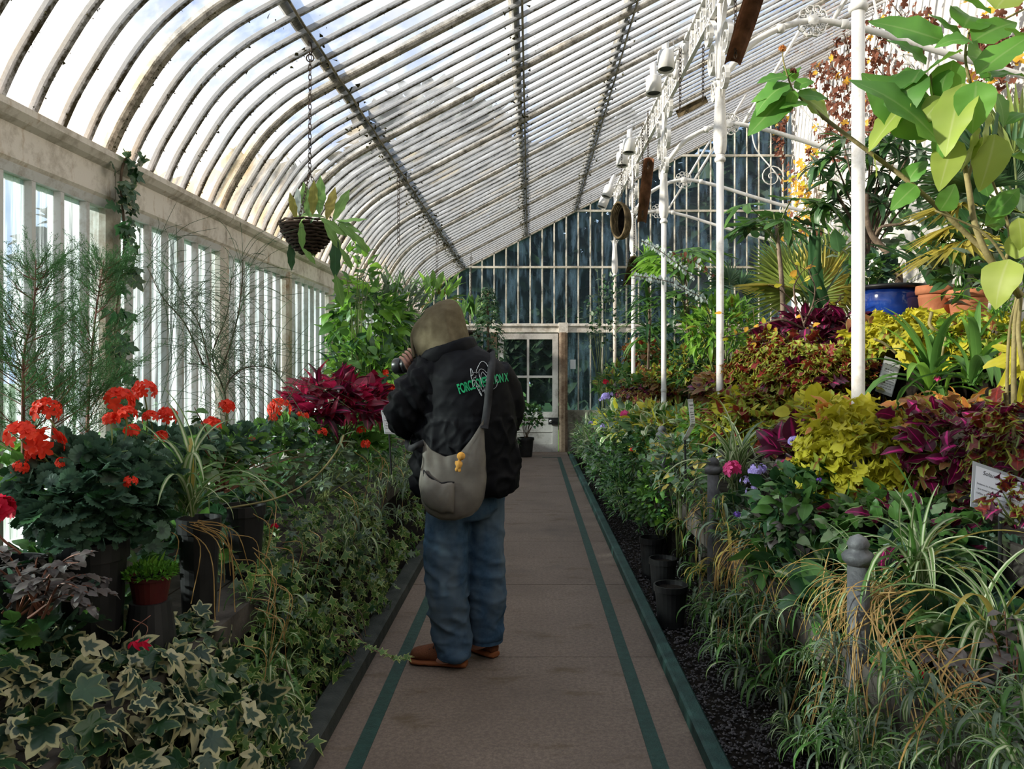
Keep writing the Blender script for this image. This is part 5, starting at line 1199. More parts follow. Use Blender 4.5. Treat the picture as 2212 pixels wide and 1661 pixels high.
pbush('frilled_coleus', 'frilly lime and maroon coleus at the right picture edge', 2185, 985, 1.7, (.11, .16, .17), 120, L['frilly'], [G['colred'], G['colmag']], .085, [.7, .3], 90, cat='coleus')
pbush('frilled_coleus', 'dark frilled coleus sprig overlapping the large label', 2200, 1095, 1.52, (.07, .08, .06), 30, L['frilly'], [G['colred'], G['maroon']], .06, None, 30, cat='coleus')
pbush('orange_coleus', 'orange-leaved coleus at the foot of the nearest column', 1818, 930, 1.46, (.09, .12, .09), 46, L['ovate'], [G['colora']], .11, None, 46, cat='coleus', hang=.3)
pbush('orange_coleus', 'small orange coleus beside the purple-black leaves', 1725, 1010, 1.35, (.05, .07, .05), 18, L['ovate'], [G['colora']], .07, None, 18, cat='coleus')
pbush('purple_coleus', 'purple-black coleus with magenta veins around a violet flower', 1735, 965, 1.42, (.14, .15, .11), 60, L['ovate'], [G['maroon'], G['colmag2']], .14, [.8, .2], 60, cat='coleus', flat=.6)
pbush('heliotrope', 'green heliotrope bush right of the pale strap-leaved clump', 1745, 1105, 1.22, (.20, .24, .19), 320, L['ovate'], [G['green'], G['deep']], .09, None, 150, flat=.6, hang=.2)
pbush('heliotrope', 'grey-purple leaved plant below the heliotrope', 1700, 1130, 1.12, (.10, .25, .12), 120, L['ovate'], [G['fuchg'], G['fuch']], .07, None, 60)
pbush('red_coleus', 'red and lime frilly coleus mass right of the second column', 1700, 810, 1.95, (.36, .55, .26), 900, L['frilly'], [G['colred'], G['colgrn'], G['colmag']], .115, [.62, .28, .10], 180, cat='coleus', low=-.5)
pbush('red_coleus', 'red coleus mass left of the nearest column, lower tier', 1765, 845, 1.8, (.26, .40, .24), 620, L['frilly'], [G['colred'], G['colgrn'], G['maroon']], .11, [.65, .25, .10], 150, cat='coleus', low=-.5)
pbush('lime_coleus', 'lime green coleus with red hearts in the middle of the right bank', 1640, 915, 1.5, (.30, .60, .20), 760, L['ovate'] + L['frilly'], [G['colgrn'], G['colred'], G['colyel']], .105, [.55, .3, .15], 170, cat='coleus', low=-.5)
pbush('lime_coleus', 'lime coleus fringe below the nearest column base', 1790, 905, 1.55, (.18, .3, .10), 220, L['ovate'], [G['colgrn'], G['colyel']], .10, None, 90, cat='coleus')
pbush('bronze_coleus', 'bronze and maroon broad coleus behind the bent white label', 1570, 850, 1.62, (.22, .40, .15), 260, L['ovate'] + L['serrate'], [G['colbrn'], G['colgrn'], G['maroon']], .13, [.5, .3, .2], 100, cat='coleus')
pbush('purple_coleus', 'dark purple coleus band on the upper tier behind the nearest column', 1775, 735, 2.3, (.42, .6, .20), 420, L['ovate'], [G['maroon'], G['colmag']], .15, [.85, .15], 120, cat='coleus', hang=.25)
pbush('yellow_coleus', 'yellow coleus band on the upper tier below the blue pot', 1985, 738, 2.4, (.36, .40, .13), 460, L['frilly'], [G['colyel'], G['colgrn']], .115, [.85, .15], 150, cat='coleus', flat=.7, hang=.2)
pbush('yellow_coleus', 'small yellow coleus below the terracotta pots', 2120, 728, 2.3, (.16, .25, .07), 130, L['frilly'], [G['colyel'], G['colgrn'], G['bright']], .10, None, 70, cat='coleus')
pbush('purple_coleus', 'dark purple-green coleus sprays left of the blue pot foot', 1890, 735, 2.35, (.2, .25, .09), 110, L['ovate'], [G['maroon'], G['colbrn']], .13, None, 60, cat='coleus')
pbush('orange_coleus', 'reddish orange coleus strip in front of the strap leaves', 2040, 900, 1.72, (.20, .2, .07), 90, L['serrate'], [G['colbrn'], G['colora'], G['colmag']], .09, [.5, .3, .2], 60, cat='coleus')
# broad strap leaves (pregnant onion) with dead flower stalks
t = tuftplant('strap_leaf_bulb', 'clump of broad glossy green strap leaves beside the upright label', 'bulb plant', WX(2010, 860, 2.05), 26, L['blade'], [G['green'], G['bright']], .50, [.8, .2], 26, tilt=.1)
tuftplant('strap_leaf_bulb', 'second clump of broad strap leaves right of the first', 'bulb plant', WX(2110, 830, 2.05), 22, L['blade'], [G['green'], G['bright']], .46, [.7, .3], 22, tilt=.2)
tuftplant('strap_leaf_bulb', 'bright strap leaves at the right end of the upper tier', 'bulb plant', WX(2160, 690, 2.3), 24, L['strap'], [G['bright'], G['green']], .42, None, 24, tilt=.1)
st2 = empty('dead_stalk', W(2030, 730, 4.0), 'long curved straw coloured dead stalk over the strap leaves', 'stalk'); MB().tube(crom([W(2200, 730, 4.0), W(2110, 735, 4.0), W(2050, 725, 4.05), W(2010, 705, 4.05), W(2012, 675, 4.1)], 6), .009, 6).build('stalk', M['palewood'], st2, True)
st2 = empty('dead_stalk', W(2030, 780, 4.0), 'kinked straw stalk rising from the strap leaves', 'stalk'); MB().tube(crom([W(2032, 780, 4.0), W(2045, 725, 4.0), W(2065, 697, 4.05), W(2110, 685, 4.1)], 6), .008, 6).build('stalk', M['palewood'], st2, True)
st2 = empty('dead_stalk', W(1920, 750, 4.2), 'short pale broken stalk left of the strap leaves', 'stalk'); MB().tube(crom([W(1937, 764, 4.2), W(1910, 742, 4.2), W(1888, 732, 4.2)], 6), .007, 6).build('stalk', M['palewood'], st2, True)
# flowers of the right bank
def flower(lab, px, py, Y, r, m, n=18, petal=.5, stem=.2, name='flower', cat='flower', sub=()):
    p = W(px, py, Y); t = empty(name, p - Vector((0, 0, stem)), lab, cat); umbel(t, p, r * Y / F, m, n, petal)
    for dx, dy, rr_ in sub: umbel(t, W(px + dx, py + dy, Y), rr_ * Y / F, m, 12, petal)
    stems(t, p - Vector((0, -.02, stem)), [p], M['stem'], .0035, 0, 'stalk'); return t
flower('hot pink pelargonium head above the pale strap leaves', 1582, 1015, 4.0, 21, G['pink'], 16, .62)
flower('lilac heliotrope flower cluster right of the pink head', 1632, 1018, 3.95, 20, G['lilac'], 40, .3, .2, 'lilac_flower', 'flower', ((-22, 22, 15), (-8, 45, 17), (12, -4, 16)))
flower('violet-blue flower head among the purple-black leaves', 1716, 955, 3.9, 17, G['lilac'], 40, .28, .25, 'lilac_flower')
flower('deep violet floret cluster below the lilac one', 1592, 1112, 3.6, 9, G['violet'], 18, .4, .1, 'violet_flower')
flower('small violet cluster in front of the yellow coleus', 1770, 1037, 3.3, 7, G['violet'], 16, .4, .1, 'violet_flower')
flower('far pink flower, left one of the distant pair', 1350, 896, 7.6, 11, G['pink'], 14, .6); flower('far pink flower, right one of the distant pair', 1394, 886, 7.4, 10, G['pink'], 14, .6)
flower('far lilac flower cluster near the right kerb end', 1308, 858, 8.6, 12, G['lilac'], 30, .35, .2, 'lilac_flower', 'flower', ((10, -6, 8), (-8, 6, 8)))
flower('far violet flower low beside the kerb end', 1302, 921, 8.4, 7, G['lilac'], 20, .35, .15, 'lilac_flower'); flower('tiny far violet flower at the kerb end', 1276, 914, 9.0, 6, G['lilac'], 20, .35, .15, 'lilac_flower')
flower('small red flower among the kerb shrubs', 1365, 971, 6.6, 5, G['red'], 10, .6); flower('white flower cluster near the far pink pair', 1404, 898, 7.3, 7, G['white'], 12, .5); flower('small crimson flower at the far left of the right bank', 1308, 826, 9.3, 8, G['crim'], 12, .5)
flower('single small pink bloom among the broad strap leaves', 2025, 818, 3.95, 7, G['pink'], 8, .7)
# far part of the right bank
pbush('bank_foliage', 'pale mixed foliage at the far lower right bank', 1350, 925, 1.1, (.3, 1.5, .26), 900, L['narrow'] + L['ovate'], [G['spider_e'], G['colyel'], G['green'], G['grey']], .12, [.3, .2, .3, .2], 70, cat='foliage')
pbush('bank_foliage', 'lime and cream striped foliage behind the farthest grey post', 1430, 925, 1.2, (.28, .9, .18), 620, L['narrow'] + L['ovate'], [G['spider_e'], G['colgrn'], G['green'], G['colyel']], .13, [.35, .25, .25, .15], 80, cat='foliage')
pbush('red_coleus', 'brick red coleus patch on the far right bank', 1400, 860, 1.5, (.35, 1.0, .14), 520, L['frilly'], [G['colred'], G['colbrn'], G['maroon']], .11, None, 60, cat='coleus')
pbush('lime_coleus', 'olive and lime coleus patch near the third column foot', 1430, 835, 1.7, (.4, 1.0, .2), 620, L['frilly'] + L['ovate'], [G['colgrn'], G['colbrn'], G['green']], .11, None, 60, cat='coleus')
pbush('bank_foliage', 'green leafy plants around the fourth column foot', 1345, 835, 1.5, (.4, 1.0, .32), 700, L['lance'] + L['ovate'], [G['green'], G['deep'], G['colgrn']], .14, [.5, .3, .2], 60, cat='foliage')
pbush('bronze_coleus', 'rusty red coleus below the dracaena', 1395, 765, 1.9, (.35, .7, .2), 320, L['ovate'], [G['colbrn'], G['colred'], G['green']], .14, None, 50, cat='coleus')
pbush('bank_foliage', 'lime green leaves right of the bent white label', 1530, 925, 1.3, (.16, .5, .16), 420, L['ovate'], [G['bright'], G['colgrn'], G['green']], .075, None, 90, cat='foliage')
pbush('bank_foliage', 'fresh green leaves between the second and third column', 1500, 800, 1.95, (.35, .7, .26), 520, L['lance'] + L['ovate'], [G['green'], G['deep'], G['colgrn']], .13, None, 70, cat='foliage')
pbush('pink_flower_bed', 'grey-green bed dotted with small pink flowers behind the second column', 1545, 790, 2.1, (.3, .5, .18), 420, L['tiny'] + L['narrow'], [G['grey'], G['pink'], G['green']], .05, [.5, .12, .38], 40, cat='foliage')
pbush('bamboo_shrub', 'yellow-green shrub with upright lime stems behind the second column', 1560, 715, 2.1, (.36, .5, .36), 460, L['lance'], [G['bright'], G['colgrn'], G['green']], .17, [.6, .15, .25], 120, up=.2, nst=16, sr=.014, bz=1.0)
pbush('bank_foliage', 'dark leafy undergrowth in front of the end glass', 1480, 740, 2.6, (.7, .6, .5), 500, L['ovate'] + L['lance'], [G['deep'], G['green']], .18, None, 30, cat='foliage')
pbush('thin_climber', 'sparse dull climber in front of the end glass right of the door', 1305, 690, 1.12, (.35, .25, .75), 260, L['ovate'], [G['grey'], G['deep']], .075, None, 20, stem=M['stem'], nst=12, bz=.6, shell=.1)
# dracaena, palmate plants, eucalyptus
def dracaena(lab, c, h, n, ln, mats, name='dracaena', nobj=60):
    c = Vector(c); t = empty(name, (c.x, c.y, c.z - h), lab, 'dracaena'); MB().tube([(c.x, c.y, c.z - h), (c.x + .02, c.y, c.z - h * .5), (c.x, c.y, c.z)], .018, 7).build('trunk', M['wood'], t); P = []; D = []; N = []
    for i in range(n):
        f = R.random(); a = R.uniform(0, 6.28); P.append(c + Vector((0, 0, -h * .75 * f))); D.append((math.cos(a), math.sin(a), .35 - .8 * f)); N.append((0, 0, 1))
    leaves(t, split(frames(P, D, N, [ln * R.uniform(.7, 1.1) for _ in range(n)]), L['drac'], mats), nobj); return t
dracaena('glossy dracaena with long drooping leaves between the third and fourth columns', W(1400, 600, 9.9), 1.15, 90, .50, [G['green'], G['deep']], nobj=90)
tuftplant('dracaena_tip', 'bright lime upright leaf crown on top of the dracaena', 'dracaena', W(1402, 590, 9.8), 26, [strap(.045, 6, 75, 30, 1), strap(.045, 6, 55, 50, 2)], [G['bright']], .42, None, 26, tilt=.6)
def palmate(lab, base, top, n, size, mats, name, rad, trunk=.02, tm=None, droop=-.1, nobj=60):
    base, top = Vector(base), Vector(top); t = empty(name, base, lab, 'plant'); MB().tube(crom([base, base.lerp(top, .5) + Vector((.03, .02, 0)), top], 6), [lerp(trunk, trunk * .6, i / 12) for i in range(13)], 8).build('trunk', tm or M['wood'], t, True); P = []; D = []; N = []; S = []; mb = MB()
    for i in range(n):
        a = 6.283 * i / n + R.uniform(-.3, .3); r_ = rad * R.uniform(.5, 1.1); e = R.uniform(-.25, .5) * rad; q = top + Vector((math.cos(a) * r_, math.sin(a) * r_, e)); b0 = top + Vector((0, 0, -R.uniform(0, .25)))
        mb.tube(crom([b0, b0.lerp(q, .5) + Vector((0, 0, .04)), q], 3), .006, 4); P.append(q); D.append((math.cos(a), math.sin(a), droop)); N.append((R.gauss(0, .2), R.gauss(-.25, .2), 1)); S.append(size * R.uniform(.75, 1.2))
    leaves(t, split(frames(P, D, N, S), L['star'], mats), nobj); tag(mb.build('leaf_stalks', M['stem'], t), kind='stuff'); return t
palmate('palmate-leaved plant with bright crown just right of the third column', W(1492, 860, 9.2), W(1478, 575, 9.2), 18, .36, [G['green'], G['bright']], 'palmate_plant', .36)
palmate('lower palmate leaves under the bright crown near the third column', W(1490, 860, 9.0), W(1478, 650, 9.0), 12, .34, [G['deep'], G['green']], 'palmate_plant', .34)
palmate('slim grey-trunked papaya with palmate crown left of the white wall', W(1692, 770, 7.0), W(1676, 478, 7.0), 15, .34, [G['green'], G['deep']], 'papaya', .36, .028, simple('grey papaya bark', (.16, .12, .09), (.32, .25, .19), 14, .85, .15, .4, 50))
def sprig(lab, pts, Y, n, size, m, name='eucalyptus', cat='eucalyptus'):
    pp = crom([W(x, y, Y) for x, y in pts], 8); t = empty(name, pp[0], lab, cat); MB().tube(pp, .004, 5).build('stem', M['wood'], t); P = []; D = []; N = []
    for i in range(n):
        q = pp[int(i / n * (len(pp) - 1))]; P.append(q); D.append((R.gauss(0, .6), R.gauss(0, .5), 1 if i % 2 else -1)); N.append((R.gauss(0, .3), -1, .3))
    leaves(t, split(frames(P, D, N, [size * R.uniform(.7, 1.2) for _ in range(n)]), L['petal'] + L['tiny'], m), 60, minpx=6); return t
sprig('silver eucalyptus sprig, upper one crossing the third column', [(1500, 600), (1450, 560), (1415, 535), (1385, 520)], 8.4, 64, .050, [G['silver']])
sprig('silver eucalyptus sprig, lower long one below the palmate crown', [(1530, 650), (1490, 630), (1450, 610), (1400, 600), (1365, 595)], 8.3, 90, .050, [G['silver']])
sprig('pinkish dry flower spray behind the silver sprigs', [(1450, 548), (1490, 560), (1520, 580), (1540, 600)], 8.6, 26, .06, [G['brown'], G['silver']], 'dry_flower_spray', 'flower')
# fan palms
def fan(seed, nseg=30, spread=290, drop=.25, gap=.55):
    rr = random.Random(seed); parts = []
    seg = lance(.045, 4, .30, .10, .5, 0, 0, 0, seed)
    for i in range(nseg):
        a = math.radians(-spread / 2 + spread * i / (nseg - 1)); d = (math.sin(a), math.cos(a), -drop * rr.uniform(.4, 1.3)); parts.append((seg, frames([(0, 0, 0)], [d], [(0, 0, 1)], [1 - .12 * abs(a) / 2.5 * rr.uniform(.5, 1.2)])[0]))
    return compound(parts)
FAN = [fan(1, 34, 250, .12), fan(2, 34, 220, .3), fan(3, 30, 180, .05)]
def fanpalm(lab, base, items, mats, name='fan_palm'):
    t = empty(name, base, lab, 'palm'); mb = MB(); gr = []
    for i, (px, py, Y, dx, dy, dz, s) in enumerate(items):
        q = W(px, py, Y); mb.tube(crom([Vector(base), Vector(base).lerp(q, .5) + Vector((0, 0, .08)), q], 5), .007, 5); d = Vector((dx, dy, dz))
        n = Vector((0, -1, .6)) if abs(dz) > .4 else Vector((0, -.02, 1)); gr.append((FAN[i % 3], frames([q], [d], [n], [s]), mats[i % len(mats)]))
    leaves(t, gr, 40, 'fan_leaf', minpx=1); tag(mb.build('leaf_stalks', M['stem'], t), kind='stuff'); return t
b = W(1745, 680, 7.9)
fanpalm('bushy yellow-green fan palm in front of the white wall, left of the blue pot', b, [(1720, 630, 7.8, -.2, -.2, 1, .50), (1770, 620, 7.8, .3, -.2, 1, .52), (1700, 600, 8.0, -.7, -.2, .7, .48), (1750, 590, 8.2, .05, .1, 1, .5), (1800, 610, 8.0, .8, -.1, .6, .5), (1680, 620, 7.8, -1, -.3, .2, .46), (1790, 570, 8.3, .5, .2, 1, .48), (1720, 570, 8.3, -.4, .2, 1, .45), (1740, 640, 7.6, .1, -.6, .5, .42), (1820, 640, 7.8, 1, -.2, .3, .45)], [G['palm'], G['palmy'], G['palm'], G['palmd']])
b = W(2200, 520, 5.2)
fanpalm('large dark fan palm on the right edge with drooping yellowed fans', b, [(2130, 360, 5.2, -.3, -.2, 1, .52), (2190, 330, 5.2, .3, -.1, 1, .55), (2120, 410, 5.1, -1, -.2, .35, .52), (2075, 440, 5.1, -1, -.2, -.05, .40), (2070, 485, 5.0, -1, -.3, -.05, .36), (2180, 400, 5.3, .2, -.5, .6, .5), (2080, 520, 4.9, -1, -.3, -.30, .46), (2160, 450, 5.0, -.5, -.7, .1, .45)], [G['palmd'], G['palm'], G['palmd'], G['palmy'], G['palmy'], G['palmd'], G['palmy'], G['palm']])
b = W(1580, 700, 9.2); fanpalm('small dark fan palm in front of the end glass right of the second column', b, [(1575, 610, 9.3, -.5, -.1, .8, .32), (1600, 620, 9.3, .6, -.1, .6, .3), (1560, 640, 9.1, -.9, -.3, -.1, .3), (1610, 650, 9.1, .8, -.4, -.2, .3)], [G['palmd']])
tuftplant('snake_plant', 'upright dark sword leaves in front of the fan palm', 'plant', W(1770, 690, 6.9), 14, [lance(.045, 6, .4, .03, .3, 0, 0, 0, 1), lance(.05, 6, .4, .12, .3, 0, 0, 0, 2)], [G['deep'], G['palmd']], .85, None, 14, tilt=2.2, spread=.05, jit=.5)
t = empty('zinc_pot', W(1770, 740, 6.9), 'grey pot holding the sword leaves above the purple coleus', 'pot'); q = W(1770, 715, 6.9); pot(t, (q.x, q.y, q.z - .16), .2, .2, M['zinc'])
# bare shrub with a few yellow leaves
t = empty('bare_shrub', W(1735, 800, 5.9), 'nearly bare twiggy shrub with a few yellow leaves', 'shrub'); mb = MB(); P = []
for b_ in ([(1735, 800), (1738, 740), (1736, 700), (1720, 660), (1690, 630), (1660, 615)], [(1736, 700), (1755, 660), (1760, 620), (1745, 580)], [(1738, 740), (1770, 690), (1800, 660), (1825, 640)], [(1736, 710), (1690, 690), (1650, 700), (1600, 720), (1560, 730)], [(1720, 660), (1715, 620), (1730, 590)], [(1735, 760), (1680, 735), (1620, 740)]):
    pp = crom([W(x, y, 5.9 + R.uniform(-.1, .1)) for x, y in b_], 5); mb.tube(pp, [lerp(.010, .003, i / (len(pp)-1)) for i in range(len(pp))], 5); P += pp[6:]
    for k in range(6): q = R.choice(pp[4:]); e = q + Vector((R.gauss(0, .12), R.gauss(0, .1), R.uniform(0, .15))); mb.tube([q, q.lerp(e, .5) + Vector((0, 0, .02)), e], .0025, 4); P.append(e)
tag(mb.build('branches', M['wood'], t), kind='stuff'); k = [R.choice(P) for _ in range(30)]
leaves(t, split(frames(k, rdir(30) * np.array([1, .5, 1]), [(0, -1, .6)] * 30, [R.uniform(.045, .075) for _ in k]), L['heart'], [G['autumn'], G['colyel']]), 30)
# ------------------------------------------------------------------ pots on the top tier
q = W(1925, 618, 6.0); t = empty('blue_pot', (q.x, q.y, 1.70), 'big glossy cobalt blue pot behind the nearest column', 'pot')
MB().lathe([(.15, 1.70), (.20, 1.78), (.235, 1.90), (.24, q.z - .08), (.225, q.z - .035)], (q.x, q.y, 0), 36).build('body', M['bluepot'], t, True)
MB().lathe([(.225, q.z - .035), (.255, q.z - .03), (.262, q.z - .012), (.255, q.z), (.23, q.z), (.215, q.z - .05)], (q.x, q.y, 0), 36, cap=False).build('rim', M['potblack'], t, True)
MB().lathe([(.215, q.z - .06), (.001, q.z - .04)], (q.x, q.y, 0), 24, cap=False).build('soil', M['soil'], t)
def tpot(px, py, Y, r, lab, ridge):
    q = W(px, py, Y); t = empty('terracotta_pot', (q.x, q.y, 1.70), lab, 'pot'); h = q.z - 1.70
    MB().lathe([(r*.66, 0), (r*.88, h*.75)] + ([(r*.90, h*.77), (r*.86, h*.79)] if ridge else []) + [(r*.90, h*.84)], (q.x, q.y, 1.70), 30).build('body', M['terracotta'], t, True)
    MB().lathe([(r*.90, h*.82), (r, h*.83), (r*1.03, h*.9), (r, h), (r*.9, h), (r*.85, h*.9)], (q.x, q.y, 1.70), 30, cap=False).build('rim', M['terracotta'], t, True); MB().lathe([(r*.85, h*.9), (.001, h*.92)], (q.x, q.y, 1.70), 18, cap=False).build('soil', M['soil'], t); return q
q1 = tpot(2022, 618, 5.7, .135, 'ridged terracotta pot right beside the blue pot', True); q2 = tpot(2092, 627, 5.5, .14, 'plain orange terracotta pot with grassy leaves', False)
AG = [strap(.055, 9, 70, 60, 1, .3), strap(.05, 9, 50, 45, 2, .3), strap(.05, 9, 30, 30, 3, .3)]
tuftplant('agave', 'dark broad-bladed agave in the ridged terracotta pot', 'agave', q1 - Vector((0, 0, .02)), 14, AG, [G['deep'], G['palmd']], .62, None, 14, tilt=.2)
tuftplant('grass_plant', 'fine grassy leaves in the plain terracotta pot', 'plant', q2 - Vector((0, 0, .02)), 60, [strap(.010, 9, 75, 40, 1), strap(.010, 9, 60, 60, 2), strap(.010, 9, 80, 20, 3)], [G['green'], G['deep']], .62, None, 60, tilt=.6)
pbush('succulent', 'green rosette succulent in the blue pot', 1885, 585, 2.62, (.16, .16, .12), 120, L['ovate'], [G['green'], G['pel']], .10, None, 70, cat='plant')
t = empty('crooked_trunk', W(1940, 625, 6.0), 'crooked grey trunk rising from the blue pot past the nearest column', 'trunk')
MB().tube(crom([W(1940, 640, 6.0), W(1940, 590, 6.0), W(1915, 545, 6.05), W(1885, 510, 6.1), W(1872, 470, 6.1), W(1870, 420, 6.15)], 6), [lerp(.032, .018, i / 30) for i in range(31)], 9).build('trunk', M['wood'], t, True)
MB().tube(crom([W(1888, 513, 6.1), W(1905, 490, 6.05), W(1940, 485, 6.0), W(1965, 478, 6.0)], 5), .012, 7).build('branch', M['wood'], t, True)
# rosette shrub with lance leaves before the wall
t = empty('rosette_shrub', W(1870, 600, 7.0), 'branching shrub with narrow grey-green leaf rosettes in front of the white wall', 'shrub'); P = []; D = []; N = []; S = []; mb = MB()
for (x, y) in ((1800, 340), (1820, 300), (1790, 390), (1840, 400), (1880, 330), (1920, 310), (1950, 300), (1960, 340), (1900, 370), (1930, 400), (1980, 380), (1870, 420), (1810, 430), (1780, 440), (1990, 330), (1850, 350), (1960, 420), (2010, 400), (1900, 440), (1830, 460), (1890, 290), (1770, 360)):
    c = W(x, y, 7.0 + R.uniform(-.4, .3)); mb.tube(crom([W(1875, 560, 7.0), W((x + 1870) / 2, (y + 520) / 2, 7.0), c], 4), .008, 5)
    for i in range(20): a = R.uniform(0, 6.28); P.append(c); D.append((math.cos(a), math.sin(a), R.gauss(.15, .5))); N.append((0, -.2, 1)); S.append(R.uniform(.15, .26))
leaves(t, split(frames(P, D, N, S), L['lance'], [G['palmd'], G['grey'], G['green']], [.5, .3, .2]), 200); tag(mb.build('branches', M['wood'], t), kind='stuff')
# vines on the white wall
def wallvine(lab, strands, nper, mats, w, size=.12, nobj=120, X=XR - .06):
    t = empty('wall_vine', WX(strands[0][0][0], strands[0][0][1], X), lab, 'vine'); mb = MB(); P = []; D = []; N = []; S = []
    for sd in strands:
        pp = crom([WX(x, y, X + R.uniform(-.25, .0)) for x, y in sd], 6); mb.tube(pp, .007, 4)
        for i in range(nper):
            q = R.choice(pp); P.append(q + Vector((R.uniform(-.18, .02), R.gauss(0, .16), R.gauss(0, .12)))); D.append((R.gauss(-.2, .5), R.gauss(0, .6), R.uniform(-1, .2))); N.append((-1, R.gauss(-.5, .5), R.gauss(.2, .4))); S.append(size * R.uniform(.6, 1.3))
    leaves(t, split(frames(P, D, N, S), L['vine'], mats, w), nobj); tag(mb.build('stems', M['wood'], t), kind='stuff'); return t
wallvine('withered brown vine hanging down the white wall left of the nearest column', [[(1760, 0), (1775, 80), (1800, 150), (1820, 230), (1815, 300)], [(1800, 0), (1820, 60), (1835, 130), (1830, 200)], [(1740, 100), (1770, 150), (1790, 230), (1780, 330)], [(1700, 240), (1690, 280), (1695, 330), (1700, 370)], [(1830, 40), (1830, 160), (1835, 260), (1820, 330)]], 85, [G['brown'], G['autumn']], [.95, .05], .13, 200)
wallvine('withered brown vine right of the nearest column behind the big leaves', [[(1880, 0), (1900, 60), (1890, 130), (1920, 180)], [(1920, 0), (1960, 50), (1990, 90), (2020, 40)], [(1890, 100), (1930, 160), (1960, 240), (1900, 280)], [(1880, 180), (1900, 240), (1880, 300)], [(2100, 130), (2150, 160), (2190, 160)], [(2120, 60), (2170, 80), (2212, 70)]], 70, [G['brown'], G['autumn']], [.93, .07], .12, 160)
wallvine('yellow and orange autumn vine leaves at the corner of the white wall', [[(1700, 400), (1730, 370), (1760, 340), (1775, 310)], [(1720, 450), (1740, 400), (1770, 380)], [(1730, 480), (1745, 440), (1740, 400)]], 40, [G['autumn'], G['brown'], G['colyel']], [.5, .35, .15], .13, 110)
wallvine('dull green and brown creeper low on the wall behind the papaya', [[(1720, 480), (1740, 520), (1760, 560)], [(1760, 460), (1790, 500), (1800, 540)], [(1700, 500), (1720, 560), (1730, 600)]], 34, [G['green'], G['brown'], G['autumn']], [.5, .3, .2], .14, 60)
pbush('upper_foliage', 'tangled green foliage along the foot of the white wall', 1900, 560, 3.6, (.5, 2.2, .5), 420, L['lance'] + L['ovate'], [G['palmd'], G['green'], G['grey']], .2, None, 50, cat='foliage')
pbush('upper_foliage', 'green foliage on the right edge behind the tall shrub', 2180, 560, 2.9, (.35, .6, .35), 300, L['lance'] + L['ovate'], [G['green'], G['grey'], G['deep']], .14, None, 50, cat='foliage')
flower('pale mauve flower head behind the grassy pot', 2085, 498, 5.2, 12, G['lilac'], 20, .4)
# ------------------------------------------------------------------ tall shrub on the right edge with large felted leaves
tb = W(2195, 1000, 2.75); t = empty('tall_shrub', tb, 'tall shrub with large felted leaves and pale olive branches at the right edge', 'shrub'); mb = []
BR = [([(2195, 1010), (2190, 860), (2192, 700), (2205, 630)], .011, 2.75), ([(2205, 640), (2160, 590), (2130, 545), (2105, 480), (2090, 390), (2075, 320), (2050, 300)], .014, 2.7),
      ([(2130, 545), (2050, 470), (1960, 390), (1880, 330), (1800, 270), (1745, 225), (1712, 195)], .010, 2.72), ([(2205, 640), (2170, 560), (2120, 500), (2020, 455)], .006, 2.68), ([(2090, 390), (2110, 300), (2100, 200), (2085, 120), (2100, 40)], .007, 2.75), ([(2165, 595), (2180, 500), (2140, 380), (2115, 290)], .006, 2.8),
      ([(1712, 195), (1700, 160), (1692, 130), (1690, 108)], .0035, 2.72), ([(2212, 800), (2200, 720), (2206, 640)], .010, 2.72), ([(2178, 1000), (2175, 860), (2180, 720), (2196, 640)], .007, 2.8), ([(2075, 320), (2030, 250), (2010, 160)], .006, 2.65), ([(2085, 120), (2140, 60), (2212, 20)], .006, 2.75)]
for b_, r_, Yb in BR:
    pp = crom([W(x, y, Yb) for x, y in b_], 6); MB().tube(pp, [lerp(r_, r_ * .55, i / (len(pp)-1)) for i in range(len(pp))], 8).build('branch', M['palewood'], t, True)
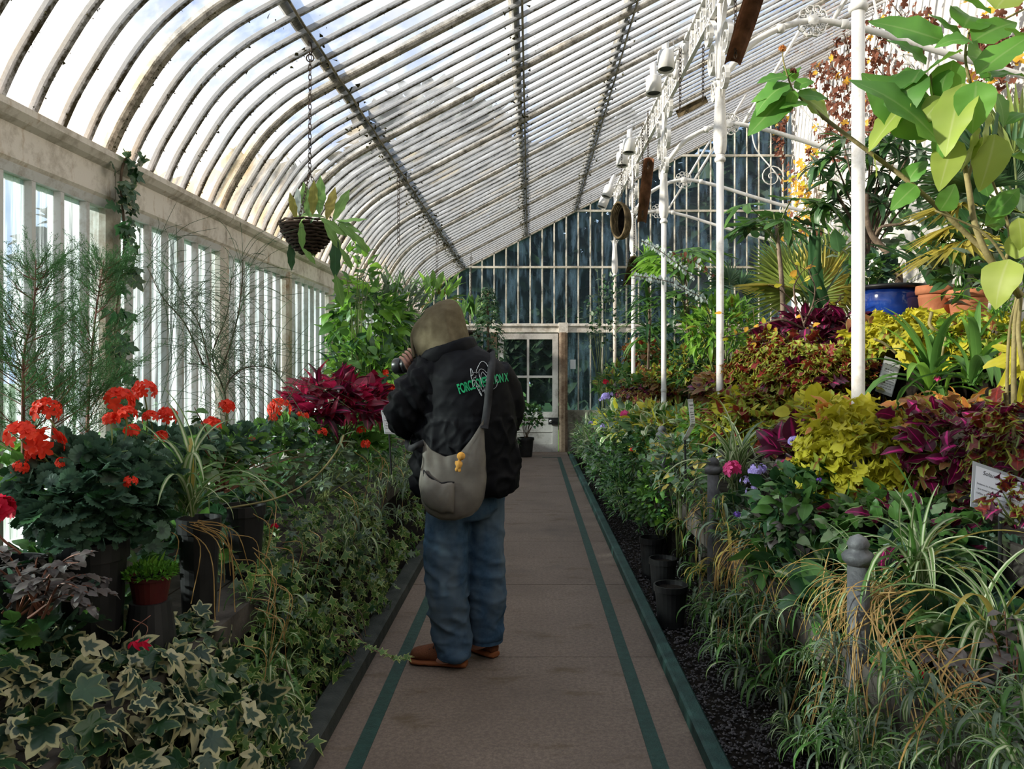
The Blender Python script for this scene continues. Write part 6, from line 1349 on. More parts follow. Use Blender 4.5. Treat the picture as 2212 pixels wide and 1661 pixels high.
LV = [(2010, 300, 1875, 150, 0, 2.65), (2030, 310, 1900, 120, 0, 2.6), (2010, 170, 1880, 150, 0, 2.68), (2040, 90, 1890, 30, 0, 2.7), (2080, 110, 1960, 150, 0, 2.6), (2060, 130, 2012, 260, 0, 2.6), (2090, 100, 2020, 20, 0, 2.7), (2100, 90, 2205, 20, 0, 2.7), (2090, 120, 2190, 130, 0, 2.65),
      (2110, 160, 2230, 60, 0, 2.6), (2120, 170, 2220, 130, 0, 2.7), (2110, 175, 2100, 265, 0, 2.5), (2080, 180, 2035, 320, 1, 2.55), (2075, 200, 1975, 290, 1, 2.6), (2050, 150, 2010, 210, 0, 2.6), (1960, 220, 1872, 310, 1, 2.66), (1990, 150, 1900, 265, 0, 2.64), (2120, 230, 2170, 330, 1, 2.6),
      (2110, 270, 2090, 370, 1, 2.62), (2150, 290, 2130, 400, 1, 2.66), (2050, 280, 2000, 345, 0, 2.6), (2060, 300, 2030, 400, 1, 2.65), (2140, 340, 2220, 310, 0, 2.7), (2170, 270, 2220, 210, 0, 2.66), (2190, 420, 2130, 480, 0, 2.7), (2200, 470, 2215, 540, 1, 2.68), (2180, 560, 2135, 640, 1, 2.66), (2140, 470, 2200, 400, 0, 2.7), (2195, 560, 2215, 470, 1, 2.7), (2030, 455, 2075, 400, 0, 2.68),
      (2140, 30, 2050, -30, 0, 2.7), (2150, 20, 2212, -60, 1, 2.7), (2080, 60, 2130, -20, 0, 2.7), (2170, 60, 2240, 90, 0, 2.6), (2000, 140, 1940, 60, 0, 2.7), (2100, 90, 2040, 60, 0, 2.62), (2195, 300, 2250, 340, 0, 2.7), (2150, 200, 2190, 260, 0, 2.6), (2040, 210, 1990, 250, 1, 2.6),
      (1712, 195, 1618, 280, 0, 2.7), (1712, 192, 1625, 195, 0, 2.7), (1705, 180, 1615, 210, 0, 2.68), (1700, 165, 1640, 170, 0, 2.7), (1705, 165, 1720, 130, 0, 2.72), (1715, 190, 1755, 160, 0, 2.7), (1722, 205, 1790, 205, 0, 2.68), (1730, 210, 1820, 240, 1, 2.7), (1712, 200, 1660, 250, 0, 2.7), (1718, 195, 1700, 240, 0, 2.64), (1745, 225, 1690, 215, 0, 2.66), (1700, 150, 1725, 150, 0, 2.7),
      (1885, 335, 1900, 380, 1, 2.7), (1980, 400, 1930, 440, 0, 2.7), (1960, 395, 1990, 330, 0, 2.72)]
gr = {}
for i, (x0, y0_, x1, y1_, k, Y) in enumerate(LV):
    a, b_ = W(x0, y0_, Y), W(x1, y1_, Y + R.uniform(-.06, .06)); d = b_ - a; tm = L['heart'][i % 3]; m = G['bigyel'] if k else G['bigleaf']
    nn = Vector((R.gauss(-.2, .3), R.gauss(-.7, .3), R.uniform(.4, 1.1))); gr.setdefault((i % 3, k), (tm, [], m))[1].append((a, d, nn, d.length * 1.05))
leaves(t, [(tm, frames([i[0] for i in it], [i[1] for i in it], [i[2] for i in it], [i[3] for i in it]), m) for tm, it, m in gr.values()], 120, minpx=1)
umbel(t, W(1690, 106, 2.72), .012, leafmat('orange bud', (.6, .22, .04), (.75, .32, .08), vein=0), 16, .8, name='bud')
umbel(t, W(1713, 155, 2.7), .012, G['brown'], 10, .7, name='seed_head')
# yellow palmate leaves at the right edge
t = empty('yellow_palmate_leaf', W(2200, 780, 3.1), 'large drooping yellow palmate leaf at the right picture edge', 'leaf')
leaves(t, [(L['star'][1], frames([W(2205, 760, 3.1), W(2215, 790, 3.15)], [(-.7, -.3, -.7), (-.3, -.4, -.9)], [(-.4, -1, .9), (-.3, -1, .8)], [.18, .17]), G['colyel'])], 4, minpx=1)
MB().tube(crom([W(2205, 760, 3.1), W(2215, 740, 3.1), W(2230, 780, 3.12)], 5), .005, 5).build('leaf_stalk', M['stem'], t)
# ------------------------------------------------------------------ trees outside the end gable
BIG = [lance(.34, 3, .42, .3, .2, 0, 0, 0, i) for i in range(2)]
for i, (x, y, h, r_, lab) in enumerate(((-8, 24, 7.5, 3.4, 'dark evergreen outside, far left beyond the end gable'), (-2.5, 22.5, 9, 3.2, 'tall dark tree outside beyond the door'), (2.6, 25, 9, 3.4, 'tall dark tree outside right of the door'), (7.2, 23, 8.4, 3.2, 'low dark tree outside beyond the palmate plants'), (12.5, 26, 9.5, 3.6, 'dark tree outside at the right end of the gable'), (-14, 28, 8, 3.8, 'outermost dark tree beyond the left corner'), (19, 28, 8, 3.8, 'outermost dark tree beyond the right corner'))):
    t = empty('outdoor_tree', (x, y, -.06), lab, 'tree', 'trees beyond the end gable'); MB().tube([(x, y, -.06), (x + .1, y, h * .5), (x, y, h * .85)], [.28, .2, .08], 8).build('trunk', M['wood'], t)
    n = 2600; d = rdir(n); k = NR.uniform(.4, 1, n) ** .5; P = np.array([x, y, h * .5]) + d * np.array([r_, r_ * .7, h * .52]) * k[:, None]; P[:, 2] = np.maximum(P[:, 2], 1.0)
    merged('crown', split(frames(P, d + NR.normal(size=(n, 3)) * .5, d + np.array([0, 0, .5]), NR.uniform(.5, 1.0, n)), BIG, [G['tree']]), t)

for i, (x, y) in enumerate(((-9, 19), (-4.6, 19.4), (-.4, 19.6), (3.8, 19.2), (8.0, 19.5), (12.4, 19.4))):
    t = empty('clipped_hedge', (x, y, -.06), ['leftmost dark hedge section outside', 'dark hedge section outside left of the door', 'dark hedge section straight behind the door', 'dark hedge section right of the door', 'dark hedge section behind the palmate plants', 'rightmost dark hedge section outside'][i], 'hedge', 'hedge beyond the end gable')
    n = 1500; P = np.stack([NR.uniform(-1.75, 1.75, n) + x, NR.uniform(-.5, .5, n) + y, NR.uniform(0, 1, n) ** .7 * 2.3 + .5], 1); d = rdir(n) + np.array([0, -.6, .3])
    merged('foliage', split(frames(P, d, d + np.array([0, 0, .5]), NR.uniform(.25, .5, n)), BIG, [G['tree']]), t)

pbush('low_foliage', 'low striped and green foliage covering the front plank behind the nearest grey post', 1800, 1260, 1.2, (.20, .75, .10), 420, L['strap'] + L['ovate'], [G['deep'], G['spider'], G['green']], .14, [.5, .2, .3], 60, cat='foliage', low=-.2)
pbush('low_foliage', 'low dark foliage on the front plank at the lower right corner', 2110, 1420, 1.35, (.26, .55, .12), 420, L['strap'] + L['round'] + L['ovate'], [G['deep'], G['spider'], G['pel']], .13, [.5, .2, .3], 60, cat='foliage', low=-.2)
pbush('low_foliage', 'mixed low leaves along the front plank below the heliotrope', 1640, 1150, 1.15, (.18, .9, .12), 520, L['ovate'] + L['narrow'], [G['green'], G['grey'], G['deep']], .09, None, 60, cat='foliage', low=-.2)
pbush('low_foliage', 'tangle of small leaves between yellow coleus and large label', 1960, 1150, 1.4, (.26, .35, .12), 300, L['ovate'] + L['serrate'], [G['green'], G['colmag'], G['fuchg']], .08, [.5, .2, .3], 60, cat='foliage', low=-.3)

# left planting going on beside and behind the viewer, unseen, added to shade the foreground
bush('bank_foliage', 'dense tall shrubs added for shade, continuing the left planting beside the viewer', 'foliage', (-1.5, 1.0, .5), (-1.5, .9, 1.05), (.36, .85, .62), 900, L['ovate'] + L['lance'], [G['deep'], G['green']], .15, None, 0, low=-1)
bush('bank_foliage', 'dense tall shrubs added for shade, continuing the left planting behind the viewer', 'foliage', (-1.5, -1.4, .5), (-1.5, -1.4, 1.05), (.36, 1.5, .62), 1000, L['ovate'] + L['lance'], [G['deep'], G['green']], .18, None, 0, low=-1)
# ------------------------------------------------------------------ the person
PY = 3.84; PS = PY / F                                    # metres per pixel at the person's distance
def L2(px, py, dy=0.): return W(px, py, PY) * 1.0 + Vector((0, dy, 0))   # point on the person's plane, then pushed in depth
person = empty('person', (W(1000, 1430, PY).x, PY, 0), 'person in black padded jacket, olive hood and blue jeans raising a camera', 'person')
def evaluated(ob):
    dg = bpy.context.evaluated_depsgraph_get(); me = bpy.data.meshes.new_from_object(ob.evaluated_get(dg)); old = ob.data
    bpy.data.objects.remove(ob); bpy.data.meshes.remove(old); return me
def remesh(mbs, vox, smooth=6, name='cloth'):
    """join closed lofts into one continuous skin"""
    a = MB()
    for m in mbs: a.add(m.v, m.f)
    me = bpy.data.meshes.new(name); me.from_pydata(a.v, [], a.f); ob = bpy.data.objects.new(name, me); COL.objects.link(ob)
    r = ob.modifiers.new('r', 'REMESH'); r.mode = 'VOXEL'; r.voxel_size = vox
    s = ob.modifiers.new('s', 'SMOOTH'); s.factor = .6; s.iterations = smooth
    return evaluated(ob)
def loft(rings, n=20, cap=True):
    """rings: (centre, rx, ry, axis-x dir, axis-y dir)"""
    v = []; f = []
    for c, rx, ry, u, w in rings:
        c, u, w = Vector(c), Vector(u).normalized(), Vector(w).normalized()
        for k in range(n): a = 6.28318 * k / n; v.append(c + u * rx * math.cos(a) + w * ry * math.sin(a))
    m = len(rings)
    for i in range(m - 1):
        for k in range(n): f.append((i*n+k, i*n+(k+1) % n, (i+1)*n+(k+1) % n, (i+1)*n+k))
    if cap: f += [tuple(range(n))[::-1], tuple(range((m-1)*n, m*n))]
    return MB().add(v, f)
def limb(pts, rs, n=16, sub=5):
    P = crom(pts, sub); m = len(P); t = np.linspace(0, 1, len(rs)); rr_ = np.interp(np.linspace(0, 1, m), t, rs); return MB().tube(P, list(rr_), n)
def crumple(me, amp, fn):
    """push vertices along their normals by fn(co) * amp"""
    n = [v.normal.copy() for v in me.vertices]
    for v, q in zip(me.vertices, n): v.co += q * amp * fn(v.co)
    me.update()
def nz3(co, sx, sy, sz, seed=0): return noise.noise(Vector((co.x * sx + seed, co.y * sy, co.z * sz)))
# cloth materials
def cloth(name, c1, c2, scale=30, rough=.8, weave=500, spec=.2, sheen=0, bump=.2, fade=None):
    g = NG(name); c = g.ramp(g.noise(scale, 4), [(.3, c1), (.7, c2)])
    if fade: c = g.mix(g.rng(g.noise(fade[1], 3, .6, stretch=(1, 1, .45)), .45, .70), c, fade[0])
    p = g.bsdf(c, rough, spec, 0, g.bump(g.noise(weave, 2), bump, .002)); return g.done(p)
M['jacket'] = cloth('black nylon', (.0032, .0035, .0050), (.0060, .0064, .0086), 14, .66, 300, .11, bump=.08)
M['hood'] = cloth('olive fleece', (.105, .085, .052), (.165, .138, .088), 24, .95, 700, .05, bump=.35)
M['denim'] = cloth('washed blue denim', (.026, .058, .105), (.048, .092, .150), 50, .85, 800, .12, bump=.3, fade=((.10, .135, .17), 5))
M['bag'] = cloth('grey brown nylon bag', (.125, .112, .095), (.175, .158, .135), 18, .6, 500, .3, bump=.12)
M['strap'] = cloth('black webbing', (.008, .008, .010), (.016, .016, .018), 60, .7, 600, .3)
M['leather'] = simple('brown suede', (.10, .036, .016), (.17, .062, .028), 18, .8, .2, .3, 160)
M['sole'] = simple('tan rubber sole', (.20, .062, .022), (.27, .088, .032), 14, .7, .25)
M['skin'] = simple('skin', (.52, .27, .20), (.62, .35, .27), 20, .5, .35)
M['camblack'] = simple('black camera body', (.010, .010, .012), (.020, .020, .023), 40, .35, .5)
M['lens'] = simple('lens glass', (.004, .004, .012), (.01, .01, .03), 5, .05, .8)
M['green_print'] = simple('green print', (.010, .30, .115), (.018, .40, .16), 60, .6, .3)
M['grey_print'] = simple('pale grey print', (.42, .44, .46), (.55, .57, .60), 60, .6, .3)
M['plush'] = cloth('orange plush', (.62, .30, .06), (.80, .44, .12), 40, .95, 300, .05, bump=.5)

# body: one continuous skin with hands
def skinbody():
    V = []; E = []; Rr = []
    def add(p, r, prev=None):
        V.append(tuple(p)); Rr.append(r if isinstance(r, tuple) else (r, r)); i = len(V) - 1
        if prev is not None: E.append((prev, i))
        return i
    pel = add(L2(1005, 1045, .03), (.10, .075)); s1 = add(L2(1008, 960), (.12, .095), pel); s2 = add(L2(1005, 870), (.135, .10), s1); s3 = add(L2(998, 800), (.12, .085), s2); nk = add(L2(965, 755, .05), .052, s3)
    hd = add(L2(945, 715, .07), (.080, .092), nk); add(L2(945, 672, .075), (.072, .085), hd)
    # legs
    for hx, kx, kz, ax, az, ty in ((965, 970, 1255, 978, 1410, -.03), (1045, 1048, 1250, 1048, 1396, .09)):
        h = add(L2(hx, 1085, ty * .5 + .02), .062, pel); k = add(L2(kx, kz, ty + .01), .050, h); a = add(L2(ax, az, ty), .042, k); add(L2(ax - 34, az + 18, ty + .05), .036, a)
    # arms: left one towards the lens, right one round the far side of the camera
    def arm(sh, el, wr, tips, thumb, r=.052):
        a = add(sh, .062, s3); b = add(el, .046, a); c = add(wr, .030, b); pm = add(tips['palm'], (.034, .018), c)
        for f in tips['fingers']:
            q = pm
            for p, rr_ in f: q = add(p, rr_, q)
        q = pm
        for p, rr_ in thumb: q = add(p, rr_, q)
    pc = L2(884, 794, .10)
    fl = []
    for j in range(4):
        o = Vector((.012 * j - .006, .012 * j, .014 * j - .02)); k = pc + Vector((-.012, -.035, .018)) + o * 1.0; fl.append([(k, .0105), (k + Vector((-.004, -.030, .022)), .0095), (k + Vector((-.020, -.022, .046)), .0085), (k + Vector((-.040, .002, .054)), .0075)])
    arm(L2(925, 800), L2(870, 905, -.02), L2(887, 815, .09), {'palm': pc, 'fingers': fl}, [(pc + Vector((.02, .02, .012)), .011), (pc + Vector((.0, .045, .035)), .0095)])
    pr = L2(925, 775, .30); fr_ = []
    for j in range(4):
        k = pr + Vector((-.03, .0, .03 - .02 * j)); fr_.append([(k, .010), (k + Vector((-.03, -.01, .005)), .009), (k + Vector((-.045, -.03, .003)), .008)])
    arm(L2(1080, 800, .06), L2(1085, 895, .20), L2(960, 810, .32), {'palm': pr, 'fingers': fr_}, [(pr + Vector((0, -.03, -.02)), .010), (pr + Vector((-.02, -.05, -.02)), .009)])
    # face: brow, nose, chin on the side the hood opens to (left and away)
    fd = Vector((-.74, .62, -.25)).normalized(); c = Vector(V[hd])
    add(c + fd * .105 + Vector((0, 0, -.005)), .014, hd); add(c + fd * .085 + Vector((0, 0, -.075)), .028, hd)
    me = bpy.data.meshes.new('body'); me.from_pydata(V, E, []); ob = bpy.data.objects.new('body', me); COL.objects.link(ob)
    sk = ob.modifiers.new('s', 'SKIN'); sk.use_smooth_shade = True; sk.branch_smoothing = .6; ob.modifiers.new('d', 'SUBSURF').levels = 2
    for i, r in enumerate(Rr): me.skin_vertices[0].data[i].radius = r
    me.skin_vertices[0].data[0].use_root = True
    return evaluated(ob)
bd = skinbody(); bd.materials.clear(); bd.materials.append(M['skin']); bd.shade_smooth(); link('body', bd, person)

# jeans
def leg(cx, ty, side):
    rows = [(1062, cx[0], .104, .110), (1110, cx[1], .104, .112), (1170, cx[2], .103, .110), (1240, cx[3], .101, .106), (1300, cx[4], .096, .100), (1360, cx[5], .087, .092), (1395, cx[6], .077, .085), (1414 if side < 0 else 1400, cx[7], .073, .082)]
    return loft([(L2(x, y, ty + (.02 if y > 1300 else 0)), rx, ry, (1, 0, 0), (0, 1, 0)) for y, x, rx, ry in rows], 24)
lg1 = leg((968, 968, 966, 966, 968, 973, 981, 981), -.02, -1); lg2 = leg((1042, 1042, 1041, 1042, 1046, 1048, 1048, 1048), .10, 1)
hip = loft([(L2(1005, y, .03), rx, .135, (1, 0, 0), (0, 1, 0)) for y, rx in ((1020, .15), (1060, .165), (1100, .165), (1118, .13))], 24)
jm = remesh([lg1, lg2, hip], .009, 4, 'jeans')
def denimfold(c):
    low = min(1, max(0, (1.0 - c.z) * 1.4)); ridge = 1 - abs(nz3(c + Vector((0, 0, .35 * c.x)), 6, 6, 11, 8)) * 2.4
    return .014 * nz3(c, 6, 6, 3.5, 3) + .012 * max(0, ridge) * low + .006 * max(0, 1 - abs(nz3(c, 11, 11, 19, 21)) * 3) * low + .006 * math.sin(c.z * 50 + 4 * nz3(c, 6, 6, 6, 1)) * max(0, .36 - c.z) * 2
crumple(jm, 1.0, denimfold)
jm.materials.append(M['denim']); jm.shade_smooth(); jeans = link('jeans', jm, person)
for (cx, ty, zz) in ((981, -.0, 1414), (1048, .12, 1400)):
    MB().add(*(lambda m: (m.v, m.f))(loft([(L2(cx, zz - 12, ty), .083, .092, (1, 0, 0), (0, 1, 0)), (L2(cx, zz + 2, ty), .083, .092, (1, 0, 0), (0, 1, 0))], 24, False))).build('jeans_hem', M['denim'], jeans, True)
# shoes: soles on the floor
def shoe(px, py, ang, ln=.285):
    heel = W(px, py, F * H / (py - VY)); heel.z = 0; d = Vector((math.cos(ang), math.sin(ang), 0)); s = Vector((-d.y, d.x, 0)); up = Vector((0, 0, 1)); rows = []; sole = []
    for t, w, h in ((0, .030, .05), (.06, .038, .075), (.2, .041, .09), (.42, .042, .095), (.60, .046, .080), (.78, .050, .066), (.92, .044, .055), (.985, .024, .040)):
        rows.append((heel + d * ln * t + up * (.022 + h * .48), w, h * .52, s, up))
    for t, w in ((-.02, .028), (.03, .040), (.2, .045), (.42, .044), (.62, .049), (.80, .054), (.93, .047), (1.01, .022)):
        sole.append((heel + d * ln * t + up * .0165, w, .0165, s, up))
    t = empty('shoe', heel, None); t.parent = person; t.location = heel - person.location
    m = remesh([loft(rows, 16)], .008, 3, 'upper'); m.materials.append(M['leather']); m.shade_smooth(); o = link('upper', m, t)
    m = remesh([loft(sole, 16)], .006, 1, 'sole'); m.materials.append(M['sole']); m.shade_smooth(); link('sole', m, t)
    mb = MB()
    for k in range(3): a = heel + d * ln * (.47 + .07 * k) + up * (.112 - .008 * k); mb.tube(crom([a - s * .035 - up * .012, a, a + s * .035 - up * .012], 4), .0035, 5)
    mb.build('laces', M['strap'], t)
shoe(1006, 1441, math.pi - .22); shoe(1070, 1421, math.pi - .75)

# jacket
UX, UY = (1, 0, 0), (0, 1, 0)
torso = loft([(L2(1003, 1066, .02), .235, .165, UX, UY), (L2(1003, 1050, .02), .262, .195, UX, UY), (L2(1003, 1000, .02), .264, .20, UX, UY), (L2(1006, 930, .01), .245, .195, UX, UY), (L2(1006, 870, .0), .228, .188, UX, UY),
              (L2(1003, 815, .0), .212, .172, UX, UY), (L2(1000, 785, .01), .186, .150, UX, (0, 1, .1)), (L2(990, 765, .02), .150, .125, UX, (0, 1, .1)), (L2(975, 748, .03), .105, .10, UX, (0, 1, .2))], 32)
lsl = limb([L2(940, 800, .0), L2(915, 830, -.03), L2(888, 870, -.05), L2(874, 898, -.03), L2(873, 890, .05), L2(880, 850, .09), L2(888, 824, .10)], [.098, .102, .098, .088, .086, .070, .044], 20)
rsl = limb([L2(1062, 805, .02), L2(1085, 850, .08), L2(1085, 900, .16), L2(1050, 880, .26), L2(1000, 840, .31), L2(960, 810, .33)], [.095, .098, .092, .085, .072, .05], 20)
hemsl = limb([L2(1085, 930, .02), L2(1092, 985, .0), L2(1090, 1040, .0)], [.06, .075, .06], 16)
jk = remesh([torso, lsl, rsl, hemsl], .0095, 4, 'jacket')
def puff(c):
    r1 = max(0, 1 - abs(nz3(c + Vector((0, 0, .3 * c.x)), 8, 8, 10, 31)) * 3.0); r2 = max(0, 1 - abs(nz3(c - Vector((0, 0, .5 * c.x)), 17, 17, 19, 13)) * 3.2)
    edge = 1 if c.z < 1.22 or c.x < L2(940, 0).x else .35
    w = .014 * nz3(c, 6, 6, 5, 2) + .011 * r1 * edge + .006 * r2 * edge
    if c.x < L2(925, 800).x: w += .010 * math.sin(c.z * 55 + c.x * 60 + 4 * nz3(c, 8, 8, 8, 4))       # sleeve folds
    return w
crumple(jk, 1.0, puff); jk.materials.append(M['jacket']); jk.shade_smooth(); jacket = link('jacket', jk, person)
bm_ = bmesh.new(); bm_.from_mesh(jk); JB = BVHTree.FromBMesh(bm_)
# padded stand collar, open towards the face
def collar_row(k, r):
    pts = []
    for i in range(23):
        a = math.radians(-152 + 270 * i / 22); pts.append(L2(964, 774 - 7 * k, .04) + Vector((math.cos(a) * (.130 - .003 * k), math.sin(a) * (.112), .040 * math.cos(a))))
    return MB().tube(pts, r, 12)
cm = remesh([collar_row(0, .028), collar_row(1.8, .026), collar_row(3.2, .020)], .009, 4, 'collar'); crumple(cm, 1., lambda c: .006 * nz3(c, 20, 20, 20, 6))
cm.materials.append(M['jacket']); cm.shade_smooth(); link('collar', cm, jacket)
# hood
hr = []
HA = Vector((-.80, .55, -.10)).normalized()               # where the face looks
def hp(px, py, dy): return L2(px, py, dy)
hoodm = remesh([loft([(hp(962, 772, .05), .118, .100, UX, (0, 1, .25)), (hp(955, 752, .05), .132, .112, UX, (0, 1, .2)), (hp(949, 728, .06), .136, .118, (1, 0, .12), (0, 1, .1)), (hp(945, 700, .065), .130, .116, (1, 0, .2), UY), (hp(948, 676, .07), .108, .100, (1, 0, .25), UY), (hp(952, 658, .07), .072, .074, (1, 0, .25), UY), (hp(955, 648, .07), .030, .034, (1, 0, .2), UY)], 28),
                limb([hp(925, 770, .06), hp(912, 745, .09), hp(906, 720, .10), hp(918, 690, .10)], [.05, .058, .055, .045], 14)], .010, 6, 'hood')
def hoodfold(c):
    s = (c.z - L2(0, 770).z) / .28; return .010 * nz3(c, 9, 9, 5, 7) + .008 * max(0, 1 - abs(nz3(c + Vector((0, 0, .8 * c.x)), 10, 10, 6, 17)) * 3) + .010 * math.sin((c.x + .35 * c.z) * 62 + 3 * nz3(c, 7, 7, 7, 2)) * max(0, .75 - s) * .8
crumple(hoodm, 1.0, hoodfold); hoodm.materials.append(M['hood']); hoodm.shade_smooth(); hood = link('hood', hoodm, person)
MB().tube(crom([hp(893, 772, .03), hp(886, 740, .07), hp(892, 705, .09), hp(915, 672, .10)], 6), .008, 8).build('hood_seam', M['hood'], hood, True)

# print on the back: letters and line emblem laid onto the cloth
def onback(px, py, off=.0035):
    """point of the jacket's back seen at that place of the back panel (cast straight along depth)"""
    o = W(px, py, PY - .17); o.y = PY - 1.2
    hit = JB.ray_cast(o, Vector((0, 1, 0)))
    return (hit[0] + hit[1] * off) if hit[0] is not None else Vector((o.x, PY - .15, o.z))
def letters(txt, px0, py0, px1, py1, hgt, m):
    cu = bpy.data.curves.new('t', 'FONT'); cu.body = txt; cu.size = 1; cu.space_character = .92; cu.offset = .028
    to = bpy.data.objects.new('t', cu); COL.objects.link(to); me = bpy.data.meshes.new_from_object(to); bpy.data.objects.remove(to); bpy.data.curves.remove(cu)
    bm = bmesh.new(); bm.from_mesh(me); bmesh.ops.triangulate(bm, faces=bm.faces[:])
    bmesh.ops.subdivide_edges(bm, edges=[e for e in bm.edges if e.calc_length() > .12], cuts=2); bmesh.ops.triangulate(bm, faces=bm.faces[:])
    xs_ = [v.co.x for v in bm.verts]; x0, x1 = min(xs_), max(xs_); ys_ = [v.co.y for v in bm.verts]; y0_, y1_ = min(ys_), max(ys_)
    for v in bm.verts:
        u = (v.co.x - x0) / (x1 - x0); w = (v.co.y - y0_) / (y1_ - y0_); ux = u * 1.10 - u * u * .10       # letters close up where the cloth turns away
        v.co = onback(lerp(px0, px1, ux) - hgt * .34 * (1 - .75 * u) * w, np.interp(ux, [0, .3, .75, 1], [py0, py0 - 10.5, py1 + 4.5, py1]) - hgt * (1 - .14 * u) * w)
    bm.to_mesh(me); bm.free(); me.materials.clear(); me.materials.append(m); return link('back_print', me, jacket)
letters('FORCE OPERATION X', 993.6, 851.5, 1096, 824.5, 21.5, M['green_print'])
def line(pts, w=.0019):
    pp = crom([(x, y, 0) for x, y in pts], 5); MB().tube([onback(p.x, p.y, .004) for p in pp], w, 5).build('emblem_line', M['grey_print'], jacket, True)
def emb(*uv): line([(975 + a / 9.39, 770 + b / 9.39) for a, b in uv], .0013)
emb((380, 255), (395, 260), (415, 295), (425, 340), (460, 325), (500, 345), (515, 330), (490, 310), (510, 250), (540, 180), (570, 125), (605, 108), (650, 120), (690, 155), (715, 195), (730, 245))
emb((380, 255), (385, 310), (390, 350), (400, 400), (425, 380), (435, 350))
emb((390, 380), (400, 430), (420, 480), (430, 560), (440, 610), (460, 595), (475, 560), (470, 530), (490, 510), (470, 490), (440, 495), (450, 470), (445, 440), (470, 430), (485, 445), (490, 395))
emb((490, 500), (510, 540), (545, 585), (550, 620), (500, 595), (520, 640), (560, 720), (605, 800), (610, 780), (580, 720), (560, 665), (605, 660), (580, 620), (560, 590))
emb((605, 660), (630, 720), (640, 715), (650, 680), (665, 720), (680, 795), (685, 750), (670, 700), (650, 630), (640, 600), (630, 610), (605, 540), (590, 460), (590, 390), (600, 350), (620, 320), (650, 355), (680, 385), (710, 430), (700, 470), (690, 500))
emb((590, 470), (560, 400), (545, 340), (545, 300), (570, 265), (620, 270), (665, 300), (700, 345), (710, 330))
emb((890, 420), (885, 520), (905, 500), (910, 470)); emb((915, 530), (910, 570), (890, 625), (835, 668))

# shoulder bag with strap, pocket and plush charm
def bagpt(u, v, front):
    """u across (0 left,1 right), v down (0 top, 1 bottom)"""
    top = np.interp(u, [0, .12, .35, .6, .8, 1], [950, 970, 985, 978, 945, 905]); bot = np.interp(u, [0, .1, .3, .55, .8, .93, 1], [1085, 1108, 1121, 1122, 1112, 1096, 1075])
    xl = np.interp(v, [0, .3, .7, 1], [916, 913, 906, 912]); xr = np.interp(v, [0, .3, .7, 1], [1046, 1049, 1053, 1046])
    px, py = lerp(xl, xr, u), lerp(top, bot, v); e = (max(0, math.sin(math.pi * u)) ** .5) * (max(0, math.sin(math.pi * min(1, v * .9 + .1))) ** .5) * (.35 + .65 * v)
    q = W(px, py, PY - .20); o = Vector((q.x, PY - .215 - .015 * u, q.z)); return o + Vector((0, (-.075 if front else .03) * e, 0))
nu, nv = 22, 22; v = []; f = []
for side in (True, False):
    for j in range(nv + 1):
        for i in range(nu + 1): v.append(bagpt(i / nu, j / nv, side))
S_ = (nu + 1) * (nv + 1)
for k in range(2):
    for j in range(nv):
        for i in range(nu):
            a = k * S_ + j * (nu + 1) + i; q = (a, a + 1, a + nu + 2, a + nu + 1); f.append(q if k else q[::-1])
for i in range(nu): a = nv * (nu + 1) + i; f.append((a, a + 1, S_ + a + 1, S_ + a))
for j in range(nv):
    for c_ in (0, nu): a = j * (nu + 1) + c_; b_ = a + nu + 1; f.append((a, S_ + a, S_ + b_, b_))
bag = empty('shoulder_bag', W(980, 1122, PY - .2), 'grey-brown nylon shoulder bag slung across the person\'s back', 'bag')
bmh = MB().add(v, f).mesh('bag_body', M['bag'], True)
def bagfold(c):
    d = (c - W(1046, 905, PY - .2)); a = math.atan2(d.z, d.x); r_ = d.length
    return .005 * nz3(c, 14, 14, 10, 1) + .0045 * math.sin(a * 30) * max(0, 1 - r_ / .28) + .004 * math.sin(c.x * 110 + 2 * c.z * 20) * max(0, 1 - abs(c.z - W(0, 985, PY).z) / .06)
crumple(bmh, 1.0, bagfold); bo = link('bag_body', bmh, bag)
pv = []; pf = []
for j in range(11):
    for i in range(11):
        u, w_ = lerp(.04, .53, i / 10), lerp(.40, .86, j / 10); e = math.sin(math.pi * i / 10) ** .5 * math.sin(math.pi * min(1, .12 + j / 10 * .88)) ** .5 if 0 < i < 10 and j < 10 else 0
        pv.append(bagpt(u, w_, True) + Vector((0, -.006 - .022 * e + .003 * math.sin(i * 2.2 + j), .003 * math.sin(i * 1.7))))
pf = [(j*11+i+11, j*11+i+12, j*11+i+1, j*11+i) for j in range(10) for i in range(10)]
pk_ = MB().add(pv, pf).build('pocket', M['bag'], bo, True); so = pk_.modifiers.new('t', 'SOLIDIFY'); so.thickness = .004; so.offset = 1
zp = [bagpt(lerp(.05, .53, i / 10), .395 - .01 * math.sin(i), True) + Vector((0, -.010, 0)) for i in range(11)]; MB().tube(zp, .0035, 6).build('zip', M['strap'], pk_, True)
q = zp[0]; MB().tube([q, q + Vector((.001, -.004, -.03))], .004, 6).build('zip_pull', M['strap'], pk_)
def strap_path(pts, w, parent, name):
    P = crom(pts, 6); mb = MB(); m = len(P); v = []; f = []
    for i, p in enumerate(P):
        t = (P[min(i+1, m-1)] - P[max(i-1, 0)]).normalized(); s = t.cross(Vector((0, -1, .05))).normalized() * w / 2; n = Vector((0, -.003, 0)); v += [p - s + n, p + s + n, p + s - n, p - s - n]
    f = [(i*4+k, i*4+(k+1) % 4, i*4+4+(k+1) % 4, i*4+4+k) for i in range(m-1) for k in range(4)] + [(0, 1, 2, 3), (m*4-1, m*4-2, m*4-3, m*4-4)]
    return mb.add(v, f).build(name, M['strap'], parent, True)
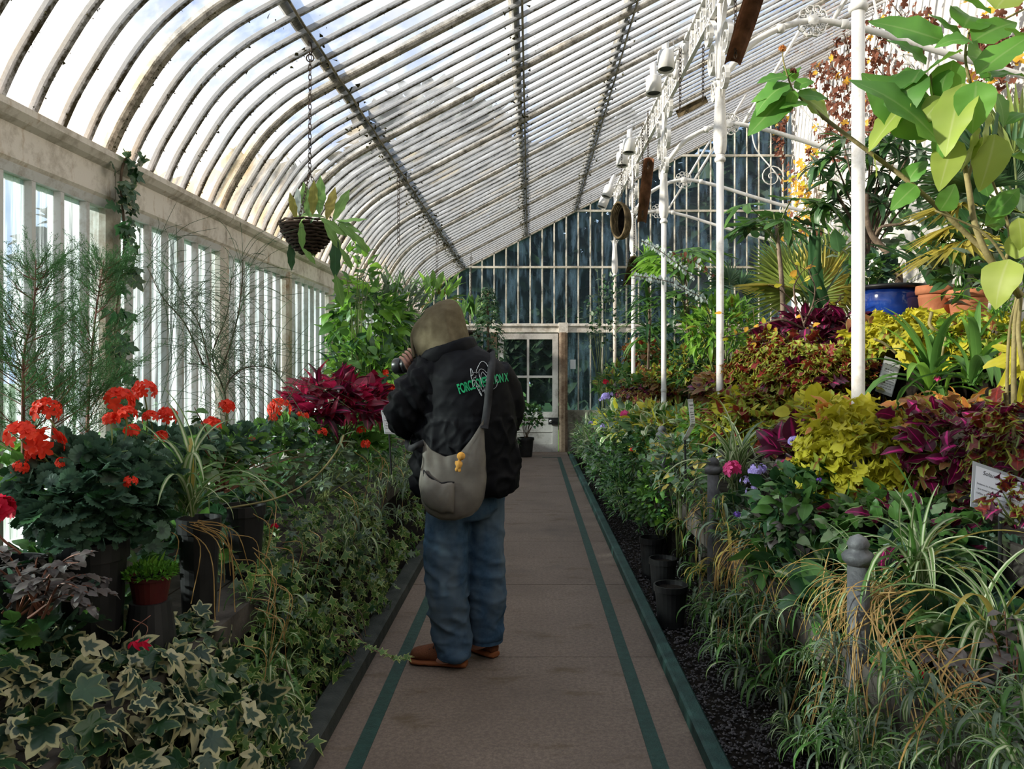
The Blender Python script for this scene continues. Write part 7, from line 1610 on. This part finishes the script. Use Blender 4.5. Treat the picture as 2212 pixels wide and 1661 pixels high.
bp = [onback(x, y, .012) for x, y in ((1046, 915), (1050, 880), (1054, 845), (1057, 815), (1058, 790), (1056, 772))]; bp[0] = W(1046, 925, PY - .24)
for dx, dy in ((-.004, .05), (-.012, .11), (-.03, .18)):
    e = bp[5] + Vector((dx, dy, 0)); hit = JB.ray_cast(Vector((e.x, e.y, 2.2)), Vector((0, 0, -1))); bp.append(hit[0] + Vector((0, 0, .008)) if hit[0] is not None else e)
bp = bp[:5] + bp[6:]
strap_path(bp, .036, bag, 'strap')
strap_path([W(917, 955, PY - .21), W(902, 962, PY - .23), W(888, 968, PY - .21), W(880, 962, PY - .12), W(884, 945, PY + .02), W(905, 930, PY + .17)], .03, bag, 'strap_end')
pt = empty('plush_charm', W(992, 985, PY - .32), 'little yellow-orange plush charm hanging on the bag', 'charm')
def bl(px, py, r, sx=1, sz=1, dy=0): return (lambda c: loft([(c + Vector((0, 0, r * sz * math.sin(a))), max(r * sx * math.cos(a), .001), max(r * .8 * math.cos(a), .001), UX, UY) for a in np.linspace(-1.5, 1.5, 7)], 12))(W(px, py, PY - .315 + dy))
pm_ = remesh([bl(996, 985, .020, 1, .95), bl(991, 1004, .016, .9, 1.3), bl(985, 1000, .007, .8, 1.6), bl(997, 1002, .007, .8, 1.6), bl(986, 1014, .008, .9, 1.4), bl(993, 1016, .008, .9, 1.2)], .003, 3, 'plush'); pm_.materials.append(M['plush']); pm_.shade_smooth(); link('plush_body', pm_, pt)
chain(pt, W(996, 978, PY - .315), bagpt(.66, .05, True), .012, .0012)

# camera in the raised hands
cl = empty('camera_body', L2(893, 792, .22), 'black camera with long dark lens held up in front of the face', 'camera')
ax = Vector((-.93, .32, -.10)).normalized(); sd = ax.cross(Vector((0, 0, 1))).normalized(); up = sd.cross(ax); c0 = L2(890, 786, .13)
def cyl(a, b, r, m, nm, parent=cl): return MB().tube([c0 + ax * a, c0 + ax * (a + .004), c0 + ax * (b - .004), c0 + ax * b], [r * .94, r, r, r * .94], 22).build(nm, m, parent, True)
v = [c0 + ax * a + sd * s + up * u for a in (-.05, .01) for s in (-.065, .065) for u in (-.045, .045)]
MB().add(v, [(0, 1, 3, 2), (4, 6, 7, 5), (0, 2, 6, 4), (1, 5, 7, 3), (0, 4, 5, 1), (2, 3, 7, 6)]).build('body', M['camblack'], cl)
v = [c0 + ax * a + sd * s + up * u for a, w_ in ((-.045, .02), (.005, .028)) for s in (-w_, w_) for u in (.04, .068)]
MB().add(v, [(0, 1, 3, 2), (4, 6, 7, 5), (0, 2, 6, 4), (1, 5, 7, 3), (0, 4, 5, 1), (2, 3, 7, 6)]).build('viewfinder', M['camblack'], cl)
cyl(.008, .075, .037, M['camblack'], 'lens_barrel'); cyl(.05, .068, .0392, M['camblack'], 'zoom_ring'); cyl(.074, .118, .042, M['camblack'], 'lens_hood'); cyl(.10, .112, .034, M['lens'], 'front_glass')
